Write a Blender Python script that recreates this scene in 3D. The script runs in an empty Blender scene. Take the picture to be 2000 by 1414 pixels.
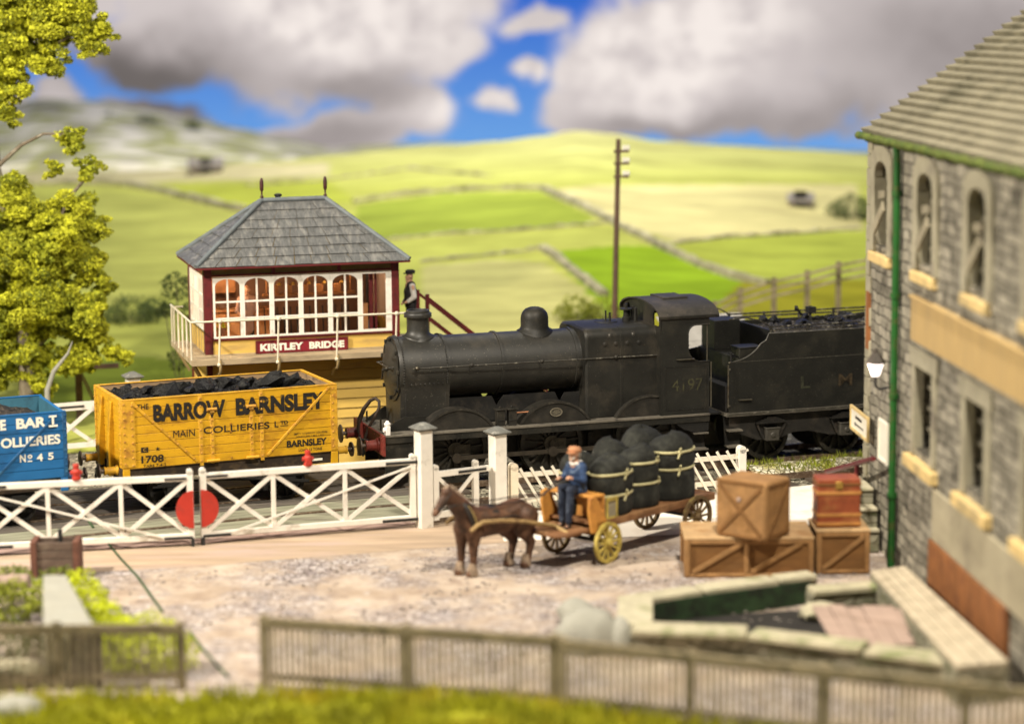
import bpy, math, random
from math import sin, cos, pi, radians, sqrt, atan2
from mathutils import Vector, Matrix, noise as mnoise

scene = bpy.context.scene
COL = scene.collection

# ------------------------------------------------------------------ camera
FPX = 4444.4                       # focal length in pixels of the 2000 px wide photograph (80 mm lens)
PITCH, ROLL, HC = radians(8.67), radians(0.5), 10.95
cam_d = bpy.data.cameras.new('camera'); cam = bpy.data.objects.new('camera', cam_d); COL.objects.link(cam)
cam_d.sensor_width = 36.0; cam_d.lens = 80.0; cam_d.sensor_fit = 'HORIZONTAL'
cam_d.clip_start = 0.5; cam_d.clip_end = 600
cam.matrix_world = (Matrix.Translation((0, 0, HC)) @ Matrix.Rotation(pi/2 - PITCH, 4, 'X') @ Matrix.Rotation(-ROLL, 4, 'Z'))
cam_d.dof.use_dof = True; cam_d.dof.focus_distance = 53.0; cam_d.dof.aperture_fstop = 0.165
scene.camera = cam

# ------------------------------------------------------------------ world, lamps, exposure
world = bpy.data.worlds.new("World"); scene.world = world; world.use_nodes = True
bg = world.node_tree.nodes['Background']
bg.inputs[0].default_value = (1.0, 0.93, 0.82, 1); bg.inputs[1].default_value = 0.18

def area_lamp(name, loc, target, power, size, color):
    d = bpy.data.lights.new(name, 'AREA'); d.shape = 'DISK'; d.size = size; d.energy = power; d.color = color
    o = bpy.data.objects.new(name, d); COL.objects.link(o); o.location = loc
    o.rotation_euler = (Vector(target) - Vector(loc)).to_track_quat('-Z', 'Y').to_euler()
    return o
area_lamp('layout_lamp', (-27, 35, 24), (-3, 50, 1), 21500, 1.6, (1.0, 0.90, 0.75))
area_lamp('layout_lamp', (5, 27, 30), (0, 50, 1), 15000, 2.2, (1.0, 0.91, 0.77))
area_lamp('backscene_fill', (0, 88, 58), (0, 93, 0), 11500, 6.0, (1.0, 0.96, 0.88)).data.spread = radians(80)  # added fill: lifts the hills, which the layout lamps leave dim
scene.view_settings.view_transform = 'Standard'
scene.view_settings.look = 'None'
scene.view_settings.exposure = 0.0
scene.view_settings.gamma = 1.0
scene.view_settings.use_curve_mapping = False
scene.cycles.use_denoising = True
scene.cycles.max_bounces = 6

# ------------------------------------------------------------------ surveying helpers
def proj(P):
    X, Y, Z = P[0], P[1], P[2] - HC
    c, s = cos(PITCH), sin(PITCH)
    d = Y*c - Z*s; up = Y*s + Z*c
    x = FPX*X/d; y = FPX*up/d
    cr, sr = cos(ROLL), sin(ROLL)
    return 1000 + x*cr - y*sr, 707 - (x*sr + y*cr)
def ray(u, v):
    xr = (u-1000)/FPX; yr = (707-v)/FPX
    cr, sr = cos(ROLL), sin(ROLL)
    x = xr*cr + yr*sr; y = -xr*sr + yr*cr
    c, s = cos(PITCH), sin(PITCH)
    return Vector((x, c + y*s, -s + y*c))
def gp(u, v, z=0.0):
    d = ray(u, v); return Vector((0, 0, HC)) + d*((z - HC)/d.z)
def atY(u, v, Y):
    d = ray(u, v); return Vector((0, 0, HC)) + d*(Y/d.y)
class Fr:
    def __init__(s, x, y, deg, z=0):
        a = radians(deg); s.yaw = a; s.o = Vector((x, y, z)); s.t = Vector((cos(a), sin(a), 0)); s.s = Vector((-sin(a), cos(a), 0))
    def w(s, t, l, z): return s.o + s.t*t + s.s*l + Vector((0, 0, z))
    def loc(s, P): d = Vector(P) - s.o; return Vector((d.dot(s.t), d.dot(s.s), d.z))

# ------------------------------------------------------------------ mesh helpers
class MB:
    def __init__(s): s.v = []; s.f = []
    def add(s, vs, fs):
        n = len(s.v); s.v += [tuple(p) for p in vs]; s.f += [tuple(i + n for i in f) for f in fs]; return s
    def box(s, x0, x1, y0, y1, z0, z1):
        return s.add([(x0,y0,z0),(x1,y0,z0),(x1,y1,z0),(x0,y1,z0),(x0,y0,z1),(x1,y0,z1),(x1,y1,z1),(x0,y1,z1)],
                     [(3,2,1,0),(4,5,6,7),(0,1,5,4),(1,2,6,5),(2,3,7,6),(3,0,4,7)])
    def obox(s, c, ax, ay, az):            # oriented box: centre and three half-axis vectors
        c, ax, ay, az = map(Vector, (c, ax, ay, az)); vs = []
        for k in (-1, 1):
            for i, j in ((-1,-1),(1,-1),(1,1),(-1,1)): vs.append(c + ax*i + ay*j + az*k)
        return s.add(vs, [(3,2,1,0),(4,5,6,7),(0,1,5,4),(1,2,6,5),(2,3,7,6),(3,0,4,7)])
    def bar(s, p0, p1, w, h, up=(0,0,1)):  # straight bar between two points; w sideways, h along up
        p0, p1, up = Vector(p0), Vector(p1), Vector(up); d = p1 - p0
        if d.length < 1e-6: return s
        a = d.normalized(); sd = a.cross(up)
        if sd.length < 1e-4: sd = a.cross(Vector((1,0,0)))
        sd.normalize(); u = sd.cross(a).normalized()
        return s.obox((p0+p1)/2, d/2, sd*w/2, u*h/2)
    def ring(s, c, axis, r, n, ph=0):
        axis = Vector(axis).normalized(); ref = Vector((0,0,1)) if abs(axis.z) < .9 else Vector((1,0,0))
        a = axis.cross(ref).normalized(); b = axis.cross(a)
        return [Vector(c) + a*(r*cos(2*pi*i/n+ph)) + b*(r*sin(2*pi*i/n+ph)) for i in range(n)]
    def loft(s, rings, cap0=True, cap1=True, closed=True):
        n = len(rings[0]); vs = [p for r in rings for p in r]; fs = []
        for k in range(len(rings)-1):
            for i in range(n if closed else n-1):
                j = (i+1) % n; fs.append((k*n+i, k*n+j, (k+1)*n+j, (k+1)*n+i))
        if cap0: fs.append(tuple(reversed(range(n))))
        if cap1: fs.append(tuple((len(rings)-1)*n + i for i in range(n)))
        return s.add(vs, fs)
    def cyl(s, p0, p1, r0, r1=None, n=16, caps=True):
        r1 = r0 if r1 is None else r1; ax = Vector(p1) - Vector(p0)
        return s.loft([s.ring(p0, ax, r0, n), s.ring(p1, ax, r1, n)], caps, caps)
    def lathe(s, prof, o, axis=(0,0,1), n=24, caps=True):    # prof: (radius, distance along the axis)
        ax = Vector(axis).normalized(); o = Vector(o)
        return s.loft([s.ring(o + ax*h, ax, max(r, 1e-4), n) for r, h in prof], caps, caps)
    def tube(s, pts, r, n=8):
        pts = [Vector(p) for p in pts]; rs = r if isinstance(r, (list, tuple)) else [r]*len(pts)
        rings = []; a0 = None
        for i, p in enumerate(pts):
            d = (pts[min(i+1, len(pts)-1)] - pts[max(i-1, 0)]).normalized()
            if a0 is None:
                ref = Vector((0,0,1)) if abs(d.z) < .9 else Vector((1,0,0)); a0 = d.cross(ref).normalized()
            a = (a0 - d*a0.dot(d)).normalized(); a0 = a; b = d.cross(a)
            rings.append([p + a*(rs[i]*cos(2*pi*k/n)) + b*(rs[i]*sin(2*pi*k/n)) for k in range(n)])
        return s.loft(rings)
    def sweep(s, pts, prof, up=(0,0,1)):   # profile (side, up) along a path
        pts = [Vector(p) for p in pts]; up = Vector(up); rings = []
        for i, p in enumerate(pts):
            d = (pts[min(i+1, len(pts)-1)] - pts[max(i-1, 0)]).normalized(); sd = d.cross(up).normalized()
            rings.append([p + sd*a + up*b for a, b in prof])
        return s.loft(rings)
    def prism(s, poly, y0, y1):            # polygon in x,z pushed out along y
        n = len(poly); vs = [(x, y0, z) for x, z in poly] + [(x, y1, z) for x, z in poly]
        return s.add(vs, [tuple(range(n)), tuple(reversed(range(n, 2*n)))] + [(i, i+n, (i+1) % n + n, (i+1) % n) for i in range(n)])
    def prismx(s, poly, x0, x1):           # polygon in y,z pushed out along x
        n = len(poly); vs = [(x0, y, z) for y, z in poly] + [(x1, y, z) for y, z in poly]
        return s.add(vs, [tuple(reversed(range(n))), tuple(range(n, 2*n))] + [(i, (i+1) % n, (i+1) % n + n, i+n) for i in range(n)])
    def prismz(s, poly, z0, z1):
        n = len(poly); vs = [(x, y, z0) for x, y in poly] + [(x, y, z1) for x, y in poly]
        return s.add(vs, [tuple(reversed(range(n))), tuple(range(n, 2*n))] + [(i, (i+1) % n, (i+1) % n + n, i+n) for i in range(n)])
    def frame(s, outer, inner, y0, y1):    # plate with a hole: two outlines of as many points, in x,z
        n = len(outer); vs = []
        for y in (y0, y1):
            vs += [(x, y, z) for x, z in outer] + [(x, y, z) for x, z in inner]
        fs = []
        for i in range(n):
            j = (i+1) % n
            fs += [(i, j, n+j, n+i), (2*n+j, 2*n+i, 3*n+i, 3*n+j), (j, i, 2*n+i, 2*n+j), (n+i, n+j, 3*n+j, 3*n+i)]
        return s.add(vs, fs)
    def ico(s, c, r, jit=0.0, rng=None, sub=1, sc=(1,1,1)):
        vs, fs = ICO[sub]; c = Vector(c); out = []
        for p in vs:
            k = 1 + (rng.uniform(-jit, jit) if rng else 0)
            out.append(c + Vector((p.x*sc[0], p.y*sc[1], p.z*sc[2]))*r*k)
        return s.add(out, fs)
    def xf(s, M): s.v = [tuple(M @ Vector(p)) for p in s.v]; return s
    def build(s, name, mat, parent=None, smooth=None, bevel=0, seg=2, **props):
        me = bpy.data.meshes.new(name); me.from_pydata(s.v, [], s.f); me.update()
        o = bpy.data.objects.new(name, me); COL.objects.link(o)
        me.materials.append(mat)
        if smooth is not None:
            me.shade_smooth()
            if smooth < 179: me.set_sharp_from_angle(angle=radians(smooth))
        if bevel:
            b = o.modifiers.new('edge', 'BEVEL'); b.width = bevel; b.segments = seg; b.limit_method = 'ANGLE'; b.angle_limit = radians(40)
            if smooth is None: me.shade_smooth(); me.set_sharp_from_angle(angle=radians(40)); b.harden_normals = False
        if parent: o.parent = parent
        for k, v in props.items(): o[k] = v
        return o

def _ico():
    t = (1+sqrt(5))/2
    vs = [Vector(p).normalized() for p in [(-1,t,0),(1,t,0),(-1,-t,0),(1,-t,0),(0,-1,t),(0,1,t),(0,-1,-t),(0,1,-t),(t,0,-1),(t,0,1),(-t,0,-1),(-t,0,1)]]
    fs = [(0,11,5),(0,5,1),(0,1,7),(0,7,10),(0,10,11),(1,5,9),(5,11,4),(11,10,2),(10,7,6),(7,1,8),(3,9,4),(3,4,2),(3,2,6),(3,6,8),(3,8,9),(4,9,5),(2,4,11),(6,2,10),(8,6,7),(9,8,1)]
    out = [(vs, fs)]
    for _ in range(3):
        vs2 = list(out[-1][0]); fs2 = []; cache = {}
        def mid(a, b):
            k = (min(a,b), max(a,b))
            if k not in cache: vs2.append(((vs2[a]+vs2[b])/2).normalized()); cache[k] = len(vs2)-1
            return cache[k]
        for a, b, c in out[-1][1]:
            x, y, z = mid(a,b), mid(b,c), mid(c,a); fs2 += [(a,x,z),(b,y,x),(c,z,y),(x,y,z)]
        out.append((vs2, fs2))
    return out
ICO = _ico()

def thing(name, label, cat, loc=(0,0,0), yaw=0.0, group=None):
    o = bpy.data.objects.new(name, None); COL.objects.link(o); o.location = loc; o.rotation_euler = (0, 0, yaw)
    o.empty_display_size = 0.2
    return tag(o, label, cat, group)
def tag(o, label, cat, group=None):
    o['label'] = label; o['category'] = cat
    if group: o['group'] = group
    return o
def structure(o): o['kind'] = 'structure'; return o
def children(o): return [c for c in bpy.data.objects if c.parent == o]
def copy_tree(o, parent=None):
    c = o.copy(); COL.objects.link(c)
    if parent: c.parent = parent
    for ch in children(o): copy_tree(ch, c)
    return c

def lettering(body, mat, parent, o, xdir, updir, width, height, bold=0.0, depth=0.004, name='lettering', shear=0):
    """Raised letters filling a width x height box whose lower left corner is o."""
    cu = bpy.data.curves.new(name, 'FONT'); cu.body = body; cu.size = 1; cu.offset = bold; cu.resolution_u = 6
    tmp = bpy.data.objects.new(name, cu); COL.objects.link(tmp)
    dg = bpy.context.evaluated_depsgraph_get()
    me = bpy.data.meshes.new_from_object(tmp.evaluated_get(dg))
    bpy.data.objects.remove(tmp); bpy.data.curves.remove(cu)
    xs = [v.co.x for v in me.vertices]; ys = [v.co.y for v in me.vertices]
    x0, x1, y0, y1 = min(xs), max(xs), min(ys), max(ys)
    X, U = Vector(xdir).normalized(), Vector(updir).normalized(); N = X.cross(U); o = Vector(o)
    mb = MB(); vs = []
    for v in me.vertices:
        vs.append(o + X*((v.co.x-x0)/(x1-x0)*width) + U*((v.co.y-y0)/(y1-y0)*height) + N*depth)
    mb.add(vs, [tuple(p.vertices) for p in me.polygons])
    bpy.data.meshes.remove(me)
    return mb.build(name, mat, parent)

# ------------------------------------------------------------------ procedural materials
def lin(h):
    r = [int(h[i:i+2], 16)/255 for i in (0, 2, 4)]
    return tuple(c/12.92 if c <= .04045 else ((c+.055)/1.055)**2.4 for c in r)
def pm(name, col, rough=0.7, var=0.18, scale=3.0, second=None, amount=0.5, scale2=1.2, bump=0.0, bscale=20.0, metal=0.0, spec=0.4,
       stretch=(1,1,1), speck=None, speck_amt=0.0, island=0.0):
    """Principled surface whose colour wanders with noise; 'second' is dirt or wear laid on in patches; 'speck' small marks."""
    m = bpy.data.materials.new(name); m.use_nodes = True; nt = m.node_tree; N = nt.nodes; Lk = nt.links
    p = N['Principled BSDF']; p.inputs['Roughness'].default_value = rough; p.inputs['Metallic'].default_value = metal
    p.inputs['Specular IOR Level'].default_value = spec
    tc = N.new('ShaderNodeTexCoord'); mp = N.new('ShaderNodeMapping'); mp.inputs['Scale'].default_value = stretch
    Lk.new(tc.outputs['Object'], mp.inputs['Vector']); vec = mp.outputs['Vector']
    def nz(sc, det=4, ro=.6):
        n = N.new('ShaderNodeTexNoise'); n.inputs['Scale'].default_value = sc; n.inputs['Detail'].default_value = det; n.inputs['Roughness'].default_value = ro
        Lk.new(vec, n.inputs['Vector']); return n.outputs['Fac']
    def mix(a, b, fac):
        x = N.new('ShaderNodeMix'); x.data_type = 'RGBA'
        for sock, val in ((6, a), (7, b)):
            if isinstance(val, tuple): x.inputs[sock].default_value = (*val[:3], 1)
            else: Lk.new(val, x.inputs[sock])
        if isinstance(fac, float): x.inputs[0].default_value = fac
        else: Lk.new(fac, x.inputs[0])
        return x.outputs[2]
    def ramp(f, a, b):
        r = N.new('ShaderNodeMapRange'); r.inputs['From Min'].default_value = a; r.inputs['From Max'].default_value = b; r.clamp = True
        Lk.new(f, r.inputs['Value']); return r.outputs['Result']
    lo = tuple(c*(1-var) for c in col); hi = tuple(min(1, c*(1+var)) for c in col)
    c = mix(lo, hi, ramp(nz(scale), .3, .7))
    if island:
        g = N.new('ShaderNodeNewGeometry'); c = mix(c, tuple(x*.45 for x in col), ramp(g.outputs['Random Per Island'], 1-island, 1.0))
    if second: c = mix(c, tuple(second), ramp(nz(scale2, 5, .65), .62-.25*amount, .72-.12*amount))
    if speck: c = mix(c, tuple(speck), ramp(nz(38, 1, .5), .73-.1*speck_amt, .77-.1*speck_amt))
    Lk.new(c, p.inputs['Base Color'])
    if bump:
        b = N.new('ShaderNodeBump'); b.inputs['Strength'].default_value = min(1, bump); b.inputs['Distance'].default_value = .05
        Lk.new(nz(bscale, 4), b.inputs['Height']); Lk.new(b.outputs['Normal'], p.inputs['Normal'])
    return m
def stone(name, cols, mortar, scale=2.2, squash=(1,1,1.6), bump=.8, dark=(.05,.045,.04), rough=.9):
    """Irregular stones: voronoi cells of several colours with joints."""
    m = bpy.data.materials.new(name); m.use_nodes = True; nt = m.node_tree; N = nt.nodes; Lk = nt.links
    p = N['Principled BSDF']; p.inputs['Roughness'].default_value = rough; p.inputs['Specular IOR Level'].default_value = .2
    tc = N.new('ShaderNodeTexCoord'); mp = N.new('ShaderNodeMapping'); mp.inputs['Scale'].default_value = squash
    Lk.new(tc.outputs['Object'], mp.inputs['Vector'])
    v1 = N.new('ShaderNodeTexVoronoi'); v1.feature = 'F1'; v1.inputs['Scale'].default_value = scale
    v2 = N.new('ShaderNodeTexVoronoi'); v2.feature = 'DISTANCE_TO_EDGE'; v2.inputs['Scale'].default_value = scale
    no = N.new('ShaderNodeTexNoise'); no.inputs['Scale'].default_value = 2.0; no.inputs['Detail'].default_value = 6
    for x in (v1, v2, no): Lk.new(mp.outputs['Vector'], x.inputs['Vector'])
    sp = N.new('ShaderNodeSeparateColor'); Lk.new(v1.outputs['Color'], sp.inputs['Color'])
    cr = N.new('ShaderNodeValToRGB'); cr.color_ramp.interpolation = 'CONSTANT'
    while len(cr.color_ramp.elements) < len(cols): cr.color_ramp.elements.new(.5)
    for i, c in enumerate(cols): cr.color_ramp.elements[i].position = i/len(cols); cr.color_ramp.elements[i].color = (*c, 1)
    Lk.new(sp.outputs[0], cr.inputs['Fac'])
    def mix(a, b, f):
        x = N.new('ShaderNodeMix'); x.data_type = 'RGBA'
        for s_, val in ((6, a), (7, b)):
            if isinstance(val, tuple): x.inputs[s_].default_value = (*val, 1)
            else: Lk.new(val, x.inputs[s_])
        Lk.new(f, x.inputs[0]); return x.outputs[2]
    r1 = N.new('ShaderNodeMapRange'); r1.inputs['From Min'].default_value = .02; r1.inputs['From Max'].default_value = .09; Lk.new(v2.outputs['Distance'], r1.inputs['Value'])
    r2 = N.new('ShaderNodeMapRange'); r2.inputs['From Min'].default_value = .52; r2.inputs['From Max'].default_value = .72; Lk.new(no.outputs['Fac'], r2.inputs['Value'])
    c = mix(cr.outputs['Color'], dark, r2.outputs['Result']); c = mix(mortar, c, r1.outputs['Result'])
    Lk.new(c, p.inputs['Base Color'])
    b = N.new('ShaderNodeBump'); b.inputs['Strength'].default_value = bump; b.inputs['Distance'].default_value = .04
    Lk.new(r1.outputs['Result'], b.inputs['Height']); Lk.new(b.outputs['Normal'], p.inputs['Normal'])
    return m
def rubble(name, c1, c2, mortar, dark):
    """Coursed rubble on an upright wall: uneven rows of stones, joints, soot and pale smears."""
    m = bpy.data.materials.new(name); m.use_nodes = True; nt = m.node_tree; N = nt.nodes; Lk = nt.links
    p = N['Principled BSDF']; p.inputs['Roughness'].default_value = .92; p.inputs['Specular IOR Level'].default_value = .15
    tc = N.new('ShaderNodeTexCoord'); sx = N.new('ShaderNodeSeparateXYZ'); cx = N.new('ShaderNodeCombineXYZ'); Lk.new(tc.outputs['Object'], sx.inputs[0])
    ad = N.new('ShaderNodeMath'); ad.operation = 'ADD'; Lk.new(sx.outputs[0], ad.inputs[0]); Lk.new(sx.outputs[1], ad.inputs[1])
    Lk.new(ad.outputs[0], cx.inputs[0]); Lk.new(sx.outputs[2], cx.inputs[1])
    def nz(sc, det=5, ro=.6, st=None):
        n = N.new('ShaderNodeTexNoise'); n.inputs['Scale'].default_value = sc; n.inputs['Detail'].default_value = det; n.inputs['Roughness'].default_value = ro
        if st:
            mp = N.new('ShaderNodeMapping'); mp.inputs['Scale'].default_value = st; Lk.new(cx.outputs[0], mp.inputs['Vector']); Lk.new(mp.outputs['Vector'], n.inputs['Vector'])
        else: Lk.new(cx.outputs[0], n.inputs['Vector'])
        return n
    w = nz(1.6, 3); v1 = N.new('ShaderNodeVectorMath'); v1.operation = 'SCALE'; v1.inputs['Scale'].default_value = .22; Lk.new(w.outputs['Color'], v1.inputs[0])
    v2 = N.new('ShaderNodeVectorMath'); v2.operation = 'ADD'; Lk.new(cx.outputs[0], v2.inputs[0]); Lk.new(v1.outputs[0], v2.inputs[1])
    b = N.new('ShaderNodeTexBrick'); b.offset = .43; b.squash = .7; b.squash_frequency = 3; b.inputs['Scale'].default_value = 1; b.inputs['Mortar Size'].default_value = .018; b.inputs['Mortar Smooth'].default_value = .4
    b.inputs['Brick Width'].default_value = .52; b.inputs['Row Height'].default_value = .215; b.inputs['Bias'].default_value = -.1
    for k, c in (('Color1', c1), ('Color2', c2), ('Mortar', mortar)): b.inputs[k].default_value = (*c, 1)
    Lk.new(v2.outputs[0], b.inputs['Vector'])
    def mix(a, c, f):
        x = N.new('ShaderNodeMix'); x.data_type = 'RGBA'
        for s_, val in ((6, a), (7, c)):
            if isinstance(val, tuple): x.inputs[s_].default_value = (*val, 1)
            else: Lk.new(val, x.inputs[s_])
        Lk.new(f, x.inputs[0]); return x.outputs[2]
    def rm(f, a, c, t=1.0):
        r = N.new('ShaderNodeMapRange'); r.inputs['From Min'].default_value = a; r.inputs['From Max'].default_value = c; r.inputs['To Max'].default_value = t; Lk.new(f, r.inputs['Value']); return r.outputs['Result']
    c = mix(b.outputs['Color'], dark, rm(nz(2.3, 6, .7).outputs['Fac'], .50, .68, .85)); c = mix(c, (.50,.48,.42), rm(nz(1.4, 6, .7, (1.6,.7,1)).outputs['Fac'], .60, .72, .7))
    Lk.new(c, p.inputs['Base Color'])
    bu = N.new('ShaderNodeBump'); bu.inputs['Strength'].default_value = .9; bu.inputs['Distance'].default_value = .03; bu.invert = True
    Lk.new(b.outputs['Fac'], bu.inputs['Height']); Lk.new(bu.outputs['Normal'], p.inputs['Normal'])
    return m
def emit(name, col, strength):
    m = bpy.data.materials.new(name); m.use_nodes = True; p = m.node_tree.nodes['Principled BSDF']
    p.inputs['Base Color'].default_value = (*col, 1); p.inputs['Emission Color'].default_value = (*col, 1); p.inputs['Emission Strength'].default_value = strength
    return m
def glass(name):
    m = bpy.data.materials.new(name); m.use_nodes = True; p = m.node_tree.nodes['Principled BSDF']
    p.inputs['Base Color'].default_value = (1, 1, 1, 1); p.inputs['Roughness'].default_value = .03; p.inputs['Transmission Weight'].default_value = 1; p.inputs['IOR'].default_value = 1.02
    return m

M = {}
M['loco']   = pm('loco_black', (.0135,.0130,.0105), .52, .32, 2.5, (.036,.031,.023), .48, 1.2, .05, 40, 0, .30, speck=(.10,.09,.07), speck_amt=.0)
M['boiler'] = pm('boiler_black', (.0175,.0168,.0138), .48, .3, 2.0, (.042,.037,.028), .5, .9, .06, 50, 0, .55, speck=(.17,.155,.115), speck_amt=.12)
M['tank']   = pm('tender_black', (.0115,.0113,.0088), .52, .3, 2.5, (.024,.022,.016), .4, 1.2, .03, 60, 0, .38, speck=(.10,.09,.07), speck_amt=.05)
M['under']  = pm('underframe_black', (.0085,.0078,.0065), .75, .3, 4, (.030,.024,.017), .35, 2, .1, 30)
M['steel']  = pm('bright_steel', (.16,.145,.11), .35, .2, 8, (.10,.07,.05), .4, 6, metal=.8)
M['railing']= pm('handrail_steel', (.05,.046,.038), .45, .3, 10, (.30,.28,.22), .3, 9, metal=.4)
M['treads'] = pm('footplate_top', (.13,.115,.09), .75, .35, 6, (.035,.03,.025), .4, 3, .1, 60)
M['beamred']= pm('buffer_beam_red', (.17,.026,.017), .6, .3, 4, (.045,.018,.012), .6, 2.2, .1, 30)
M['hose']   = pm('hose_brown', (.035,.022,.014), .7, .25, 8)
M['gilt']   = pm('faded_gilt', (.050,.048,.022), .6, .3, 14, (.012,.011,.009), .55, 9)
M['gilt2']  = pm('worn_gilt', (.034,.035,.021), .6, .4, 14, (.01,.009,.007), .5, 8)
M['crim']   = pm('faded_crimson', (.046,.032,.016), .6, .3, 14, (.01,.009,.007), .5, 8)
M['fencew'] = pm('warm_white_fence', (.80,.74,.62), .6, .06, 4, (.55,.46,.34), .2, 2)
M['white']  = pm('white_paint', (.78,.74,.66), .6, .06, 5, (.45,.40,.32), .2, 1.6, .04, 30)
M['cream']  = pm('cream_paint', (.80,.70,.54), .6, .08, 5, (.5,.4,.28), .15, 2, .04, 30)
M['capgrey']= pm('grey_cap', (.14,.14,.125), .7, .2, 8, (.32,.31,.27), .35, 7, .1, 30)
M['red']    = pm('signal_red', (.44,.032,.018), .55, .12, 4, (.30,.04,.03), .25, 3)
M['black']  = pm('iron_black', (.02,.02,.02), .55, .3, 8)
M['yellow'] = pm('wagon_yellow', (.60,.325,.008), .52, .12, 2.2, (.40,.19,.010), .45, 1.5, .05, 40, speck=(.25,.11,.02), speck_amt=.08, stretch=(.7,1,1.6))
M['yiron']  = pm('wagon_yellow_iron', (.60,.33,.022), .55, .16, 6, (.40,.185,.025), .48, 4, .1, 40)
M['rust']   = pm('rusty_bolt', (.46,.22,.03), .7, .3, 12, (.66,.40,.08), .5, 20)
M['inside'] = pm('bare_wood_inside', (.30,.20,.11), .8, .25, 3, (.12,.08,.05), .4, 2, .2, 15, stretch=(.3,1,3))
M['letter'] = pm('black_lettering', (.012,.010,.008), .6, .2, 6, (.20,.12,.02), .05, 14)
M['blue']   = pm('wagon_blue', (.012,.125,.33), .5, .10, 2.2, (.010,.075,.20), .4, 1.5, .04, 40, stretch=(.7,1,1.6))
M['blueiron']=pm('wagon_blue_iron', (.010,.075,.19), .5, .2, 6, (.03,.11,.2), .4, 5)
M['blueins']= pm('blue_grey_inside', (.035,.13,.19), .7, .2, 3, (.02,.05,.07), .4, 1.5)
M['wletter']= pm('white_lettering', (.80,.78,.66), .6, .06, 6, (.45,.5,.5), .12, 10)
M['coal']   = pm('coal', (.006,.006,.0062), .42, .5, 7, (.020,.019,.017), .5, 6, .9, 22, 0, .32)
M['slack']  = pm('coal_slack', (.025,.022,.018), .6, .5, 9, (.09,.07,.05), .4, 6, .6, 40, speck=(.55,.5,.42), speck_amt=.08)
M['slate']  = pm('slate_grey', (.105,.107,.105), .6, .34, 5, (.21,.205,.19), .46, 2.4, .15, 25, stretch=(3,1,1), speck=(.4,.42,.42), speck_amt=.05)
M['lead']   = pm('lead_flashing', (.13,.15,.16), .55, .2, 5, (.12,.13,.13), .4, 3)
M['maroon'] = pm('maroon_paint', (.115,.012,.014), .5, .2, 5, (.06,.01,.01), .4, 3)
M['boxcream']=pm('box_cream', (.62,.46,.14), .7, .12, 4, (.42,.30,.10), .35, 2, .05, 30)
M['boxdado']= pm('box_yellow', (.66,.44,.10), .7, .10, 3, (.45,.30,.09), .35, 1.5, .08, 20, stretch=(.4,1,2))
M['boxdark']= pm('box_frieze', (.16,.11,.035), .7, .2, 4)
M['balcony']= pm('balcony_timber', (.40,.31,.19), .8, .2, 3, (.22,.17,.11), .4, 2, .15, 20, stretch=(.3,1,1))
M['boxwall']= pm('box_inner_wall', (.16,.085,.05), .8, .15, 2)
M['wood']   = pm('orange_wood', (.34,.15,.05), .6, .25, 4, (.25,.10,.03), .4, 3, .1, 20)
M['brass']  = pm('brass', (.6,.42,.12), .3, .15, 8, metal=.9)
M['skin']   = pm('skin', (.50,.28,.18), .6, .1, 12)
M['navy']   = pm('navy_cloth', (.018,.040,.10), .85, .3, 8, (.12,.17,.26), .35, 6, .2, 40)
M['denim']  = pm('dark_blue_cloth', (.012,.018,.036), .85, .3, 8, (.07,.09,.13), .4, 6, .2, 40)
M['cap']    = pm('tan_cap', (.46,.22,.11), .85, .2, 10)
M['grey']   = pm('grey_hair', (.42,.38,.32), .9, .2, 14)
M['bcloth'] = pm('black_cloth', (.015,.014,.014), .85, .3, 8)
M['shirt']  = pm('white_cloth', (.60,.57,.52), .85, .1, 8)
M['horse']  = pm('horse_bay', (.070,.031,.015), .6, .5, 4, (.17,.085,.045), .42, 3, .15, 30, speck=(.30,.18,.10), speck_amt=.05)
M['mane']   = pm('horse_mane', (.30,.22,.155), .8, .3, 10, (.08,.05,.03), .4, 6)
M['feather']= pm('horse_feather', (.26,.19,.13), .8, .3, 10, (.08,.05,.03), .4, 6)
M['leather']= pm('black_leather', (.022,.017,.014), .5, .3, 10)
M['collar'] = pm('horse_collar', (.42,.30,.10), .7, .2, 10, (.1,.07,.04), .4, 6)
M['cart']   = pm('cart_brown', (.17,.078,.032), .65, .3, 4, (.33,.18,.08), .4, 3, .15, 25, stretch=(.4,1,1))
M['cartor'] = pm('cart_orange', (.52,.24,.05), .6, .2, 4, (.33,.13,.03), .4, 3, .1, 25)
M['cartyel']= pm('cart_wheel_yellow', (.46,.36,.08), .65, .25, 8, (.20,.15,.04), .4, 6)
M['cartdark']=pm('cart_wheel_brown', (.12,.075,.03), .7, .3, 8, (.25,.19,.06), .3, 6)
M['sack']   = pm('black_sack', (.0125,.013,.0105), .9, .45, 5, (.034,.035,.028), .5, 3, .25, 50)
M['twine']  = pm('sack_rope', (.48,.44,.24), .85, .2, 12)
M['crate']  = pm('crate_wood', (.17,.080,.022), .8, .25, 3, (.17,.075,.02), .42, 1.8, .2, 18, stretch=(.5,.5,2))  # brown darkened to put the shade of the front faces into the colour
M['cratet'] = pm('crate_lit_top', (.42,.275,.135), .8, .2, 3, (.30,.16,.06), .4, 2, .2, 18)  # lids paler than the sides: light from above put into the colour
M['trunk']  = pm('red_trunk', (.25,.06,.022), .55, .25, 3, (.28,.13,.04), .5, 1.6, .1, 20)
M['trunkb'] = pm('trunk_band', (.42,.19,.05), .6, .2, 4)
M['millst'] = rubble('mill_stone', (.34,.315,.25), (.15,.14,.11), (.085,.077,.06), (.028,.025,.02))
M['dress']  = pm('dressed_stone', (.32,.295,.21), .85, .2, 2, (.16,.14,.11), .40, 1.0, .2, 20, stretch=(1,1,1))
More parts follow.
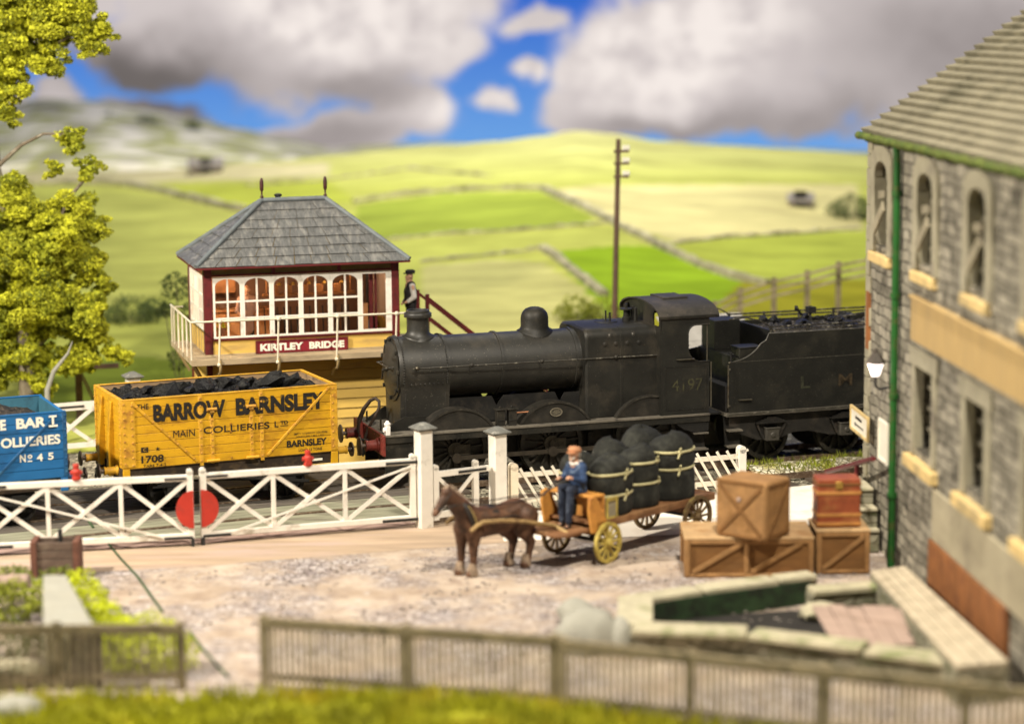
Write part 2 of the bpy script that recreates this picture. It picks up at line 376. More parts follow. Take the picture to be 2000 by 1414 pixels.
M['sill']   = pm('ochre_sill', (.62,.46,.20), .8, .15, 3, (.34,.27,.14), .5, 1.6, .1, 20)
M['band']   = pm('ochre_board', (.43,.30,.125), .8, .12, 3, (.36,.26,.12), .4, 1.2, .12, 20, stretch=(4,4,.4))
M['millroof']=pm('mill_slate', (.22,.20,.135), .9, .22, 1.6, (.13,.12,.075), .45, .9, .2, 20)
M['moss']   = pm('mossy_gutter', (.09,.115,.02), .95, .4, 5, (.05,.10,.02), .4, 3, .6, 25)
M['green']  = pm('green_pipe', (.010,.085,.012), .5, .2, 5, (.06,.08,.02), .35, 4)
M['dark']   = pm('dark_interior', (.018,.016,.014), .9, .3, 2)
M['mull']   = pm('stone_mullion', (.19,.175,.13), .85, .2, 4)
M['rustwood']=pm('rust_brown_board', (.23,.088,.025), .75, .25, 2, (.14,.05,.02), .4, 1.5, .12, 20)
M['concrete']=pm('cement_render', (.36,.32,.22), .9, .15, 2, (.24,.21,.15), .4, 1.0, .1, 25)
M['weather']= pm('weathered_wood', (.27,.24,.165), .85, .25, 3, (.17,.14,.09), .45, 2, .2, 20, stretch=(.6,1,.5))
M['fence']  = pm('grey_fence_wood', (.32,.27,.18), .85, .25, 3, (.15,.125,.07), .45, 1.6, .2, 20)
M['fenced'] = pm('dark_fence_wood', (.23,.19,.115), .85, .25, 3, (.09,.075,.04), .4, 1.6, .2, 20)
M['plank']  = pm('lilac_plank', (.34,.25,.205), .85, .2, 3, (.28,.20,.16), .4, 2, .2, 20, stretch=(.4,2,1))
M['plankc'] = pm('cream_plank', (.46,.395,.285), .85, .2, 3, (.30,.25,.17), .4, 2, .2, 20)
M['coping'] = pm('pale_coping', (.42,.385,.27), .9, .2, 2, (.20,.21,.10), .42, 1.4, .3, 14)
M['copingg'] = pm('greenish_coping', (.40,.365,.25), .9, .2, 2, (.19,.22,.09), .46, 1.4, .3, 14)
M['gravel'] = pm('loose_stones', (.33,.275,.24), .9, .35, 3, (.48,.43,.39), .5, 2, island=.5)
M['troughw']= stone('trough_stone', [(.26,.245,.18),(.22,.21,.15),(.30,.28,.20)], (.15,.14,.09), 3.2, (.8,.8,1.8), .6, (.08,.09,.04))
M['algae']  = pm('algae', (.020,.043,.016), .85, .5, 3, (.012,.014,.009), .6, 2.5, .3, 14)
M['slab']   = pm('grey_slab', (.30,.295,.25), .9, .12, 2, (.30,.29,.24), .4, 1.5, .1, 20)
M['wallst'] = stone('dry_stone', [(.30,.28,.24),(.40,.37,.31),(.24,.22,.19)], (.08,.075,.06), 3.0, (1,1,1.5), .8)
M['brickd'] = stone('dark_brick', [(.14,.10,.08),(.19,.15,.12),(.10,.08,.07)], (.06,.05,.045), 3.0, (1,1,1.6), .5)
M['signwd'] = pm('brown_notice_wood', (.11,.075,.055), .8, .25, 3, (.19,.15,.11), .4, 2, .1, 20)
M['signrs'] = pm('rusty_edge', (.13,.055,.035), .8, .3, 5)
M['wire']   = pm('green_line', (.04,.075,.03), .8, .4, 4, (.02,.03,.015), .4, 3)
M['bark']   = pm('bark', (.16,.13,.09), .9, .3, 4, (.30,.27,.21), .4, 3, .4, 12)
M['pole']   = pm('pole_wood', (.11,.065,.045), .85, .25, 4)
M['insul']  = pm('insulator', (.8,.77,.72), .4, .05, 4)
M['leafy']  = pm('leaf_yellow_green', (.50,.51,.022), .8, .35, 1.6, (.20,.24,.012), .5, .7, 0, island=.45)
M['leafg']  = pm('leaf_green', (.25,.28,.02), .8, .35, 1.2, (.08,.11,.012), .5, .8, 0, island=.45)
M['leafd']  = pm('leaf_dark', (.07,.10,.02), .85, .4, 1.5, (.035,.05,.012), .5, .8, 0, island=.4)
M['leaflime']=pm('leaf_lime', (.50,.56,.008), .85, .25, 2, (.34,.38,.010), .4, 1.2, 0, island=.3)
M['grassy'] = pm('grass_ochre', (.33,.335,.008), .9, .4, 1.0, (.42,.34,.012), .42, .7, .4, 12, island=.35)
M['tin']    = pm('corrugated_iron', (.42,.40,.36), .5, .1, 3, (.30,.28,.25), .35, 2, metal=.2)
M['lampglass'] = emit('lit_lamp_glass', (1.0, .86, .80), 2.2)
M['notice'] = pm('notice_white', (.78,.74,.62), .6, .05, 4)
M['glass']  = glass('window_glass')
M['barn']   = stone('barn_stone', [(.30,.25,.21),(.24,.20,.17),(.35,.30,.26)], (.15,.13,.11), 3, (1,1,1.5), .4)
M['barnroof'] = pm('barn_slate', (.20,.18,.165), .8, .2, 3)
# ================================================================== setting: ground, roads, track beds, hills, sky
LOCO = Fr(-3.397, 53.049, 18.83)       # centre of the engine's buffer beam at rail level, looking along the train
WAG  = Fr(-9.107, 50.446, 23.92)       # left end of the yellow wagon's body

def heading(s):
    k = min(1, max(0, (s + 3.2)/3.6)); return radians(23.92 + (18.83 - 23.92)*k)
def centreline():
    pts = {}; p = Vector((-3.397, 53.049, 0)); step = .25
    pts[0] = (p.copy(), heading(0)); q = p.copy()
    for i in range(1, 90): a = heading((i-.5)*step); q = q + Vector((cos(a), sin(a), 0))*step; pts[i] = (q.copy(), heading(i*step))
    q = p.copy()
    for i in range(1, 110): a = heading(-(i-.5)*step); q = q - Vector((cos(a), sin(a), 0))*step; pts[-i] = (q.copy(), heading(-i*step))
    return [pts[k] for k in sorted(pts)], step
CL, CSTEP = centreline()
def offset_line(l, z=0.0, x0=-99, x1=99):
    out = []
    for p, a in CL:
        q = p + Vector((-sin(a), cos(a), 0))*l
        if x0 <= q.x <= x1: out.append(Vector((q.x, q.y, z)))
    return out
TRACK2 = -3.35

# ---- ground of ballast and dirt, one sheet
def noisez(x, y, f): return mnoise.noise(Vector((x*f, y*f, 3.1)))
g = MB(); nx, ny = 120, 90; X0, X1, Y0, Y1 = -34, 34, 24, 66
vs = []
for j in range(ny+1):
    for i in range(nx+1):
        x = X0 + (X1-X0)*i/nx; y = Y0 + (Y1-Y0)*j/ny
        vs.append((x, y, -.20 + .03*noisez(x, y, 1.7)))
fs = [(j*(nx+1)+i, j*(nx+1)+i+1, (j+1)*(nx+1)+i+1, (j+1)*(nx+1)+i) for j in range(ny) for i in range(nx)]
M['ballast'] = stone('ballast', [(.42,.38,.28),(.30,.27,.20),(.52,.48,.36),(.22,.20,.15)], (.07,.06,.045), 9, (1,1,1), 1.0, (.10,.09,.05))
structure(g.add(vs, fs).build('ground', M['ballast'], smooth=180))

# ---- road surface in front of the gates: worn setts and packed earth
def road_material():
    m = bpy.data.materials.new('worn_road'); m.use_nodes = True; nt = m.node_tree; N = nt.nodes; Lk = nt.links
    p = N['Principled BSDF']; p.inputs['Roughness'].default_value = .9; p.inputs['Specular IOR Level'].default_value = .2
    tc = N.new('ShaderNodeTexCoord')
    def nz(sc, det=5, ro=.6, st=None):
        n = N.new('ShaderNodeTexNoise'); n.inputs['Scale'].default_value = sc; n.inputs['Detail'].default_value = det; n.inputs['Roughness'].default_value = ro
        if st:
            mp = N.new('ShaderNodeMapping'); mp.inputs['Scale'].default_value = st; Lk.new(tc.outputs['Object'], mp.inputs['Vector']); Lk.new(mp.outputs['Vector'], n.inputs['Vector'])
        else: Lk.new(tc.outputs['Object'], n.inputs['Vector'])
        return n.outputs['Fac']
    def rm(f, a, b):
        r = N.new('ShaderNodeMapRange'); r.inputs['From Min'].default_value = a; r.inputs['From Max'].default_value = b; Lk.new(f, r.inputs['Value']); return r.outputs['Result']
    def mix(a, b, f):
        x = N.new('ShaderNodeMix'); x.data_type = 'RGBA'
        for s_, val in ((6, a), (7, b)):
            if isinstance(val, tuple): x.inputs[s_].default_value = (*val, 1)
            else: Lk.new(val, x.inputs[s_])
        Lk.new(f, x.inputs[0]); return x.outputs[2]
    def mul(a, b):
        x = N.new('ShaderNodeMath'); x.operation = 'MULTIPLY'; Lk.new(a, x.inputs[0]); Lk.new(b, x.inputs[1]); return x.outputs[0]
    earth = mix((.33,.255,.19), (.50,.42,.345), rm(nz(.9), .35, .65))
    earth = mix(earth, (.22,.16,.125), rm(nz(1.6, 7, .75), .50, .70))
    vo = N.new('ShaderNodeTexVoronoi'); vo.inputs['Scale'].default_value = 7; vo.feature = 'F1'; Lk.new(tc.outputs['Object'], vo.inputs['Vector'])
    ve = N.new('ShaderNodeTexVoronoi'); ve.inputs['Scale'].default_value = 7; ve.feature = 'DISTANCE_TO_EDGE'; Lk.new(tc.outputs['Object'], ve.inputs['Vector'])
    sp = N.new('ShaderNodeSeparateColor'); Lk.new(vo.outputs['Color'], sp.inputs['Color'])
    setts = mix((.22,.185,.18), (.52,.475,.46), sp.outputs[0]); setts = mix((.15,.12,.115), setts, rm(ve.outputs['Distance'], .02, .10))
    mask = rm(nz(.55, 6, .7), .44, .62)
    c = mix(earth, setts, mask); c = mix(c, (.54,.50,.47), rm(nz(2.2, 5, .7), .60, .74))
    Lk.new(c, p.inputs['Base Color'])
    b = N.new('ShaderNodeBump'); b.inputs['Strength'].default_value = .6; b.inputs['Distance'].default_value = .04
    Lk.new(mul(rm(ve.outputs['Distance'], 0, .12), mask), b.inputs['Height']); Lk.new(b.outputs['Normal'], p.inputs['Normal'])
    return m
M['road'] = road_material()
edge = offset_line(TRACK2 - 1.75, 0, -30, 9)
xs_ = [p.x for p in edge]
def edge_y(x):
    if x <= edge[0].x: return edge[0].y + (x-edge[0].x)*.44
    for p, q in zip(edge, edge[1:]):
        if p.x <= x <= q.x: return p.y + (q.y-p.y)*(x-p.x)/(q.x-p.x)
    return edge[-1].y + (x-edge[-1].x)*.33
r = MB(); nx_, ny_ = 220, 130; vs = []
def road_z(x, y):
    k = min(1, max(0, (edge_y(x)-2.2-y)/1.5))                 # smooth by the gates, rougher in the yard
    ruts = -.022*(math.exp(-((y-(43.4+.42*x))/.16)**2) + math.exp(-((y-(44.6+.42*x))/.16)**2))*(1 if x < 1.5 else 0)
    return (k*(.030*noisez(x, y, .7) + .020*noisez(x, y, 2.3) + .010*noisez(x, y, 6)) + k*ruts) - .012*k
for j in range(ny_+1):
    for i in range(nx_+1):
        x = -24 + 34*i/nx_; y = 27.5 + (edge_y(x)-27.5)*j/ny_; vs.append((x, y, road_z(x, y)))
n0 = len(vs); vs += [(-24 + 34*i/nx_, edge_y(-24 + 34*i/nx_), -.3) for i in range(nx_+1)]
r.add(vs, [(j*(nx_+1)+i, j*(nx_+1)+i+1, (j+1)*(nx_+1)+i+1, (j+1)*(nx_+1)+i) for j in range(ny_) for i in range(nx_)] + [(ny_*(nx_+1)+i, ny_*(nx_+1)+i+1, n0+i+1, n0+i) for i in range(nx_)])
structure(r.build('road', M['road'], smooth=50))
# sandy strip laid along the gates, and the pale path between the fence and the yard
M['sand'] = pm('sandy_timber_strip', (.38,.285,.20), .9, .25, 1.2, (.42,.32,.28), .5, .8, .1, 25, stretch=(.35,2.5,1))
M['pink'] = pm('pinkish_kerb', (.34,.235,.20), .9, .16, 1.5, (.32,.21,.17), .4, 1.0, .1, 25, stretch=(.4,2,1))
M['pale'] = pm('pale_path', (.92,.85,.74), .9, .06, 1.5, (.80,.70,.58), .3, .8, .06, 25)
def strip(name, pts_far, pts_near, z, m):
    n = len(pts_far); b = MB()
    b.add([(p[0], p[1], z) for p in pts_far] + [(p[0], p[1], z) for p in pts_near], [(n+i, n+i+1, i+1, i) for i in range(n-1)])
    return structure(b.build(name, m))
strip('road_edging', [(-16, 44.75), (-10.8, 45.85), (-6.6, 46.75), (-1.9, 48.55), (-.3, 49.0)], [(-16, 42.9), (-10.8, 44.0), (-6.6, 44.75), (-1.9, 46.2), (1.2, 47.0)], .004, M['sand'])
strip('kerb_strip', [(-16, 45.6), (-10.8, 46.6), (-6.6, 47.3), (-1.9, 48.9)], [(-16, 44.8), (-10.8, 45.9), (-6.6, 46.8), (-1.9, 48.5)], .008, M['pink'])
strip('path', [(-.4, 49.3), (2.4, 50.6), (5.4, 51.75), (9, 52.9)], [(-.2, 46.8), (2.6, 47.1), (5.4, 47.6), (9, 47.9)], .008, M['pale'])
for nm, o_ in (): pass
# white edging boards along the far side of the path
# ---- railway tracks
def railway(name, l, label):
    t = thing(name, label, 'track', group='railway tracks')
    for s in (-.75, .75):
        b = MB(); b.sweep(offset_line(l + s, 0), [(-.035, -.14), (.035, -.14), (.035, 0), (-.035, 0)]); b.build('rail', M['steelrail'], t)
    b = MB()
    for k, (p, a) in enumerate(CL):
        if k % 3: continue
        q = p + Vector((-sin(a), cos(a), 0))*l; d = Vector((-sin(a), cos(a), 0)); tt = Vector((cos(a), sin(a), 0))
        b.obox((q.x, q.y, -.185), d*1.3, tt*.12, Vector((0,0,.045)))
    b.build('sleepers', M['sleeper'], t)
    return t
M['steelrail'] = pm('rail_steel', (.15,.10,.065), .5, .3, 6, (.38,.30,.22), .5, 9, metal=.3)
M['sleeper'] = pm('sleeper_wood', (.085,.065,.048), .9, .3, 4)
railway('railway_track', 0, 'running track the black engine and wagons stand on')
railway('railway_track', TRACK2, 'empty second track between the white gates and the wagons')
# crossing timbers between and beside the rails
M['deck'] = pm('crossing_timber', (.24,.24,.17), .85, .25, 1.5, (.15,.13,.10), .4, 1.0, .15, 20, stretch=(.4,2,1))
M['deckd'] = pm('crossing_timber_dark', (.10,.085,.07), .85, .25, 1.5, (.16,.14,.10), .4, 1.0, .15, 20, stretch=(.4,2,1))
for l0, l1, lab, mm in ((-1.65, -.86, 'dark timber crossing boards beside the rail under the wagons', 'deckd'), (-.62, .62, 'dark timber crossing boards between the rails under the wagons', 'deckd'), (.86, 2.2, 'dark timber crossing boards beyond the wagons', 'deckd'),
               (TRACK2-.62, TRACK2+.62, 'grey green crossing boards between the rails of the empty track', 'deck'), (TRACK2+.86, -1.68, 'grey green crossing boards between the two tracks', 'deck'), (TRACK2-1.9, TRACK2-.86, 'grey green crossing boards along the foot of the white gates', 'deck')):
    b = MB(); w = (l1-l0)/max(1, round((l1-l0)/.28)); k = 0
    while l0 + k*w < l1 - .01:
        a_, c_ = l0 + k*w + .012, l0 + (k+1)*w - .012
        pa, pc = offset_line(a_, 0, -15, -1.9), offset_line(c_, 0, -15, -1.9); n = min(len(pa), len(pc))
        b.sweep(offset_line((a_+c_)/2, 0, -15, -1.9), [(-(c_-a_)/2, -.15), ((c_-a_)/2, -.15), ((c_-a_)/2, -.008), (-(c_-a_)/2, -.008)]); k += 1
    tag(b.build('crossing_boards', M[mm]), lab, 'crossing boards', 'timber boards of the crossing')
# ballast shoulder with dry grass by the tender
rng = random.Random(4)
b = MB(); vs = []; P0 = Vector((5.9, 53.9, 0))
n1, n2 = 40, 14
for j in range(n2+1):
    for i in range(n1+1):
        base = LOCO.w(9.1 + 8*i/n1, -2.0 + 1.05*j/n2, 0); k = sin(pi*j/n2)
        vs.append((base.x, base.y, -.21 + .22*k**.6 + .04*noisez(base.x*3, base.y*3, 1)*k))
b.add(vs, [(j*(n1+1)+i, j*(n1+1)+i+1, (j+1)*(n1+1)+i+1, (j+1)*(n1+1)+i) for j in range(n2) for i in range(n1)])
M['shoulder'] = stone('ballast_shoulder', [(.80,.74,.54),(.64,.58,.40),(.88,.83,.66),(.48,.43,.28)], (.20,.18,.09), 8, (1,1,1), 1.0, (.42,.40,.06))
structure(b.build('ballast_shoulder', M['shoulder'], smooth=180))
b = MB()
for _ in range(1500):
    t_ = rng.uniform(9.0, 15); l_ = rng.gauss(-1.35 if rng.random() < .6 else -1.75, .22)
    if mnoise.noise(Vector((t_*1.3, l_*2, 0))) < -.05: continue
    p = LOCO.w(t_, l_, -.03 - .1*abs(l_+1.5)); h = rng.uniform(.08, .24); a = rng.uniform(0, 2*pi); w = Vector((cos(a), sin(a), 0))*.02
    tip = p + Vector((rng.uniform(-.1,.1), rng.uniform(-.1,.1), h)); b.add([p-w, p+w, tip], [(0,1,2)])
o = b.build('grass', M['leafg']); o['kind'] = 'stuff'

# ---- hills: rolling fields behind the railway, fields divided by dry stone walls
CREST = [(-1500,330),(0,338),(250,335),(500,318),(700,300),(860,284),(980,276),(1060,266),(1130,256),(1200,262),(1290,276),(1420,284),(1560,292),(1700,302),(2000,318),(3500,330)]
FARC  = [(-1500,240),(0,205),(90,192),(180,196),(300,215),(380,232),(470,250),(560,272),(640,288),(760,283),(860,279),(1000,285),(1300,300),(1420,288),(1560,290),(1700,296),(2000,310),(3500,330)]
def pl(tab, x):
    for (a, b_), (c, d) in zip(tab, tab[1:]):
        if a <= x <= c:
            k = (x-a)/(c-a); k = k*k*(3-2*k)*.6 + k*.4; return b_ + (d-b_)*k
    return tab[-1][1]
YA, YB = 60.0, 100.0
def hill_z(x, y, crest=CREST, ya=YA, yb=YB, v0=840, pw=.72):
    az = 1000 + FPX*x/y*1.01
    if y <= ya: vv = None; z = 0.0
    vc = pl(crest, az)
    s = (y-ya)/(yb-ya)
    if s <= 0: return min(0.0, -.05 + 0.0*s)
    if s <= 1:
        k = 1-(1-s)**(1/pw) if False else s**pw
        v = v0 + (vc-v0)*k
        z = atY(az, v, y).z
        z0 = 0.0; w_ = min(1, s*4); z = z*w_ + z0*(1-w_)
    else:
        z = atY(az, vc, yb).z - (y-yb)**1.35*.10 - (y-yb)*.05
    return z + .10*mnoise.noise(Vector((x*.12, y*.12, 1)))*min(1, max(0, s*3))*(1 if s < .9 else .3)
def inpoly(u, v, P):
    c = False; j = len(P)-1
    for i in range(len(P)):
        if (P[i][1] > v) != (P[j][1] > v) and u < (P[j][0]-P[i][0])*(v-P[i][1])/(P[j][1]-P[i][1]) + P[i][0]: c = not c
        j = i
    return c
FIELDS = [
 ([(690,402),(860,378),(1060,374),(1160,425),(1140,440),(900,455),(715,470)], (0.224,0.274,0.039)),
 ([(1080,492),(1200,480),(1290,482),(1370,520),(1450,548),(1400,600),(1190,620)], (0.200,0.303,0.015)),
 ([(820,520),(950,508),(1062,512),(1110,545),(1185,590),(1185,680),(820,680)], (0.396,0.382,0.142)),
 ([(1075,372),(1160,362),(1680,360),(1680,450),(1310,470),(1200,436)], (0.456,0.415,0.190)),
 ([(1300,475),(1500,458),(1700,448),(1720,545),(1500,552),(1400,525)], (0.292,0.332,0.052)),
 ([(700,475),(1000,452),(1190,445),(1280,478),(1070,480),(820,512),(720,505)], (0.318,0.340,0.076)),
 ([(200,370),(300,380),(420,405),(480,430),(420,560),(180,600),(120,440)], (0.292,0.307,0.076)),
 ([(310,365),(640,352),(700,395),(480,410),(420,398)], (0.292,0.324,0.048)),
 ([(-200,335),(640,318),(640,345),(200,360),(-200,365)], (0.447,0.407,0.228)),
 ([(150,560),(420,520),(420,700),(100,700),(100,600)], (0.284,0.307,0.067)),
 ([(60,660),(420,640),(420,800),(60,800)], (0.176,0.222,0.028)),
 ([(1290,575),(1700,510),(1720,700),(1250,700)], (0.240,0.229,0.018)),
 ([(1380,560),(1490,552),(1720,545),(1720,575),(1390,610)], (0.240,0.274,0.022)),
]
def field_colour(u, v):
    for P, c in FIELDS:
        if inpoly(u, v, P): return c
    k = max(0, min(1, (v-250)/120))
    return (.44 - .10*k, .43 - .07*k, .18 - .10*k)
def terrain(name, crest, ya, yb, ye, x0, x1, nx, ny, v0, pw, colour, mat):
    vs, cols = [], []
    for j in range(ny+1):
        y = 48 + (ye-48)*j/ny if ya < 70 else ya + (ye-ya)*j/ny
        for i in range(nx+1):
            x = x0 + (x1-x0)*i/nx; x = x*(.62 + .5*(y-48)/60) if ya < 70 else x
            if ya < 70:
                lt = (Vector((x, y, 0)) - WAG.o).dot(WAG.s) if x < -4 else (Vector((x, y, 0)) - LOCO.o).dot(LOCO.s)
                z = hill_z(x, y, crest, ya, yb, v0, pw)
                l0_ = 5.6 if -9.5 < x < 1 else (2.6 if x >= 1 else 3.0)
                k = max(0, min(1, (lt-l0_)/1.2)); z = -.45*(1-k) + z*k
                if -14.5 < x < -9 and lt < 8: z = min(z, -.3)          # the crossing road goes through here
            else: z = hill_z(x, y, crest, ya, yb, v0, pw)
            vs.append((x, y, z)); u, v = proj((x, y, z)); cols.append(colour(u, v, x, y))
    b = MB(); b.add(vs, [(j*(nx+1)+i, j*(nx+1)+i+1, (j+1)*(nx+1)+i+1, (j+1)*(nx+1)+i) for j in range(ny) for i in range(nx)])
    o = b.build(name, mat, smooth=180)
    at = o.data.color_attributes.new('field', 'FLOAT_COLOR', 'POINT')
    at.data.foreach_set('color', [k for c in cols for k in (*c, 1)])
    return structure(o)
def field_material(name, stripes=True):
    m = bpy.data.materials.new(name); m.use_nodes = True; nt = m.node_tree; N = nt.nodes; Lk = nt.links
    p = N['Principled BSDF']; p.inputs['Roughness'].default_value = 1; p.inputs['Specular IOR Level'].default_value = 0.05
    at = N.new('ShaderNodeAttribute'); at.attribute_name = 'field'
    tc = N.new('ShaderNodeTexCoord'); mp = N.new('ShaderNodeMapping'); mp.inputs['Scale'].default_value = (.25, .9, .9); Lk.new(tc.outputs['Object'], mp.inputs['Vector'])
    n = N.new('ShaderNodeTexNoise'); n.inputs['Scale'].default_value = .9; n.inputs['Detail'].default_value = 6; n.inputs['Roughness'].default_value = .65; Lk.new(mp.outputs['Vector'], n.inputs['Vector'])
    r = N.new('ShaderNodeMapRange'); r.inputs['From Min'].default_value = .3; r.inputs['From Max'].default_value = .7; r.inputs['To Min'].default_value = .66; r.inputs['To Max'].default_value = 1.25; Lk.new(n.outputs['Fac'], r.inputs['Value'])
    x = N.new('ShaderNodeMix'); x.data_type = 'RGBA'; x.blend_type = 'MULTIPLY'; x.inputs[0].default_value = 1
    Lk.new(at.outputs['Color'], x.inputs[6]); Lk.new(r.outputs['Result'], x.inputs[7]); Lk.new(x.outputs[2], p.inputs['Base Color'])
    return m
M['field'] = field_material('field_grass'); M['farfield'] = field_material('limestone_pasture')
terrain('hills', CREST, YA, YB, 108, -46, 46, 300, 240, 840, .72, lambda u, v, x, y: field_colour(u, v), M['field'])
def far_colour(u, v, x, y):
    k = mnoise.noise(Vector((x*.35, y*.8, 2))) + .5*mnoise.noise(Vector((x*1.1, y*2, 5)))
    if u < 700: return (.80, .76, .62) if k > .08 else ((.42,.43,.17) if k > -.25 else (.40,.38,.27))
    return (.60,.60,.28)
terrain('far_hills', FARC, 100.0, 122.0, 128, -50, 50, 200, 50, 380, .8, far_colour, M['farfield'])

def hill_pt(u, v):                       # point of the hillside that shows at a place in the picture
    lo, hi = 62.0, YB
    for _ in range(30):
        mid = (lo+hi)/2; P = atY(u, v, mid)
        if P.z > hill_z(P.x, P.y): lo = mid
        else: hi = mid
    P = atY(u, v, (lo+hi)/2); P.z = hill_z(P.x, P.y); return P
def field_wall(label, pts, h=.55, w=.55):
    path = []
    for (a, b_), (c, d) in zip(pts, pts[1:]):
        n = max(2, int(sqrt((c-a)**2 + (d-b_)**2)/12))
        for k in range(n): path.append(hill_pt(a + (c-a)*k/n, b_ + (d-b_)*k/n))
    path.append(hill_pt(*pts[-1]))
    b = MB(); rr = random.Random(len(path))
    b.sweep([p + Vector((0,0,rr.uniform(-.05,.05))) for p in path], [(-w/2, -.3), (w/2, -.3), (w*.28, h*.34), (-w*.28, h*.34)])
    tag(b.build('field_wall', M['fieldwall']), label, 'stone wall', 'dry stone walls across the hill fields')
M['fieldwall'] = stone('field_wall_stone', [(.34,.32,.19),(.42,.39,.25),(.29,.275,.16)], (.24,.22,.13), 3, (1,1,1.5), .5)
field_wall('long dry stone wall running down the hill behind the telegraph pole', [(1060,370),(1130,400),(1200,438),(1290,482),(1370,520),(1440,545),(1500,556)], .55)
field_wall('dry stone wall along the top of the bright green field on the hill', [(690,396),(780,382),(860,375),(960,370),(1058,369)], .42, .45)
field_wall('short dry stone wall between the ploughed field and the lime green field', [(1060,486),(1090,505),(1120,530),(1180,578)], .45, .5)
field_wall('dry stone wall sloping down to the signal box roof from the tree', [(190,358),(250,362),(330,378),(410,398),(480,414)], .6, .6)
field_wall('faint low wall across the hill above the ploughed field', [(820,512),(940,500),(1060,486)], .22, .4)
field_wall('faint low wall under the bright green field on the hill', [(720,472),(860,458),(1000,450),(1180,436)], .22, .4)
field_wall('faint low wall across the pale field near the mill', [(1300,478),(1420,464),(1560,456),(1680,446)], .25, .4)
field_wall('straight wall along the foot of the far pasture behind the tree', [(-40,362),(80,360),(190,357)], .4, .5)
field_wall('thin wall crossing the hill above the signal box roof', [(480,362),(640,352),(800,330),(960,345)], .2, .3)

def barn(label, u, v, L_, W_, H_, R_, yaw):
    P = hill_pt(u, v); t = thing('field_barn', label, 'barn', (P.x, P.y, P.z - .1), radians(yaw))
    b = MB(); b.box(-L_/2, L_/2, -W_/2, W_/2, -.3, H_)
    b.prismx([(-W_/2, H_), (W_/2, H_), (0, H_+R_*.92)], -L_/2, L_/2); b.build('wall', M['barn'], t)
    b = MB()
    for s in (-1, 1): b.add([(-L_/2-.1, s*(W_/2+.12), H_-.06), (L_/2+.1, s*(W_/2+.12), H_-.06), (L_/2+.1, 0, H_+R_), (-L_/2-.1, 0, H_+R_), (-L_/2-.1, s*(W_/2+.12), H_+.04), (L_/2+.1, s*(W_/2+.12), H_+.04), (L_/2+.1, 0, H_+R_+.1), (-L_/2-.1, 0, H_+R_+.1)], [(0,1,2,3),(4,5,6,7),(0,1,5,4),(1,2,6,5),(2,3,7,6),(3,0,4,7)])
    b.build('roof', M['barnroof'], t)
    b = MB(); b.box(-.25, .25, -W_/2-.03, -W_/2+.1, 0, .7); b.build('door', M['dark'], t)
barn('grey stone field barn on the far pasture above the signal box', 402, 336, 1.35, .8, .36, .26, 8)
barn('small dark stone barn on the pale hillside near the mill', 1564, 402, .85, .6, .30, .22, -10)

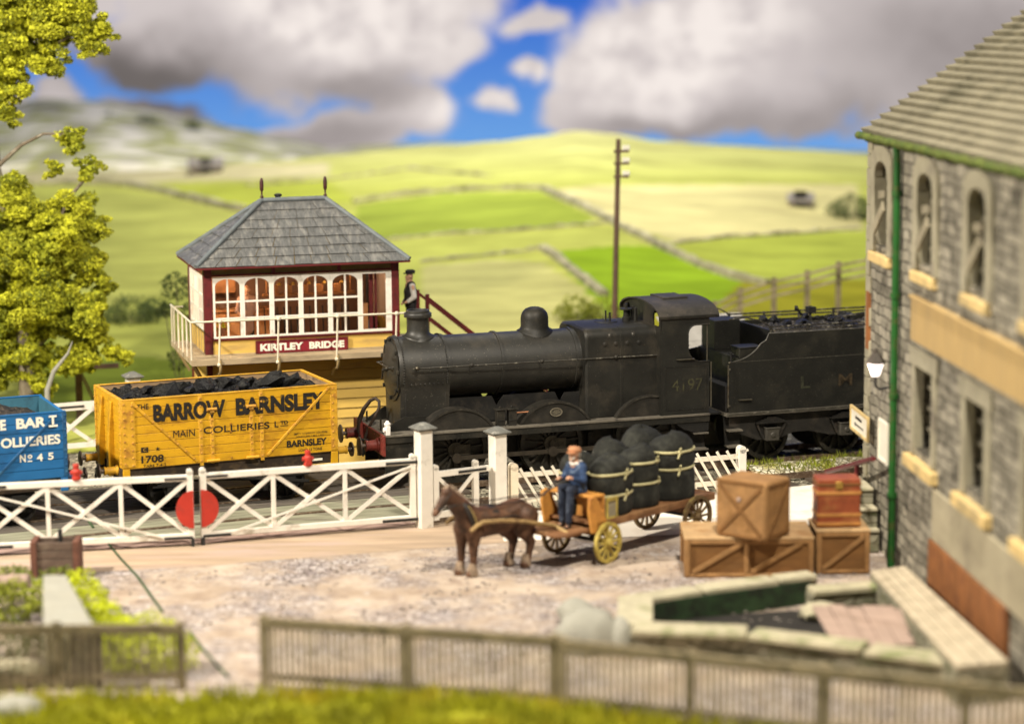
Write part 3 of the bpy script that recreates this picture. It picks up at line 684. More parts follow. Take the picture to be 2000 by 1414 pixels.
# ---- sky
def sky_material():
    m = bpy.data.materials.new('cloudy_sky'); m.use_nodes = True; nt = m.node_tree; N = nt.nodes; Lk = nt.links
    for n in list(N): N.remove(n)
    out = N.new('ShaderNodeOutputMaterial'); em = N.new('ShaderNodeEmission'); Lk.new(em.outputs[0], out.inputs[0])
    tc = N.new('ShaderNodeTexCoord')
    def mp_(sc): 
        x = N.new('ShaderNodeMapping'); x.inputs['Scale'].default_value = sc; Lk.new(tc.outputs['Object'], x.inputs['Vector']); return x.outputs['Vector']
    def noise(vec, sc, det=6, ro=.55):
        n = N.new('ShaderNodeTexNoise'); n.inputs['Scale'].default_value = sc; n.inputs['Detail'].default_value = det; n.inputs['Roughness'].default_value = ro; Lk.new(vec, n.inputs['Vector']); return n
    vec = mp_((1, 0, 1.25))
    warp = noise(vec, .12, 5, .55)
    vm = N.new('ShaderNodeVectorMath'); vm.operation = 'SUBTRACT'; Lk.new(warp.outputs['Color'], vm.inputs[0]); vm.inputs[1].default_value = (.5,.5,.5)
    vs_ = N.new('ShaderNodeVectorMath'); vs_.operation = 'SCALE'; Lk.new(vm.outputs[0], vs_.inputs[0]); vs_.inputs['Scale'].default_value = 6.5
    va = N.new('ShaderNodeVectorMath'); va.operation = 'ADD'; Lk.new(tc.outputs['Object'], va.inputs[0]); Lk.new(vs_.outputs[0], va.inputs[1])
    pos = va.outputs[0]
    def math_(op, a, b, clamp=False):
        x = N.new('ShaderNodeMath'); x.operation = op; x.use_clamp = clamp
        for i, v in ((0, a), (1, b)):
            if isinstance(v, (int, float)): x.inputs[i].default_value = v
            else: Lk.new(v, x.inputs[i])
        return x.outputs[0]
    def blob(cx, cz, rx, rz, soft=1.0):
        a = N.new('ShaderNodeVectorMath'); a.operation = 'SUBTRACT'; Lk.new(pos, a.inputs[0]); a.inputs[1].default_value = (cx, 0, cz)
        b_ = N.new('ShaderNodeVectorMath'); b_.operation = 'MULTIPLY'; Lk.new(a.outputs[0], b_.inputs[0]); b_.inputs[1].default_value = (1/rx, 0, 1/rz)
        l = N.new('ShaderNodeVectorMath'); l.operation = 'LENGTH'; Lk.new(b_.outputs[0], l.inputs[0])
        r = N.new('ShaderNodeMapRange'); r.interpolation_type = 'SMOOTHERSTEP'; r.inputs['From Min'].default_value = 1+.5*soft; r.inputs['From Max'].default_value = max(0, 1-.75*soft)
        Lk.new(l.outputs['Value'], r.inputs['Value']); return r.outputs['Result']
    def union(L):
        acc = L[0]
        for x in L[1:]: acc = math_('MAXIMUM', acc, x)
        return acc
    def add(L):
        acc = L[0]
        for x in L[1:]: acc = math_('ADD', acc, x, True)
        return acc
    def B(u0, v0, u1, v1, soft=.8):      # cloud that fills a patch of the sky
        p = atY((u0+u1)/2, (v0+v1)/2, SKY_Y); k = SKY_Y/FPX*1.02
        return blob(p.x, p.z, abs(u1-u0)/2*k, abs(v1-v0)/2*k, soft)
    clouds = union([B(150,-300,840,150,.6), B(140,20,420,185,.7), B(380,-120,900,215,.6), B(600,-300,1010,60,.7), B(-300,-300,260,140,.7), B(700,-40,930,150), B(700,150,900,290,.9), B(560,215,800,320,.9), B(430,235,720,330,.9),
                    B(1085,60,1420,240,.7), B(1110,-40,1700,230,.6), B(1400,-300,2400,270,.6), B(1060,150,1300,262,.7), B(990,120,1080,165,1), B(930,180,1015,228,1), B(30,185,170,270,.9), B(190,195,420,270,.9), B(940,0,1100,60,1), B(-300,120,70,290,.8), B(1230,150,1700,262,.7)])
    dens = math_('ADD', clouds, math_('MULTIPLY', math_('SUBTRACT', noise(mp_((1,0,1.3)), .20, 8, .62).outputs['Fac'], .5), 1.0)); dens = math_('ADD', dens, math_('MULTIPLY', math_('SUBTRACT', noise(mp_((1,0,1.2)), .75, 6, .65).outputs['Fac'], .5), .75))
    mk = N.new('ShaderNodeMapRange'); mk.interpolation_type = 'SMOOTHSTEP'; mk.inputs['From Min'].default_value = .08; mk.inputs['From Max'].default_value = .72; Lk.new(dens, mk.inputs['Value'])
    grey = add([B(120,60,560,230,1.1), B(-100,60,300,200,1.1), B(560,120,830,235,1.2), B(430,240,780,320,1), B(1380,180,1750,300,1.1), B(1600,-40,2200,230,1.2), B(1130,205,1420,275,1.1), B(170,200,420,250,1)])
    bright = add([B(520,-80,960,130,1.2), B(1070,30,1420,210,1.2), B(1200,-60,1560,150,1.2), B(780,185,930,250,1), B(420,-60,700,60,1.2), B(1000,130,1080,165,1), B(940,185,1010,225,1)])
    def mix(a, b, f):
        x = N.new('ShaderNodeMix'); x.data_type = 'RGBA'
        for s_, val in ((6, a), (7, b)):
            if isinstance(val, tuple): x.inputs[s_].default_value = (*val, 1)
            else: Lk.new(val, x.inputs[s_])
        if isinstance(f, float): x.inputs[0].default_value = f
        else: Lk.new(f, x.inputs[0])
        return x.outputs[2]
    tex = noise(mp_((1,0,1.5)), .16, 7, .6).outputs['Fac']
    base = mix(lin('c8bebd'), lin('dad0cd'), tex)
    puff = noise(mp_((1,0,1.2)), .45, 6, .6).outputs['Fac']
    pf_ = N.new('ShaderNodeMapRange'); pf_.inputs['From Min'].default_value = .36; pf_.inputs['From Max'].default_value = .56; Lk.new(puff, pf_.inputs['Value'])
    c = mix(base, lin('f6ece6'), math_('MULTIPLY', bright, pf_.outputs['Result'], True))
    gshade = mix(lin('7c7473'), lin('aaa09e'), math_('MULTIPLY', math_('ADD', tex, puff), .5))
    c = mix(c, gshade, math_('MULTIPLY', grey, math_('ADD', .25, math_('MULTIPLY', tex, 1.1)), True))
    dk = union([B(150,100,430,215,1), B(260,150,470,235,1)])
    c = mix(c, lin('5c5653'), math_('MULTIPLY', dk, .8))
    sepz = N.new('ShaderNodeSeparateXYZ'); Lk.new(tc.outputs['Object'], sepz.inputs[0])
    zr = N.new('ShaderNodeMapRange'); zr.inputs['From Min'].default_value = atY(1000,300,SKY_Y).z; zr.inputs['From Max'].default_value = atY(1000,-40,SKY_Y).z; Lk.new(sepz.outputs[2], zr.inputs['Value'])
    blue = mix(lin('6fa6e6'), lin('2860cc'), zr.outputs['Result'])
    c = mix(blue, c, mk.outputs['Result'])
    Lk.new(c, em.inputs[0]); em.inputs[1].default_value = 1.0
    return m
SKY_Y = 140.0
M['sky'] = sky_material()
b = MB(); vs = []; n = 48
for i in range(n+1):
    a = -1 + 2*i/n; x = 85*a; y = SKY_Y - 38*(abs(a)**4)
    vs += [(x, y, -12), (x, y, 60)]
b.add(vs, [(2*i, 2*i+2, 2*i+3, 2*i+1) for i in range(n)])
structure(b.build('sky', M['sky'], smooth=180))
# ================================================================== the train
def arc(cx, cz, r, a0, a1, n): return [(cx + r*cos(radians(a0+(a1-a0)*i/n)), cz + r*sin(radians(a0+(a1-a0)*i/n))) for i in range(n+1)]

def spoked_wheel(parent, x, y, z, R, width, nsp, mat, hubr=.16, crank=False, rimw=.10):
    """Wheel in the x,z plane: rim with flange as the part, spokes and hub as sub-parts."""
    w = MB(); sgn = 1 if y > 0 else -1
    prof = [(R-rimw, -width/2), (R, -width/2), (R, width/2), (R-rimw, width/2), (R-rimw, -width/2)]
    w.loft([w.ring((x, y+h, z), (0,1,0), r, 40) for r, h in prof], False, False)
    w.loft([w.ring((x, y-sgn*width/2, z), (0,1,0), R+.03, 40), w.ring((x, y-sgn*(width/2+.03), z), (0,1,0), R+.03, 40)])
    rim = w.build('wheel', mat, parent, smooth=35)
    s = MB()
    for k in range(nsp):
        a = 2*pi*k/nsp + .1; s.bar((x+hubr*.8*cos(a), y, z+hubr*.8*sin(a)), (x+(R-rimw*.6)*cos(a), y, z+(R-rimw*.6)*sin(a)), .055, .045, (0,1,0))
    s.build('spokes', mat, rim)
    h = MB(); h.lathe([(hubr, -width/2-.01), (hubr, width/2+.01)], (x, y, z), (0,1,0), 24)
    if crank: h.box(x-.06, x+.36, y-width/2-.02, y+width/2+.0, z-.12, z+.12)
    h.lathe([(.07, -width/2-.05), (.07, width/2+.05)], (x, y, z), (0,1,0), 16)
    h.build('hub', M['hubgrey'], rim, smooth=35)
    return rim
M['splash'] = pm('splasher_black', (.016,.0145,.0115), .55, .3, 3, (.035,.03,.023), .45, 2, .05, 50, 0, .35)  # lighter than the engine black: the lit splasher tops are put into the colour
M['edge2'] = pm('splasher_edge', (.022,.020,.016), .45, .3, 4, (.06,.055,.042), .3, 4)
M['tyre'] = pm('wheel_black', (.018,.016,.012), .5, .3, 6, (.05,.043,.032), .4, 4)
M['hubgrey'] = pm('hub_grey', (.07,.062,.045), .6, .25, 6, (.03,.025,.02), .4, 5)

def buffer(parent, x, y, z, d, mat, L=.48, R=.22, housing=None, k=1.0):
    """Buffer whose housing stands on the beam at x and points along d (-1 or 1)."""
    b = MB(); b.lathe([(.17*k,0), (.165*k,.03), (.125*k,.06), (.115*k,.26), (.135*k,.28), (.135*k,.31)], (x, y, z), (d,0,0), 20)
    o = b.build('buffer', housing or mat, parent, smooth=35)
    h = MB(); h.lathe([(.05,.30), (.05,L-.05)], (x, y, z), (d,0,0), 12); h.lathe([(R,L-.05), (R,L-.02), (R*.6,L+.005), (.01,L+.015)], (x, y, z), (d,0,0), 24)
    h.build('buffer_head', M['bufsteel'], o, smooth=35)
    return o
M['bufsteel'] = pm('buffer_steel', (.085,.06,.042), .5, .3, 6, (.03,.022,.018), .5, 4, metal=.3)

# ------------------------------------------------------------------ steam engine
def build_engine():
    t = thing('steam_locomotive', 'matt black six wheeled steam engine numbered 4197 with cab, dome and chimney', 'steam engine', LOCO.o, LOCO.yaw)
    ZC, RB = 2.70, .75                                     # boiler centre height and radius
    # boiler with its bands
    b = MB(); b.lathe([(RB-.02,1.80),(RB-.02,1.83),(RB-.02,3.09),(RB+.012,3.095),(RB+.012,3.15),(RB-.02,3.155),(RB-.02,4.98),(RB+.012,4.985),(RB+.012,5.04),(RB-.02,5.045),(RB-.02,5.3)], (0,0,ZC), (1,0,0), 64)
    boiler = b.build('boiler', M['boiler'], t, smooth=35)
    # smokebox: rounded top over a straight sided saddle
    outl = [(RB*cos(a), ZC + RB*sin(a)) for a in [radians(-22 + 224*i/40) for i in range(41)]]
    outl = [(.60, 1.36), (.62, 1.9), (.66, 2.2)] + outl + [(-.66, 2.2), (-.62, 1.9), (-.60, 1.36)]
    b = MB(); b.prismx(outl, .60, 1.80)
    b.lathe([(RB+.015,1.74),(RB+.015,1.815)], (0,0,ZC), (1,0,0), 64); b.lathe([(RB+.015,.565),(RB+.02,.585),(RB+.02,.66),(RB,.665)], (0,0,ZC), (1,0,0), 64)
    sm = b.build('smokebox', M['boiler'], t, smooth=35)
    b = MB()
    for xr, rr in ((.62, RB+.02), (1.78, RB+.015)):
        for k in range(46):
            a = radians(-20 + 220*k/45); b.ico((xr+.05*(1 if xr < 1 else -1), rr*cos(a), ZC + rr*sin(a)), .021, sub=1)
    for k in range(9): b.ico((.85+.11*k, -.62, 1.46), .02, sub=1); b.ico((.85+.11*k, -.72, 2.40), .02, sub=1)
    for k in range(14): b.ico((.72, -.615 - .003*k, 1.5+.05*k), .013, sub=1); b.ico((1.70, -.615-.003*k, 1.5+.05*k), .013, sub=1)
    b.build('rivets', M['boiler'], sm, smooth=180)
    # smokebox door, dished, with hinge straps, dogs, rail and handle
    b = MB(); b.lathe([(.66,.57),(.66,.545),(.60,.52),(.45,.48),(.25,.45),(.02,.44)], (0,0,ZC), (1,0,0), 48)
    dr = b.build('smokebox_door', M['boiler'], t, smooth=40)
    b = MB()
    for zz in (ZC+.28, ZC-.28): b.bar((.515, -.66, zz), (.475, .1, zz), .03, .07)
    b.cyl((.53, -.67, ZC-.42), (.53, -.67, ZC+.42), .025, n=10)
    b.build('hinge', M['loco'], dr)
    b = MB()
    for a in (20, 62, 90, 140, 180, 222, 270, 318): b.box(.50, .56, .69*cos(radians(a))-.035, .69*cos(radians(a))+.035, ZC+.69*sin(radians(a))-.045, ZC+.69*sin(radians(a))+.045)
    b.build('door_dog', M['loco'], dr, bevel=.01)
    b = MB(); b.tube([(.36, -.5, ZC+.10), (.36, .5, ZC+.10)], .018); b.cyl((.36,-.5,ZC+.1), (.50,-.5,ZC+.1), .016, n=8); b.cyl((.36,.5,ZC+.1), (.50,.5,ZC+.1), .016, n=8)
    b.build('door_handrail', M['railing'], dr, smooth=40)
    b = MB(); b.cyl((.46,0,ZC-.02), (.34,0,ZC-.02), .03, n=10); b.bar((.36,0,ZC-.02), (.36,.10,ZC-.26), .03, .03, (1,0,0)); b.bar((.39,0,ZC-.02), (.39,-.2,ZC+.05), .03, .03, (1,0,0))
    b.build('door_handle', M['railing'], dr, smooth=40)
    b = MB(); b.box(.40,.42,-.03,.03,ZC+.38,ZC+.56); b.build('lamp_iron', M['loco'], dr)
    # chimney
    b = MB(); cx = 1.24
    saddle = []
    for r_, up in ((.385,0),(.375,.022),(.315,.045),(.275,.09),(.262,.16),(.255,.30),(.258,.44),(.262,.452),(.262,.455),(.325,.458),(.33,.47),(.33,.54),(.318,.56),(.28,.565),(.275,.615),(.262,.63),(.225,.63),(.22,.61),(.22,.3)):
        ring = []
        for k in range(40):
            a = 2*pi*k/40; X, Y = r_*cos(a), r_*sin(a); base = sqrt(max(0, (RB+.005)**2 - Y*Y)) if r_ > .26 or up < .2 else RB
            w = max(0, 1 - up/.2); zb = ZC + base*w + RB*(1-w); ring.append(Vector((cx+X, Y, zb+up-.01)))
        saddle.append(ring)
    b.loft(saddle, True, True); b.build('chimney', M['boiler'], t, smooth=32)
    # dome
    b = MB(); dx = 4.17; rings = []
    for r_, up in ((.44,0),(.425,.02),(.36,.055),(.335,.11),(.335,.30),(.325,.38),(.29,.46),(.22,.53),(.12,.57),(.01,.58)):
        ring = []
        for k in range(40):
            a = 2*pi*k/40; X, Y = r_*cos(a), r_*sin(a); w = max(0, 1 - up/.16); base = sqrt(max(0, (RB-.005)**2 - Y*Y))
            ring.append(Vector((dx+X, Y, ZC + base*w + (RB-.02)*(1-w) + up - .01)))
        rings.append(ring)
    b.loft(rings, True, True); b.build('dome', M['loco'], t, smooth=40)
    # firebox, flat sided with rounded shoulders
    def fb(hw, zt, r): return [(-hw, 1.36), (-hw, zt-r)] + [(-(hw-r) + r*cos(radians(a)), zt-r + r*sin(radians(a))) for a in (170,155,140,125,110,98)] + [(0, zt+.03)] + [(hw-r + r*cos(radians(a)), zt-r + r*sin(radians(a))) for a in (82,70,55,40,25,10)] + [(hw, zt-r), (hw, 1.36)]
    b = MB(); b.loft([[Vector((x, y, z)) for y, z in reversed(fb(hw, zt, r))] for x, hw, zt, r in ((5.13,.90,3.46,.20),(5.18,.94,3.50,.22),(5.22,.945,3.505,.22),(6.02,.945,3.505,.22),(6.025,.953,3.515,.22),(6.075,.953,3.515,.22),(6.08,.945,3.505,.22),(6.99,.945,3.505,.22))])
    fbx = b.build('firebox', M['loco'], t, smooth=30)
    for x, z in ((5.62,3.13),(5.90,3.13),(6.20,3.13),(6.50,3.13),(5.76,3.34),(6.36,3.34)):
        b = MB(); yy = -.945 if z < 3.2 else -.915
        b.lathe([(.062,0),(.062,.012),(.045,.014),(.045,.03),(.02,.04)], (x, yy+.005, z), (0,-1,.12 if z < 3.2 else .7), 14); b.build('washout_plug', M['railing'] if z > 3.2 else M['loco'], fbx, smooth=40)
    b = MB(); b.lathe([(.30,0),(.29,.035),(.10,.05),(.09,.06)], (6.05,.1,3.51), (0,0,1), 28); b.cyl((6.05,.1,3.55), (6.05,.1,3.80), .022, n=8); b.cyl((6.12,.0,3.55), (6.12,.0,3.76), .028, n=8)
    b.build('whistle', M['loco'], t, smooth=40)
    b = MB(); b.lathe([(.10,0),(.10,.12),(.07,.14),(.07,.30),(.16,.31),(.16,.34),(.04,.36),(.04,.45)], (6.55,0,3.5), (0,0,1), 20)
    for s in (-.1,.1): b.cyl((6.75,s,3.5), (6.75,s,3.86), .05, n=12)
    b.build('safety_valve', M['loco'], t, smooth=40)
    # footplate, valance, frames
    b = MB(); b.box(.02, 8.22, -1.32, 1.32, 1.30, 1.345); b.build('footplate', M['treads'], t, bevel=.006)
    for s in (-1, 1):
        b = MB(); b.box(.05, 8.21, s*1.28-.02, s*1.28+.02, 1.15, 1.30); b.build('valance', M['loco'], t)
        b = MB(); b.box(.06, 8.20, s*.62-.02, s*.62+.02, .55, 1.30)
        b.box(.06,.9, s*.62-.03, s*.62+.03, .42, .6); b.build('frame', M['under'], t)
        b = MB(); b.prism([(.03,.42),(.62,.42),(.62,.75),(.75,1.0),(.95,1.15),(.03,1.15)], s*1.24-.015, s*1.24+.015); b.build('front_step', M['loco'], t)
    b = MB(); b.box(-.03, .03, -1.33, 1.33, .86, 1.345)
    bb = b.build('buffer_beam', M['beamred'], t, bevel=.008)
    b = MB()
    for yy in (-1.2,-1.05,-.6,-.3,.3,.6,1.05,1.2):
        for zz in (.93, 1.27): b.ico((-.035, yy, zz), .016)
    for zz in (.9,.98,1.06,1.14,1.22,1.3): b.ico((-.035, -1.29, zz), .014)
    b.build('rivets', M['beamred'], bb, smooth=180)
    for s in (-1, 1): buffer(t, -.03, s*.87, 1.06, -1, M['beamred'])
    b = MB(); b.tube([(-.05,.48,1.05), (-.12,.48,1.15), (-.11,.45,1.45), (-.02,.36,1.72), (.10,.22,1.93), (.19,.08,2.0), (.25,-.02,1.94), (.24,-.06,1.80), (.14,-.04,1.58), (.0,.04,1.32), (-.09,.08,1.05)], [.06,.06,.06,.052,.045,.04,.038,.038,.038,.036,.036], 10)
    b.build('brake_hose', M['hose'], t, smooth=60)
    b = MB(); b.cyl((-.05,.48,.92), (-.11,.47,1.42), .07, n=10); b.build('vacuum_standpipe', M['beamred'], t, smooth=40)
    b = MB(); b.tube([(-.03,0,1.02),(-.18,0,1.04),(-.26,0,1.10),(-.22,0,1.16)], .03, 8); b.tube([(-.12,-.05,1.0),(-.14,-.05,.8),(-.16,0,.66),(-.14,.05,.8),(-.12,.05,1.0)], .025, 6)
    b.build('coupling_hook', M['under'], t, smooth=50)
    b = MB(); b.box(.06,.16,-1.30,-1.12,1.345,1.56); b.lathe([(.07,0),(.08,.05),(.05,.08),(.03,.12)], (.11,-1.21,1.56), (0,0,1), 14); b.lathe([(.06,0),(.06,.05)], (.06,-1.21,1.46), (-1,0,0), 14)
    b.build('headlamp', M['whitelamp'], t, bevel=.01)
    for yy in (-.62, .62):
        b = MB(); b.box(.10,.13,yy-.03,yy+.03,1.345,1.62); b.build('lamp_iron', M['loco'], t)
    # sloping sandbox wings beside the smokebox
    for s in (-1, 1):
        b = MB(); b.prism([(.12,1.345),(1.15,1.345),(1.15,1.66),(.62,1.66),(.40,1.56)], s*.82-.02, s*.82+.02); b.build('frame_wing', M['loco'], t)
    # splashers over the wheels
    for x, R, nm in ((1.87,.86,0),(4.28,.88,1),(6.72,.88,2)):
        for s in (-1, 1):
            h = 1.345; a0 = math.degrees(math.asin((h-.80)/(R+.16)))
            out = arc(x, .80, R+.16, a0, 180-a0, 28)
            y0, y1 = (s*1.12, s*.66)
            b = MB(); b.prism(out, min(y0,y1), max(y0,y1))
            rim_o = arc(x, .80, R+.185, a0, 180-a0, 28); rim_i = arc(x, .80, R+.13, a0, 180-a0, 28)
            sp = b.build('splasher', M['splash'], t, smooth=30)
            b = MB(); b.prism(rim_o + list(reversed(rim_i)), s*1.12-.015*1, s*1.12+.03*s); b.build('splasher_beading', M['edge2'], sp, smooth=30)
            if nm == 1 and s == -1:
                b = MB(); ring = [Vector((x+.02+.155*cos(2*pi*k/28), -1.125, 1.60+.105*sin(2*pi*k/28))) for k in range(28)]
                b.loft([ring, [p+Vector((0,-.02,0)) for p in ring]]); pl_ = b.build('works_plate', M['hubgrey'], sp)
                ring2 = [Vector((x+.02+.135*cos(2*pi*k/28), -1.147, 1.60+.087*sin(2*pi*k/28))) for k in range(28)]
                ring3 = [Vector((x+.02+.155*cos(2*pi*k/28), -1.147, 1.60+.105*sin(2*pi*k/28))) for k in range(28)]
                b = MB(); b.loft([ring3, [p+Vector((0,-.01,0)) for p in ring3], [p+Vector((0,-.01,0)) for p in ring2], ring2], False, False)
                for zz, w_ in ((1.635,.06),(1.60,.09),(1.565,.06)): b.box(x+.02-w_, x+.02+w_, -1.152, -1.146, zz-.007, zz+.007)
                b.build('plate_rim', M['plaque'], pl_)
    for x in (1.87, 4.28, 6.72):
        for s in (-1, 1): spoked_wheel(t, x, s*.80, .80, .79, .13, 15, M['tyre'], .19, True)
    for s in (-1,):
        b = MB(); b.bar((1.87, s*.93, .62), (6.72, s*.93, .62), .05, .10)
        for x in (1.87,4.28,6.72): b.lathe([(.12,-.03),(.12,.05)], (x, s*.93, .62), (0,s,0), 18)
        b.build('coupling_rod', M['rodsteel'], t, smooth=40)
    # lubricators and rods seen under the boiler
    for x in (2.93, 3.22):
        b = MB(); b.box(x-.10,x+.10,-1.12,-.95,1.345,1.72); b.box(x-.13,x+.13,-1.15,-.92,1.72,1.755); b.box(x-.10,x+.10,-1.135,-1.12,1.47,1.49)
        b.lathe([(.03,0),(.03,.05)], (x,-1.03,1.755), (0,0,1), 10); b.build('lubricator', M['loco'], t, bevel=.012)
    b = MB(); b.box(2.25,2.6,-.85,-.55,1.345,1.52); b.tube([(2.3,-.72,1.52),(2.3,-.72,1.57),(2.5,-.72,1.57),(2.5,-.72,1.52)], .012, 6)
    b.tube([(3.0,-1.22,1.36),(3.0,-1.22,1.39),(3.25,-1.22,1.39),(3.25,-1.22,1.36)], .01, 6)
    b.bar((2.6,-.5,1.4), (5.1,-.5,1.55), .04, .05); b.bar((2.6,.2,1.45), (4.2,.2,1.95), .05, .22); b.cyl((1.9,-.35,1.3),(3.2,-.35,1.45),.09,n=12)
    b.build('valve_gear', M['under'], t, smooth=40)
    for s in (-.48, .48):
        b = MB(); b.prism([(1.75,1.345),(5.2,1.345),(5.2,1.95),(4.75,1.95),(4.62,1.72),(4.5,1.98),(3.2,1.98),(3.02,1.74),(2.9,1.98),(1.75,1.98)], s-.02, s+.02); b.build('inside_frame', M['under'], t)
    b = MB(); b.tube([(3.35,-.98,1.62),(3.7,-.98,1.62)], .02, 6); b.build('copper_pipe', M['copper'], t)
    # ashpan, brake gear
    b = MB(); b.box(5.2,6.2,-.55,.55,.5,1.3); b.bar((1.0,-.7,.32),(7.6,-.7,.40),.04,.06)
    for x in (2.85,5.28): b.box(x-.06,x+.06,-.86,-.72,.35,1.0)
    b.build('ashpan', M['under'], t)
    # handrail
    b = MB(); b.tube([(.85,-.87,2.80),(6.98,-.99,2.80)], .020, 8)
    hr = b.build('handrail', M['railing'], t, smooth=50)
    for x in (.95, 2.28, 4.02, 5.9):
        b = MB(); yy = -.87 - .12*(x-.85)/6.13; b.ico((x, yy-.01, 2.81), .052, sub=2); b.cyl((x, yy, 2.80), (x, yy+.18, 2.80), .018, n=8); b.build('handrail_knob', M['loco'] if x > 1 else M['steel'], hr, smooth=60)
    # cab
    xs, xe, yw = 6.97, 8.22, 1.22
    cut = [(8.22,2.62)] + [(8.10+.0*i,2.62) for i in range(1)] + [(7.98 + .32*cos(radians(a)), 2.98 + .36*sin(radians(a))) for a in (262,245,228,210,195,180)] + [(7.66,3.30)] + [(7.88 + .22*cos(radians(a)), 3.30 + .22*sin(radians(a))) for a in (165,150,135,120,105,90)] + [(8.22,3.52)]
    side = [(xs,1.345),(xe,1.345)] + cut + [(8.22,3.74),(xs,3.74)]
    cab = None
    for s in (-1, 1):
        b = MB(); b.prism(side, s*yw-.018, s*yw+.018); c_ = b.build('cab_side', M['tank'] if s < 0 else M['tank'], t); cab = cab or c_
    b = MB()
    bd = [(7.08,1.47),(8.13,1.47),(8.13,2.52),(7.08,2.52)]
    for (x0,z0),(x1,z1) in zip(bd, bd[1:]+bd[:1]): b.bar((x0,-yw-.022,z0),(x1,-yw-.022,z1),.012,.022,(0,0,1) if z0==z1 else (1,0,0))
    b.tube([(p[0],-yw-.02,p[1]) for p in cut], .018, 6); b.build('beading', M['loco'], cab, smooth=50)
    b = MB(); fr = [(-yw,1.345),(yw,1.345),(yw,3.74)] + [(yw*cos(radians(a)), 3.74 + .34*sin(radians(a))) for a in (15,30,45,60,75,90,105,120,135,150,165)] + [(-yw,3.74)]
    hole = [(-.98 + .13*cos(2*pi*k/16), 3.62 + .15*sin(2*pi*k/16)) for k in range(16)]
    # front sheet made of two halves round the spectacle openings
    front = [(-yw,1.345),(-.86,1.345),(-.86,3.40),(-1.12,3.44),(-1.12,3.72),(-.86,3.80),(-.70,3.97),(-.95,3.93),(-yw,3.74)]
    b.prismx([(-yw,1.345),(-.92,1.345),(-.92,3.42),(-yw,3.42)], xs-.018, xs+.018)
    b.prismx([(yw,1.345),(.92,1.345),(.92,3.42),(yw,3.42)][::-1], xs-.018, xs+.018)
    b.prismx([(-.62,3.4),(.62,3.4),(.62,3.97)] + [(yw*cos(radians(a)), 3.74 + .34*sin(radians(a))) for a in (65,80,90,100,115)] + [(-.62,3.97)], xs-.018, xs+.018)
    for s in (-1, 1):
        out_ = [(s*yw,3.42),(s*.62,3.42),(s*.62,3.62),(s*.62,3.99),(s*.80,3.99),(s*yw*.9,3.88),(s*yw,3.76),(s*yw,3.6)]
        inn = [(s*1.10,3.50),(s*.76,3.50),(s*.74,3.62),(s*.76,3.80),(s*.84,3.88),(s*.98,3.84),(s*1.08,3.76),(s*1.12,3.6)]
        n_ = 8; vs = [(xs+dx_, y, z) for dx_ in (-.018,.018) for y, z in out_+inn]; fs = []
        for i in range(n_):
            j = (i+1)%n_; fs += [(i,j,n_+j,n_+i),(2*n_+i,2*n_+j,3*n_+j,3*n_+i),(n_+i,n_+j,3*n_+j,3*n_+i)]
        b.add(vs, fs)
    b.build('cab_front', M['loco'], t)
    # roof, an arched sheet
    b = MB(); rp = []
    for k in range(25):
        a = pi*k/24; yy = -1.30*cos(a); rp.append((yy, 3.72 + .36*sin(a)**.9))
    lo_ = [Vector((6.90, y, z)) for y, z in rp]; 
    th = .035; vs = []; n_ = len(rp)
    for x in (6.88, 8.45):
        for y, z in rp: vs.append((x, y, z))
        for y, z in rp: vs.append((x, y*.985, z-th))
    fs = []
    for i in range(n_-1): fs += [(i+1,i,2*n_+i,2*n_+i+1), (n_+i,n_+i+1,3*n_+i+1,3*n_+i), (i,i+1,n_+i+1,n_+i), (2*n_+i+1,2*n_+i,3*n_+i,3*n_+i+1)]
    fs += [(0,n_,3*n_,2*n_),(n_-1,2*n_+n_-1,3*n_+n_-1,2*n_-1)]
    b.add(vs, fs); roof = b.build('cab_roof', M['roofblack'], t, smooth=35)
    b = MB(); b.box(7.35,8.0,-.42,.42,4.06,4.115); b.build('roof_hatch', M['roofblack'], roof, bevel=.01)
    b = MB(); b.bar((6.88,-1.295,3.735),(8.45,-1.295,3.735),.02,.05); b.build('gutter', M['loco'], roof)
    b = MB(); b.cyl((8.17,-yw,2.62),(8.17,-yw,3.72),.018,n=8); b.cyl((8.27,-yw-.02,1.5),(8.27,-yw-.02,2.6),.018,n=8); b.build('grab_rail', M['steel'], t, smooth=50)
    b = MB(); b.tube([(7.36,-yw,2.70),(7.36,-yw-.08,2.70),(7.80,-yw-.08,2.70),(7.80,-yw,2.70)], .014, 6); b.box(7.36,7.80,-yw-.075,-yw,2.69,2.705); b.build('cab_handle', M['steel'], t)
    # fittings inside the cab
    b = MB(); b.box(7.0,7.35,-.75,.75,1.4,2.9); b.cyl((7.35,-.3,2.6),(7.62,-.3,2.6),.05,n=10); b.cyl((7.4,.35,2.9),(7.75,.35,2.75),.04,n=8); b.box(7.35,7.5,-.2,.2,1.9,2.3); b.bar((7.7,-.6,2.3),(7.95,-.6,2.95),.04,.04); b.box(7.5,8.2,.7,1.1,1.4,2.2)
    b.build('backhead', M['under'], t, bevel=.01)
    b = MB(); b.box(7.0,8.22,-1.2,1.2,1.345,1.42); b.build('cab_floor', M['under'], t)
    # cab steps
    for z_ in (.45,.85): 
        b = MB(); b.box(7.80,8.18,-1.32,-1.05,z_,z_+.03); b.build('step', M['treads'], t)
    b = MB(); b.prism([(7.75,1.15),(8.2,1.15),(8.17,.42),(7.80,.42)], -1.08, -1.05); b.prism([(7.3,1.15),(8.2,1.15),(8.2,.92),(7.9,.86),(7.55,.98)], -1.27, -1.24); b.build('step_plate', M['under'], t)
    lettering('4197', M['gilt'], t, (7.24,-yw-.022,1.92), (1,0,0), (0,0,1), .80, .30, .0, .004, 'cab_number')
    return t
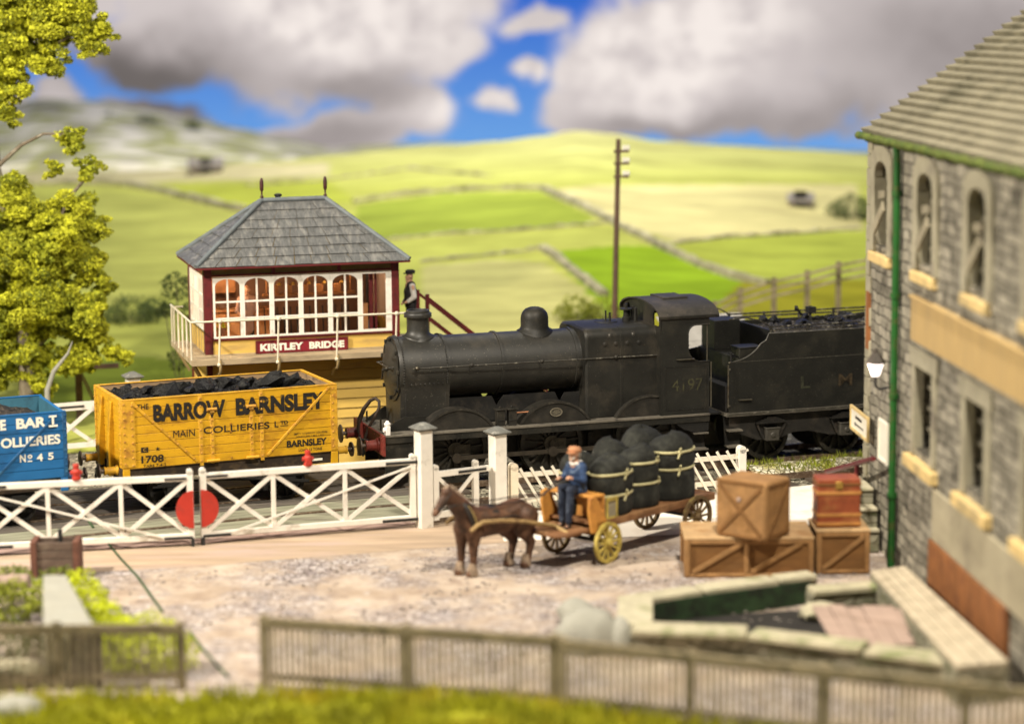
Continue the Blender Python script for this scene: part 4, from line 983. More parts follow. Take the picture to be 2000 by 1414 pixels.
M['copper'] = pm('copper', (.45,.2,.1), .4, .2, 6, metal=.6)
M['plaque'] = pm('worn_plate', (.16,.14,.10), .5, .2, 8)
M['rodsteel'] = pm('oily_rod', (.06,.05,.038), .45, .3, 5, metal=.4)
M['whitelamp'] = pm('white_lamp', (.80,.76,.72), .5, .05, 6)
M['roofblack'] = pm('roof_black', (.028,.025,.021), .62, .25, 3, (.06,.05,.04), .4, 1.2, .05, 60, speck=(.16,.14,.11), speck_amt=.2)
build_engine()

# ------------------------------------------------------------------ tender
def build_tender():
    t = thing('tender', 'matt black coal tender lettered L M coupled behind the engine cab', 'tender', LOCO.w(8.66, 0, 0), LOCO.yaw)
    LEN = 6.4
    b = MB(); b.box(.0, LEN, -1.32, 1.32, 1.22, 1.30); b.build('footplate', M['treads'], t)
    for s in (-1, 1):
        b = MB(); side = [(.08,1.30),(LEN-.1,1.30),(LEN-.1,3.20),(1.13,3.20),(1.06,3.05)] + [(.10 + 1.0*cos(radians(a)), 3.52 + .96*sin(radians(a))) for a in (-35,-45,-55,-65,-75,-85)] + [(.08,2.55)]
        b.prism(side, s*1.25-.02, s*1.25+.02); sd = b.build('side_sheet', M['tank'], t)
        if s < 0:
            b = MB(); b.box(.08, LEN-.1, -1.276, -1.27, 2.545, 2.56); b.tube([(LEN-.1,-1.26,3.21),(1.13,-1.26,3.21),(1.06,-1.26,3.05)] + [(.10 + 1.0*cos(radians(a)), -1.26, 3.52 + .96*sin(radians(a))) for a in (-35,-45,-55,-65,-75,-85)], .016, 6)
            b.bar((.0,-1.325,1.275),(LEN,-1.325,1.275),.012,.05); b.build('beading', M['edge'], sd, smooth=50)
    b = MB(); b.box(.35, LEN-.12, -1.22, 1.22, 1.30, 2.62); b.box(LEN-.16,LEN-.1,-1.25,1.25,1.3,3.2); b.build('tank', M['tank'], t)
    # front bulkhead and tool boxes
    b = MB(); b.prismx([(-1.22,2.6),(1.22,2.6),(1.22,3.12),(1.0,3.24),(-1.0,3.24),(-1.22,3.12)], 1.30, 1.36); b.build('bulkhead', M['tank'], t)
    b = MB(); b.box(.40,1.0,-1.16,-.66,2.62,2.86); b.box(.38,1.02,-1.18,-.64,2.86,2.89); b.build('tool_box', M['tank'], t, bevel=.01)
    b = MB(); b.box(.40,1.1,.35,1.16,2.62,3.36); b.build('locker', M['tank'], t, bevel=.015)
    # coal rails
    b = MB()
    for k, zz in enumerate((3.29, 3.37)):
        for s in (-1, 1): b.bar((1.15,s*1.24,zz),(LEN-.1,s*1.24,zz),.025,.04)
        b.bar((LEN-.12,-1.24,zz),(LEN-.12,1.24,zz),.025,.04)
    cr = b.build('coal_rail', M['railing'], t)
    b = MB()
    for s in (-1, 1):
        for k in range(6): b.box(1.2+.98*k-.03,1.2+.98*k+.03,s*1.24-.012,s*1.24+.012,3.18,3.40)
        b.tube([(1.2,s*1.2,3.36),(.95,s*1.2,3.52),(.55,s*1.2,3.62),(.1,s*1.2,3.60)], .02, 6)
    b.build('rail_post', M['railing'], cr)
    # hand brake stand, filler
    b = MB(); b.cyl((.25,-1.0,1.4),(.25,-1.0,2.75),.035,n=8); b.tube([(.25,-1.14,2.72),(.25,-.86,2.72)],.02,6); b.box(.02,.3,-1.2,1.2,1.31,1.95); b.build('brake_stand', M['under'], t)
    # frames with springs and axle boxes
    for s in (-1, 1):
        b = MB(); b.prism([(.15,1.22),(LEN-.1,1.22),(LEN-.1,.72),(5.7,.56),(4.9,.56),(4.4,.70),(3.9,.70),(3.4,.56),(2.9,.56),(2.3,.70),(1.9,.70),(1.5,.56),(.9,.56),(.5,.72),(.15,.78)], s*1.10-.02, s*1.10+.02)
        b.build('frame', M['tankframe'], t)
        for x in (1.25, 3.27, 5.30):
            b = MB(); b.box(x-.17,x+.17,min(s*1.12,s*1.30),max(s*1.12,s*1.30),.55,.88); b.box(x-.19,x+.19,min(s*1.12,s*1.32),max(s*1.12,s*1.32),.84,.88); b.lathe([(.07,0),(.06,.04)], (x,s*1.30,.70), (0,s,0), 14); ab = b.build('axle_box', M['axle'], t, bevel=.012)
            b = MB()
            for k in range(5): b.box(x-.42+.07*k,x+.42-.07*k,min(s*1.14,s*1.24),max(s*1.14,s*1.24),.98+.03*k,1.005+.03*k)
            b.bar((x-.4,s*1.19,.98),(x-.22,s*1.19,.62),.04,.04); b.bar((x+.4,s*1.19,.98),(x+.22,s*1.19,.62),.04,.04); b.build('leaf_spring', M['tankframe'], ab)
    for x in (1.25, 3.27, 5.30):
        for s in (-1, 1): spoked_wheel(t, x, s*.78, .64, .63, .13, 12, M['tyre'], .14, False)
    for z_ in (.45,.85):
        b = MB(); b.box(.05,.42,-1.34,-1.05,z_,z_+.035); b.build('step', M['treads'], t)
    b = MB(); b.prism([(.0,1.22),(.5,1.22),(.44,.42),(.06,.42)], -1.09, -1.06); b.build('step_plate', M['under'], t)
    b = MB(); b.cyl((.03,-1.32,1.45),(.03,-1.32,2.5),.018,n=8)
    for z_ in (1.48,2.38,2.55): b.ico((.08,-1.28,z_),.028,sub=2)
    b.tube([(.33,-1.27,1.62),(.33,-1.34,1.62),(.66,-1.34,1.62),(.66,-1.27,1.62)],.014,6); b.box(.33,.66,-1.345,-1.27,1.615,1.63)
    b.build('grab_rail', M['steel'], t, smooth=50)
    b = MB(); b.box(-.35,.2,-1.0,1.0,1.25,1.29); b.build('fall_plate', M['under'], t)
    b = MB(); b.box(LEN-.06,LEN,-1.32,1.32,.85,1.30); b.build('buffer_beam', M['beamred'], t)
    for s in (-1,1): buffer(t, LEN, s*.87, 1.06, 1, M['beamred'])
    for ch, x0, mm in (('L',2.00,'gilt2'),('M',3.03,'crim'),('S',4.25,'gilt2')): lettering(ch, M[mm], t, (x0,-1.276,1.80), (1,0,0), (0,0,1), .26 if ch != 'M' else .38, .30, .012, .004, 'tank_letter')
    return t
M['edge'] = pm('worn_edge', (.05,.046,.036), .5, .3, 8, (.16,.15,.12), .25, 6)
M['tankframe'] = pm('tender_frame', (.018,.016,.013), .7, .3, 5, (.045,.035,.025), .4, 3)
M['axle'] = pm('axle_box_grey', (.06,.055,.045), .5, .25, 8, (.02,.018,.015), .4, 4)
TENDER = build_tender()

def coal_lump(rng, c, r, parent=None):
    """Angular broken lump: the hull of a few random points, sides pushed in a little."""
    import bmesh
    bm = bmesh.new(); ax = (rng.uniform(.8,1.6), rng.uniform(.7,1.1), rng.uniform(.5,.9))
    for _ in range(15):
        d = Vector((rng.gauss(0,1), rng.gauss(0,1), rng.gauss(0,1))).normalized()*rng.uniform(.75,1.1)*r; bm.verts.new((d.x*ax[0], d.y*ax[1], d.z*ax[2]))
    h = bmesh.ops.convex_hull(bm, input=bm.verts)
    bmesh.ops.delete(bm, geom=[v for v in bm.verts if not v.link_faces], context='VERTS')
    bmesh.ops.subdivide_edges(bm, edges=bm.edges, cuts=1, use_grid_fill=True)
    for v in bm.verts: v.co *= 1 + .22*mnoise.noise(v.co*6 + Vector(c))
    bmesh.ops.triangulate(bm, faces=bm.faces)
    me = bpy.data.meshes.new('coal_lump'); bm.to_mesh(me); bm.free(); me.materials.append(M['coal'])
    o = bpy.data.objects.new('coal_lump', me); COL.objects.link(o); o.location = c; o.rotation_euler = (rng.uniform(-.4,.4), rng.uniform(-.4,.4), rng.uniform(0,6.28)); return o
def coal_heap(name, label, F, x0, x1, y0, y1, zf, mat, seed, amp=.12, nx=70, ny=34):
    b = MB(); vs = []
    for j in range(ny+1):
        for i in range(nx+1):
            x = x0+(x1-x0)*i/nx; y = y0+(y1-y0)*j/ny
            n = mnoise.noise(Vector((x*2.2, y*2.2, seed)))*.6 + abs(mnoise.noise(Vector((x*5, y*5, seed+3))))*.7 + mnoise.noise(Vector((x*13, y*13, seed+9)))*.35
            vs.append(F.w(x, y, zf(x, y) + amp*n))
    b.add(vs, [(j*(nx+1)+i, j*(nx+1)+i+1, (j+1)*(nx+1)+i+1, (j+1)*(nx+1)+i) for j in range(ny) for i in range(nx)])
    o = b.build(name, mat); o['kind'] = 'stuff'; o['label'] = label; o['category'] = 'coal'; return o
TF = Fr(*LOCO.w(8.66,0,0)[:2], 18.83)
coal_heap('coal_heap', 'coal piled in the tender behind the coal rails', TF, 1.4, 6.2, -1.2, 1.2, lambda x, y: 3.0 + .16*(1-(y/1.2)**2), M['slack'], 5, .18)
rng = random.Random(21)
for k in range(26):
    x, y = rng.uniform(1.5,5.0), rng.uniform(-1.1,1.0)
    tag(coal_lump(rng, TF.w(x, y, 3.16+.16*(1-(y/1.2)**2)), rng.uniform(.09,.18)), 'coal lump on the heap in the black tender', 'coal', 'coal lumps in the tender')
# fire irons lying across the tender coal
t = thing('fire_irons', 'dark iron tools standing up from the tender coal', 'fire irons', TF.w(2.9, .3, 3.2), LOCO.yaw)
b = MB(); b.bar((-.25,0,.36),(.05,.1,.0),.04,.05); b.bar((.12,0,.0),(.16,.1,.40),.06,.06); b.box(.06,.26,-.05,.18,.24,.38); b.bar((-.28,.0,.40),(-.22,.1,.34),.08,.08); b.build('rod', M['under'], t)
b = MB(); b.bar((.45,-.3,.1),(2.2,-.5,.32),.05,.05); b.build('shovel_shaft', M['railing'], t)

# ------------------------------------------------------------------ coal wagons
def wagon(name, label, F, LEN, yw, zb, zt, mat, iron, nplank, inside, door=None, diag=True):
    t = thing(name, label, 'coal wagon', F.o, F.yaw)
    ph = (zt-zb)/nplank; th = .07
    b = MB()
    for k in range(nplank):
        z0, z1 = zb+ph*k+.005, zb+ph*(k+1)-.005
        if k == nplank-1: z1 = zt
        b.box(0, LEN, -yw, -yw+th, z0, z1)
    near = b.build('side_planks', mat, t, bevel=.006, seg=1)
    b = MB(); b.box(.01,LEN-.01,-yw+.02,-yw+th+.004,zb,zt-.01); b.build('side_lining', inside, near)
    b = MB()
    for k in range(nplank): b.box(0, LEN, yw-th, yw, zb+ph*k+.005, zb+ph*(k+1)-.005 if k < nplank-1 else zt)
    far = b.build('side_planks', mat, t, bevel=.006, seg=1)
    b = MB(); b.box(.01,LEN-.01,yw-th-.004,yw-.02,zb,zt-.01); b.build('side_lining', inside, far)
    for x0 in (0, LEN-th):
        b = MB()
        for k in range(nplank): b.box(x0, x0+th, -yw+th, yw-th, zb+ph*k+.005, zb+ph*(k+1)-.005 if k < nplank-1 else zt-.005)
        e = b.build('end_planks', mat, t, bevel=.006, seg=1)
        b = MB(); xi = x0+th if x0 == 0 else x0-.005; b.box(xi-.005,xi+.006,-yw+th,yw-th,zb,zt-.02); b.build('end_lining', inside, e)
        d = -1 if x0 == 0 else 1; xo = 0 if x0 == 0 else LEN
        for yy in (-.42, .42):       # upright end stanchions
            b = MB(); b.prism([(xo, zb-.25),(xo+d*.14, zb-.25),(xo+d*.14, zb+.35),(xo+d*.05, zt-.12),(xo, zt-.12)], yy-.09, yy+.09); b.build('end_stanchion', mat, e, bevel=.008)
    b = MB(); b.box(.05,LEN-.05,-yw+.05,yw-.05,zb-.02,zb+.03); b.build('floor', inside, t)
    # underframe
    b = MB(); b.box(-.02,LEN+.02,-yw+.06,-yw+.16,zb-.27,zb-.005); b.box(-.02,LEN+.02,yw-.16,yw-.06,zb-.27,zb-.005); b.box(-.03,.09,-yw+.02,yw-.02,zb-.28,zb-.004); b.box(LEN-.09,LEN+.03,-yw+.02,yw-.02,zb-.28,zb-.004)
    b.build('sole_bar', M['solebar'] if name != 'blue_coal_wagon' else M['solebar'], t, bevel=.01)
    for xx in (.0, LEN-.16):
        b = MB(); b.box(xx, xx+.16, -yw-.012, -yw+.07, zb-.30, zb-.005); b.build('headstock_end', mat, t, bevel=.008)
    for s in (-1, 1):
        for x in (LEN*.5-1.37, LEN*.5+1.37):
            spoked_wheel(t, x, s*.78, .46, .455, .12, 8, M['under'], .11, False, .07)
            b = MB(); b.prism([(x-.34,zb-.27),(x+.34,zb-.27),(x+.13,.34),(x-.13,.34)], s*(yw-.16)-.015, s*(yw-.16)+.015); b.box(x-.13,x+.13,min(s*(yw-.17),s*(yw-.04)),max(s*(yw-.17),s*(yw-.04)),.36,.58); b.build('axle_guard', M['under'], t)
            b = MB()
            for k in range(4): b.box(x-.45+.1*k,x+.45-.1*k,s*(yw-.1)-.04,s*(yw-.1)+.04,.60+.03*k,.625+.03*k)
            b.build('leaf_spring', M['under'], t)
    b = MB(); b.bar((LEN*.5+.2,-yw+.02,.68),(LEN*.5+1.8,-yw+.0,.46),.02,.06); b.bar((LEN*.5-.9,-.75,.62),(LEN*.5+.9,-.75,.50),.03,.05)
    for s in (-.88,.88): b.box(LEN*.5+s-.06,LEN*.5+s+.06,-.86,-.72,.25,.75)
    b.build('brake_gear', M['under'], t)
    for s in (-1, 1):
        buffer(t, -.03, s*.86, zb-.06, -1, iron, .46, .17, iron, .72); buffer(t, LEN+.03, s*.86, zb-.06, 1, iron, .46, .17, iron, .72)
    b = MB(); b.tube([(-.03,0,zb-.12),(-.2,0,zb-.10),(-.28,0,zb-.05)],.03,6)
    for k in range(3): b.tube([(-.30-.02*k,-.04,zb-.14-.14*k),(-.30-.02*k,-.05,zb-.24-.14*k),(-.32-.02*k,0,zb-.28-.14*k),(-.30-.02*k,.05,zb-.24-.14*k),(-.30-.02*k,.04,zb-.14-.14*k)],.018,6)
    b.tube([(LEN+.03,0,zb-.12),(LEN+.22,0,zb-.10),(LEN+.35,0,zb-.12)],.03,6); b.build('coupling_chain', M['under'], t, smooth=60)
    return t
M['solebar'] = pm('dark_solebar', (.03,.02,.013), .8, .3, 5, (.09,.06,.03), .4, 4)
def bolts(b, x, z, y, r=.026): b.lathe([(r,0),(r,.010),(r*.5,.016)], (x, y, z), (0,-1,0), 8)
def irons(t, LEN, yw, zb, zt, mat, bolt, posts, diags, corner_w=.30, caps=(True, True)):
    yo = -yw
    for cx0, cx1 in ((0, corner_w), (LEN-corner_w*.55, LEN)):
        b = MB(); b.box(cx0, cx1, yo-.014, yo+.0, zb+.04, zt-.01); p = b.build('corner_plate', mat, t, bevel=.004, seg=1)
        b = MB(); n = 9
        for k in range(n):
            z = zb+.12+(zt-zb-.2)*k/(n-1); bolts(b, cx0+.06, z, yo-.014)
            if cx1-cx0 > .2: bolts(b, cx1-.06, z-.04, yo-.014)
        b.build('bolt', bolt, p)
    for xo, d in ((0,-1),(LEN,1)):
        for y0, yb in ((-yw+.02, -yw+.09), (yw-.16, yw-.09)):
            b = MB(); b.box(min(xo,xo+d*.014),max(xo,xo+d*.014),y0,y0+.14,zb+.03,zt-.01); p = b.build('end_corner_plate', mat, t, bevel=.004, seg=1)
            b = MB()
            for k in range(9): b.lathe([(.026,0),(.026,.010),(.012,.018)], (xo+d*.014, yb, zb+.12+(zt-zb-.2)*k/8), (d,0,0), 8)
            b.build('bolt', bolt, p)
    for x in posts:
        b = MB(); b.box(x-.045, x+.045, yo-.011, yo, zb-.06, zt+.0); p = b.build('door_post', mat, t, bevel=.006, seg=1)
        b = MB()
        for k in range(9): bolts(b, x, zb+.05+(zt-zb-.12)*k/8, yo-.011)
        b.build('bolt', bolt, p)
    for (x0, z0), (x1, z1) in diags:
        b = MB(); b.bar((x0, yo-.020, z0), (x1, yo-.020, z1), .024, .058, (0,0,1)); p = b.build('diagonal_strap', mat, t, bevel=.006, seg=1)
        b = MB(); n = 8
        for k in range(n): bolts(b, x0+(x1-x0)*(k+.6)/n, z0+(z1-z0)*(k+.6)/n, yo-.031, .022)
        b.build('bolt', bolt, p)

# yellow wagon, lettered in black
ZB, ZT, YW, WL = 1.09, 2.63, 1.22, 5.03
yw_ = wagon('yellow_coal_wagon', 'yellow eight plank coal wagon lettered BARROW BARNSLEY in black, number 1708', WAG, WL, YW, ZB, ZT, M['yellow'], M['yiron'], 8, M['inside'])
irons(yw_, WL, YW, ZB, ZT, M['yiron'], M['rust'], (1.80, 3.22), (((.24,2.58),(1.70,1.14)), ((3.33,1.14),(4.85,2.60))))
b = MB()
for x in (2.06, 2.98):               # door hinge straps
    b.box(x-.045, x+.045, -YW-.010, -YW, ZB-.02, 2.28)
p = b.build('door_strap', M['yiron'], yw_, bevel=.006, seg=1)
b = MB()
for x in (2.06, 2.98):
    for k in range(8): bolts(b, x, ZB+.06+.15*k, -YW-.010)
    bolts(b, 2.5, 1.74, -YW, .03); bolts(b, 2.5, 1.92, -YW, .03); bolts(b, 2.5, 1.15, -YW, .025)
b.build('bolt', M['rust'], p)
for x in (2.06, 2.98):
    b = MB(); b.box(x-.12,x+.12,-YW-.04,-YW,2.26,2.33); b.cyl((x-.10,-YW-.05,2.30),(x+.10,-YW-.05,2.30),.03,n=10); b.box(x-.05,x+.05,-YW-.06,-YW,2.22,2.30); b.build('door_latch', M['rust'], yw_, bevel=.006)
    b = MB(); b.box(x-.13,x+.13,-YW-.05,-YW,ZB-.0,ZB+.07); b.cyl((x-.15,-YW-.04,ZB+.04),(x+.15,-YW-.04,ZB+.04),.035,n=10); b.build('door_hinge', M['yiron'], yw_, bevel=.006)
b = MB(); b.box(0,WL,-YW-.012,-YW+.085,ZT,ZT+.018); b.box(0,WL,YW-.085,YW+.012,ZT,ZT+.018); b.box(-.01,.08,-YW,YW,ZT,ZT+.017); b.box(WL-.08,WL+.01,-YW,YW,ZT,ZT+.017); b.build('capping_strip', M['yiron'], yw_, bevel=.004, seg=1)
for body, x0, x1, z0, z1, bold in (('THE', .36,.62,2.41,2.53,.02), ('BARROW', .72,2.38,2.10,2.50,.050), ('BARNSLEY', 2.62,4.74,2.10,2.50,.050), ('MAIN', 1.16,1.66,1.72,1.88,.0), ('COLLIERIES', 1.86,3.40,1.75,1.905,.012), ('L', 3.52,3.61,1.76,1.90,.03), ('TD', 3.66,3.84,1.82,1.90,.03),
                             ('1708', .42,.93,1.20,1.37,.03), ('TARE 7-4-2', .46,.98,1.105,1.165,.02), ('EMPTY TO BARROW COLLIERIES', 3.98,4.78,1.545,1.59,.01), ('DOVECLIFFE. L.M.S. L.N.E.', 4.02,4.70,1.475,1.515,.01), ('BARNSLEY', 3.80,4.76,1.27,1.43,.04), ('LOAD 12 TONS', 4.08,4.64,1.155,1.215,.02)):
    lettering(body, M['letter'], yw_, (x0,-YW-.001,z0), (1,0,0), (0,0,1), x1-x0, z1-z0, bold, .013)
b = MB(); b.box(3.66,3.84,-YW-.006,-YW,1.775,1.79); b.box(.42,.585,-YW-.005,-YW,1.44,1.56); b.build('lettering', M['letter'], yw_)
lettering('C', M['yiron'], yw_, (.47,-YW-.006,1.465), (1,0,0), (0,0,1), .075, .075, .0, .003)
b = MB(); st = [( .80 + (.055 if k % 2 == 0 else .022)*sin(2*pi*k/10), 1.50 + (.055 if k % 2 == 0 else .022)*cos(2*pi*k/10)) for k in range(10)]; b.prism(st[::-1], -YW-.005, -YW); b.build('star_mark', M['letter'], yw_)
b = MB(); b.box(4.42,4.66,-YW+.03,-YW+.05,.90,.95); b.build('number_plate', M['wletter'], yw_)
coal_heap('coal_heap', 'black coal filling the yellow wagon to its top plank', WAG, .08, WL-.08, -YW+.08, YW-.08, lambda x, y: ZT-.20+.10*sin(pi*min(1,max(0,x/WL))), M['coal'], 2, .17)
rng = random.Random(8)
for (x, y, r_) in [(.35,-.5,.20),(.55,.5,.16),(.95,.1,.18),(1.35,-.35,.34),(1.6,-.1,.26),(1.75,-.6,.17),(2.15,-.45,.24),(2.3,.2,.2),(2.65,-.3,.26),(2.75,.3,.18),(3.0,-.6,.15),(3.35,.1,.2),(3.75,-.25,.30),(3.95,.2,.28),(4.25,-.1,.26),(4.35,.5,.16),(.6,-.8,.14),(2.0,.7,.18),(3.2,.65,.16),(4.6,-.6,.13),(1.1,-.9,.12),(3.6,-.8,.15)]:
    tag(coal_lump(rng, WAG.w(x, y, ZT-.05+.09*sin(pi*x/WL)-.1*(abs(y)>.6)), r_), 'black coal lump on the load of the yellow wagon', 'coal', 'coal lumps in the yellow wagon')

# blue wagon, lettered in white, runs out of the left of the picture
BL = Fr(*WAG.w(-1.22-4.9, 0, 0)[:2], 23.92)
ZB2, ZT2, L2 = 1.05, 2.50, 4.9
bw = wagon('blue_coal_wagon', 'blue coal wagon lettered BART COLLIERIES No 45 in white, cut by the edge', BL, L2, YW, ZB2, ZT2, M['blue'], M['blueiron'], 7, M['blueins'])
irons(bw, L2, YW, ZB2, ZT2, M['blueiron'], M['blueiron'], (1.75, 3.15), (((3.25,1.1),(4.72,2.46)), ((.2,2.46),(1.62,1.1))), .16)
b = MB(); b.box(0,L2,-YW-.01,-YW+.08,ZT2,ZT2+.015); b.box(0,L2,YW-.08,YW+.01,ZT2,ZT2+.015); b.build('capping_strip', M['bluecap'] if 'bluecap' in M else M['blue'], bw)
def bl(u, v):     # place on the blue wagon's near side
    d = ray(u, v); o = Vector((0,0,HC)); n = BL.s; k = (-YW - (o-BL.o).dot(n))/d.dot(n); P = o + d*k - BL.o; return P.dot(BL.t), P.z
for body, u0, u1, v0, v1, bold in (('E', 0.5,12,841,820,.04), ('BAR', 32,90.5,838,815,.04), ('T', 95,110.5,829,811,.04), ('OLLIERIES', 2,118,876,854,.035), ('N', 39,50.5,903,888,.03), ('o', 54,63,896,888,.03), ('4', 72,84,901,886,.03), ('5', 94,105,898,884,.03)):
    a = bl(u0, v0); c = bl(u1, v0 - (u1-u0)*.075); d = bl(u0, v1)
    lettering(body, M['wletter'], bw, (a[0],-YW-.001,a[1]), (1,0,0), (0,0,1), c[0]-a[0], d[1]-a[1]-(.0 if len(body) < 3 else .03), bold, .044 if body == 'T' else .005)
a = bl(94.5, 831.5); c = bl(112, 831.5); b = MB(); b.box(a[0],c[0],-YW-.046,-YW-.040,a[1]-.025,a[1]+.02); a = bl(54, 901); b.box(a[0],a[0]+.10,-YW-.006,-YW,a[1]-.012,a[1]+.012); b.build('lettering', M['wletter'], bw)
coal_heap('coal_heap', 'brown black coal dust heaped in the blue wagon', BL, .08, L2-.08, -YW+.08, YW-.08, lambda x, y: ZT2-.12 - .30*max(0, (x-3.6)/1.3)**1.5 , M['slack'], 12, .12)
# ================================================================== signal box
_e = Fr(-7.654, 55.0, 16.0).w(.24, .30, 0); BX = Fr(_e.x, _e.y, 16.0)
def build_box():
    W_, D_ = 4.85, 2.72; ZF, ZW, ZT = 2.72, 3.14, 4.86
    t = thing('signal_box', 'cream and maroon timber signal box with slate roof and KIRTLEY BRIDGE nameboard', 'signal box', BX.o, BX.yaw)
    # lower storey boarded horizontally
    b = MB(); n = 11; h = ZF/n
    for k in range(n):
        z0, z1 = k*h-.2*(k==0), (k+1)*h-.015
        b.box(.05, W_-.05, .05, D_-.05, z0, z1-.0) if False else None
        b.add([(.04,.02,z0),(W_-.04,.02,z0),(W_-.04,.055,z1),(.04,.055,z1),(.04,D_-.02,z0),(W_-.04,D_-.02,z0),(W_-.04,D_-.055,z1),(.04,D_-.055,z1)], [(0,1,2,3),(5,4,7,6),(4,0,3,7),(1,5,6,2),(3,2,6,7),(0,4,5,1)])
    b.build('lower_wall', M['boxdado'], t)
    for x in (-.0, W_-.14):
        for y in (0, D_-.14):
            b = MB(); b.box(x, x+.14, y-.01, y+.13, -.2, ZF-.03); b.build('lower_post', M['maroon'], t, bevel=.008)
    b = MB(); b.box(-.02,W_+.02,-.02,D_+.02,ZF-.03,ZF+.03); b.build('floor', M['balcony'], t)
    # dado of the upper storey
    b = MB(); b.box(.12, W_-.12, .0, .08, ZF+.03, ZW-.05); b.box(.12, W_-.12, D_-.08, D_, ZF+.03, ZT); 
    for x in (0, W_-.08): b.box(x, x+.08, .12, D_-.12, ZF+.03, ZW+.15)
    b.build('upper_wall', M['boxdado'], t)
    for k in range(5):
        b = MB(); b.box(-.012, 0, .3+.45*k, .34+.45*k, ZF+.05, ZW+.15); b.build('wall_batten', M['balcony'], t)
    for x in (-.03, W_-.17):
        for y in (-.03, D_-.17):
            b = MB(); b.box(x, x+.20, y, y+.20, ZF+.03, ZT+.05); b.build('corner_post', M['maroon'], t, bevel=.01)
    b = MB(); b.box(.16, W_-.16, -.02, .06, ZW-.06, ZW-.01); b.build('sill_band', M['maroon'], t)
    # frieze and eaves
    b = MB(); b.box(.16, W_-.16, .0, .08, ZT-.14, ZT+.07); b.build('frieze', M['boxdark'], t)
    b = MB(); b.box(.16, W_-.16, -.03, .0, ZT-.19, ZT-.14)
    for x in (1.70, 3.35): b.box(x-.04, x+.04, -.05, .0, ZT-.14, ZT+.07)
    b.build('eaves_band', M['maroon'], t)
    # front windows: five arched lights of six panes, and a plain one by the door
    def window(x0, x1, z0, z1, arched, parent, y=.0, M_=None, blank=False):
        b = MB(); fw = .055; a0, a1 = x0+fw, x1-fw; zi0, zi1 = z0+fw*.8, z1-fw*1.0; r = (a1-a0)/2; cx = (a0+a1)/2
        rise = r*.62 if arched else 0
        inn = []; out = []
        N_ = 12
        for k in range(N_+1):
            f = k/N_; ang = pi - pi*f
            inn.append((cx + r*cos(ang), zi1 - rise + rise*sin(ang))); out.append((x0 + (x1-x0)*f, z1))
        inn += [(a1, zi0), (a0, zi0)]; out += [(x1, z0), (x0, z0)]
        b.frame(out, inn, y-.02, y+.04)
        f_ = b.build('window', M['white'], parent)
        b = MB(); b.box(cx-.022, cx+.022, y-.008, y+.022, zi0, zi1)
        for k in (1, 2): z = zi0 + (zi1-zi0)*(.29*k + .02); b.box(a0, a1, y-.010, y+.020, z-.022, z+.022)
        b.build('glazing_bar', M['white'], f_)
        b = MB(); b.add([(a0, y+.028, zi0), (a1, y+.028, zi0), (a1, y+.028, zi1), (a0, y+.028, zi1)], [(0,1,2,3)]); b.build('pane', M['glass'], f_)
        return f_
    xs = [.19, .92, 1.65, 2.38, 3.12, 3.88]
    for a, c in zip(xs, xs[1:]): window(a, c-.003, ZW, ZT-.20, True, t)
    b = MB(); x0, x1 = 3.88, W_-.17; b.frame([(x0,ZW),(x1,ZW),(x1,ZT-.2),(x0,ZT-.2)], [(x0+.06,ZW+.06),(x1-.14,ZW+.06),(x1-.14,ZT-.26),(x0+.06,ZT-.26)], -.02, .04)
    b.build('door_frame', M['white'], t)
    b = MB(); b.box(x0+.06,x0+.20,.05,.08,ZW+.06,ZW+.72); b.build('inner_panel', M['wood'], t)
    b = MB(); b.box(x0+.28,x0+.36,.2,.26,ZW,ZT-.2); b.box(x0+.42,x0+.47,.2,.26,ZW,ZT-.2); b.build('inner_post', M['maroon'], t)
    # side windows on the left end
    for a, c in ((.22,1.0),(1.0,1.75),(1.75,2.50)):
        b = MB(); y0, y1, z0, z1 = a, c, ZW+.15, ZT-.20; o_ = [(y0,z0),(y1,z0),(y1,z1),(y0,z1)]; i_ = [(y0+.10,z0+.10),(y1-.10,z0+.10),(y1-.10,z1-.10),(y0+.10,z1-.10)]
        n_ = 4; vs = [(x, y, z) for x in (-.02,.05) for y, z in o_+i_]; fs = []
        for i in range(n_):
            j = (i+1)%n_; fs += [(i,n_+i,n_+j,j),(2*n_+i,2*n_+j,3*n_+j,3*n_+i),(n_+i,3*n_+i,3*n_+j,n_+j),(i,j,2*n_+j,2*n_+i)]
        b.add(vs, fs); w_ = b.build('window', M['white'], t)
        b = MB(); b.box(-.01,.03,(y0+y1)/2-.025,(y0+y1)/2+.025,z0+.1,z1-.1)
        for k in (1,2): b.box(-.012,.028,y0+.1,y1-.1,z0+.1+(z1-z0-.2)*k/3-.025,z0+.1+(z1-z0-.2)*k/3+.025)
        b.build('glazing_bar', M['white'], w_)
    # right end: boards and doorway
    b = MB(); b.box(W_-.07,W_,.17,1.2,ZW,ZT); b.box(W_-.07,W_,2.0,D_-.17,ZW,ZT); b.box(W_-.07,W_,1.2,2.0,4.6,ZT); b.build('end_wall', M['pinkwhite'], t)
    b = MB(); b.box(W_-.05,W_-.02,1.21,1.99,ZF+.03,4.59); b.build('end_door', M['pinkwhite'], t)
    # nameboard
    b = MB(); b.box(1.23,3.52,-.055,-.0,2.71,3.03); nb = b.build('nameboard', M['namered'], t, bevel=.008)
    b = MB(); b.frame([(1.21,2.69),(3.54,2.69),(3.54,3.05),(1.21,3.05)],[(1.26,2.735),(3.49,2.735),(3.49,3.005),(1.26,3.005)],-.07,-.05); b.build('nameboard_frame', M['maroon'], nb)
    lettering('KIRTLEY', M['wletter'], nb, (1.32,-.058,2.785), (1,0,0), (0,0,1), 1.08, .18, .05, .012)
    lettering('BRIDGE', M['wletter'], nb, (2.55,-.058,2.785), (1,0,0), (0,0,1), .89, .18, .05, .012)
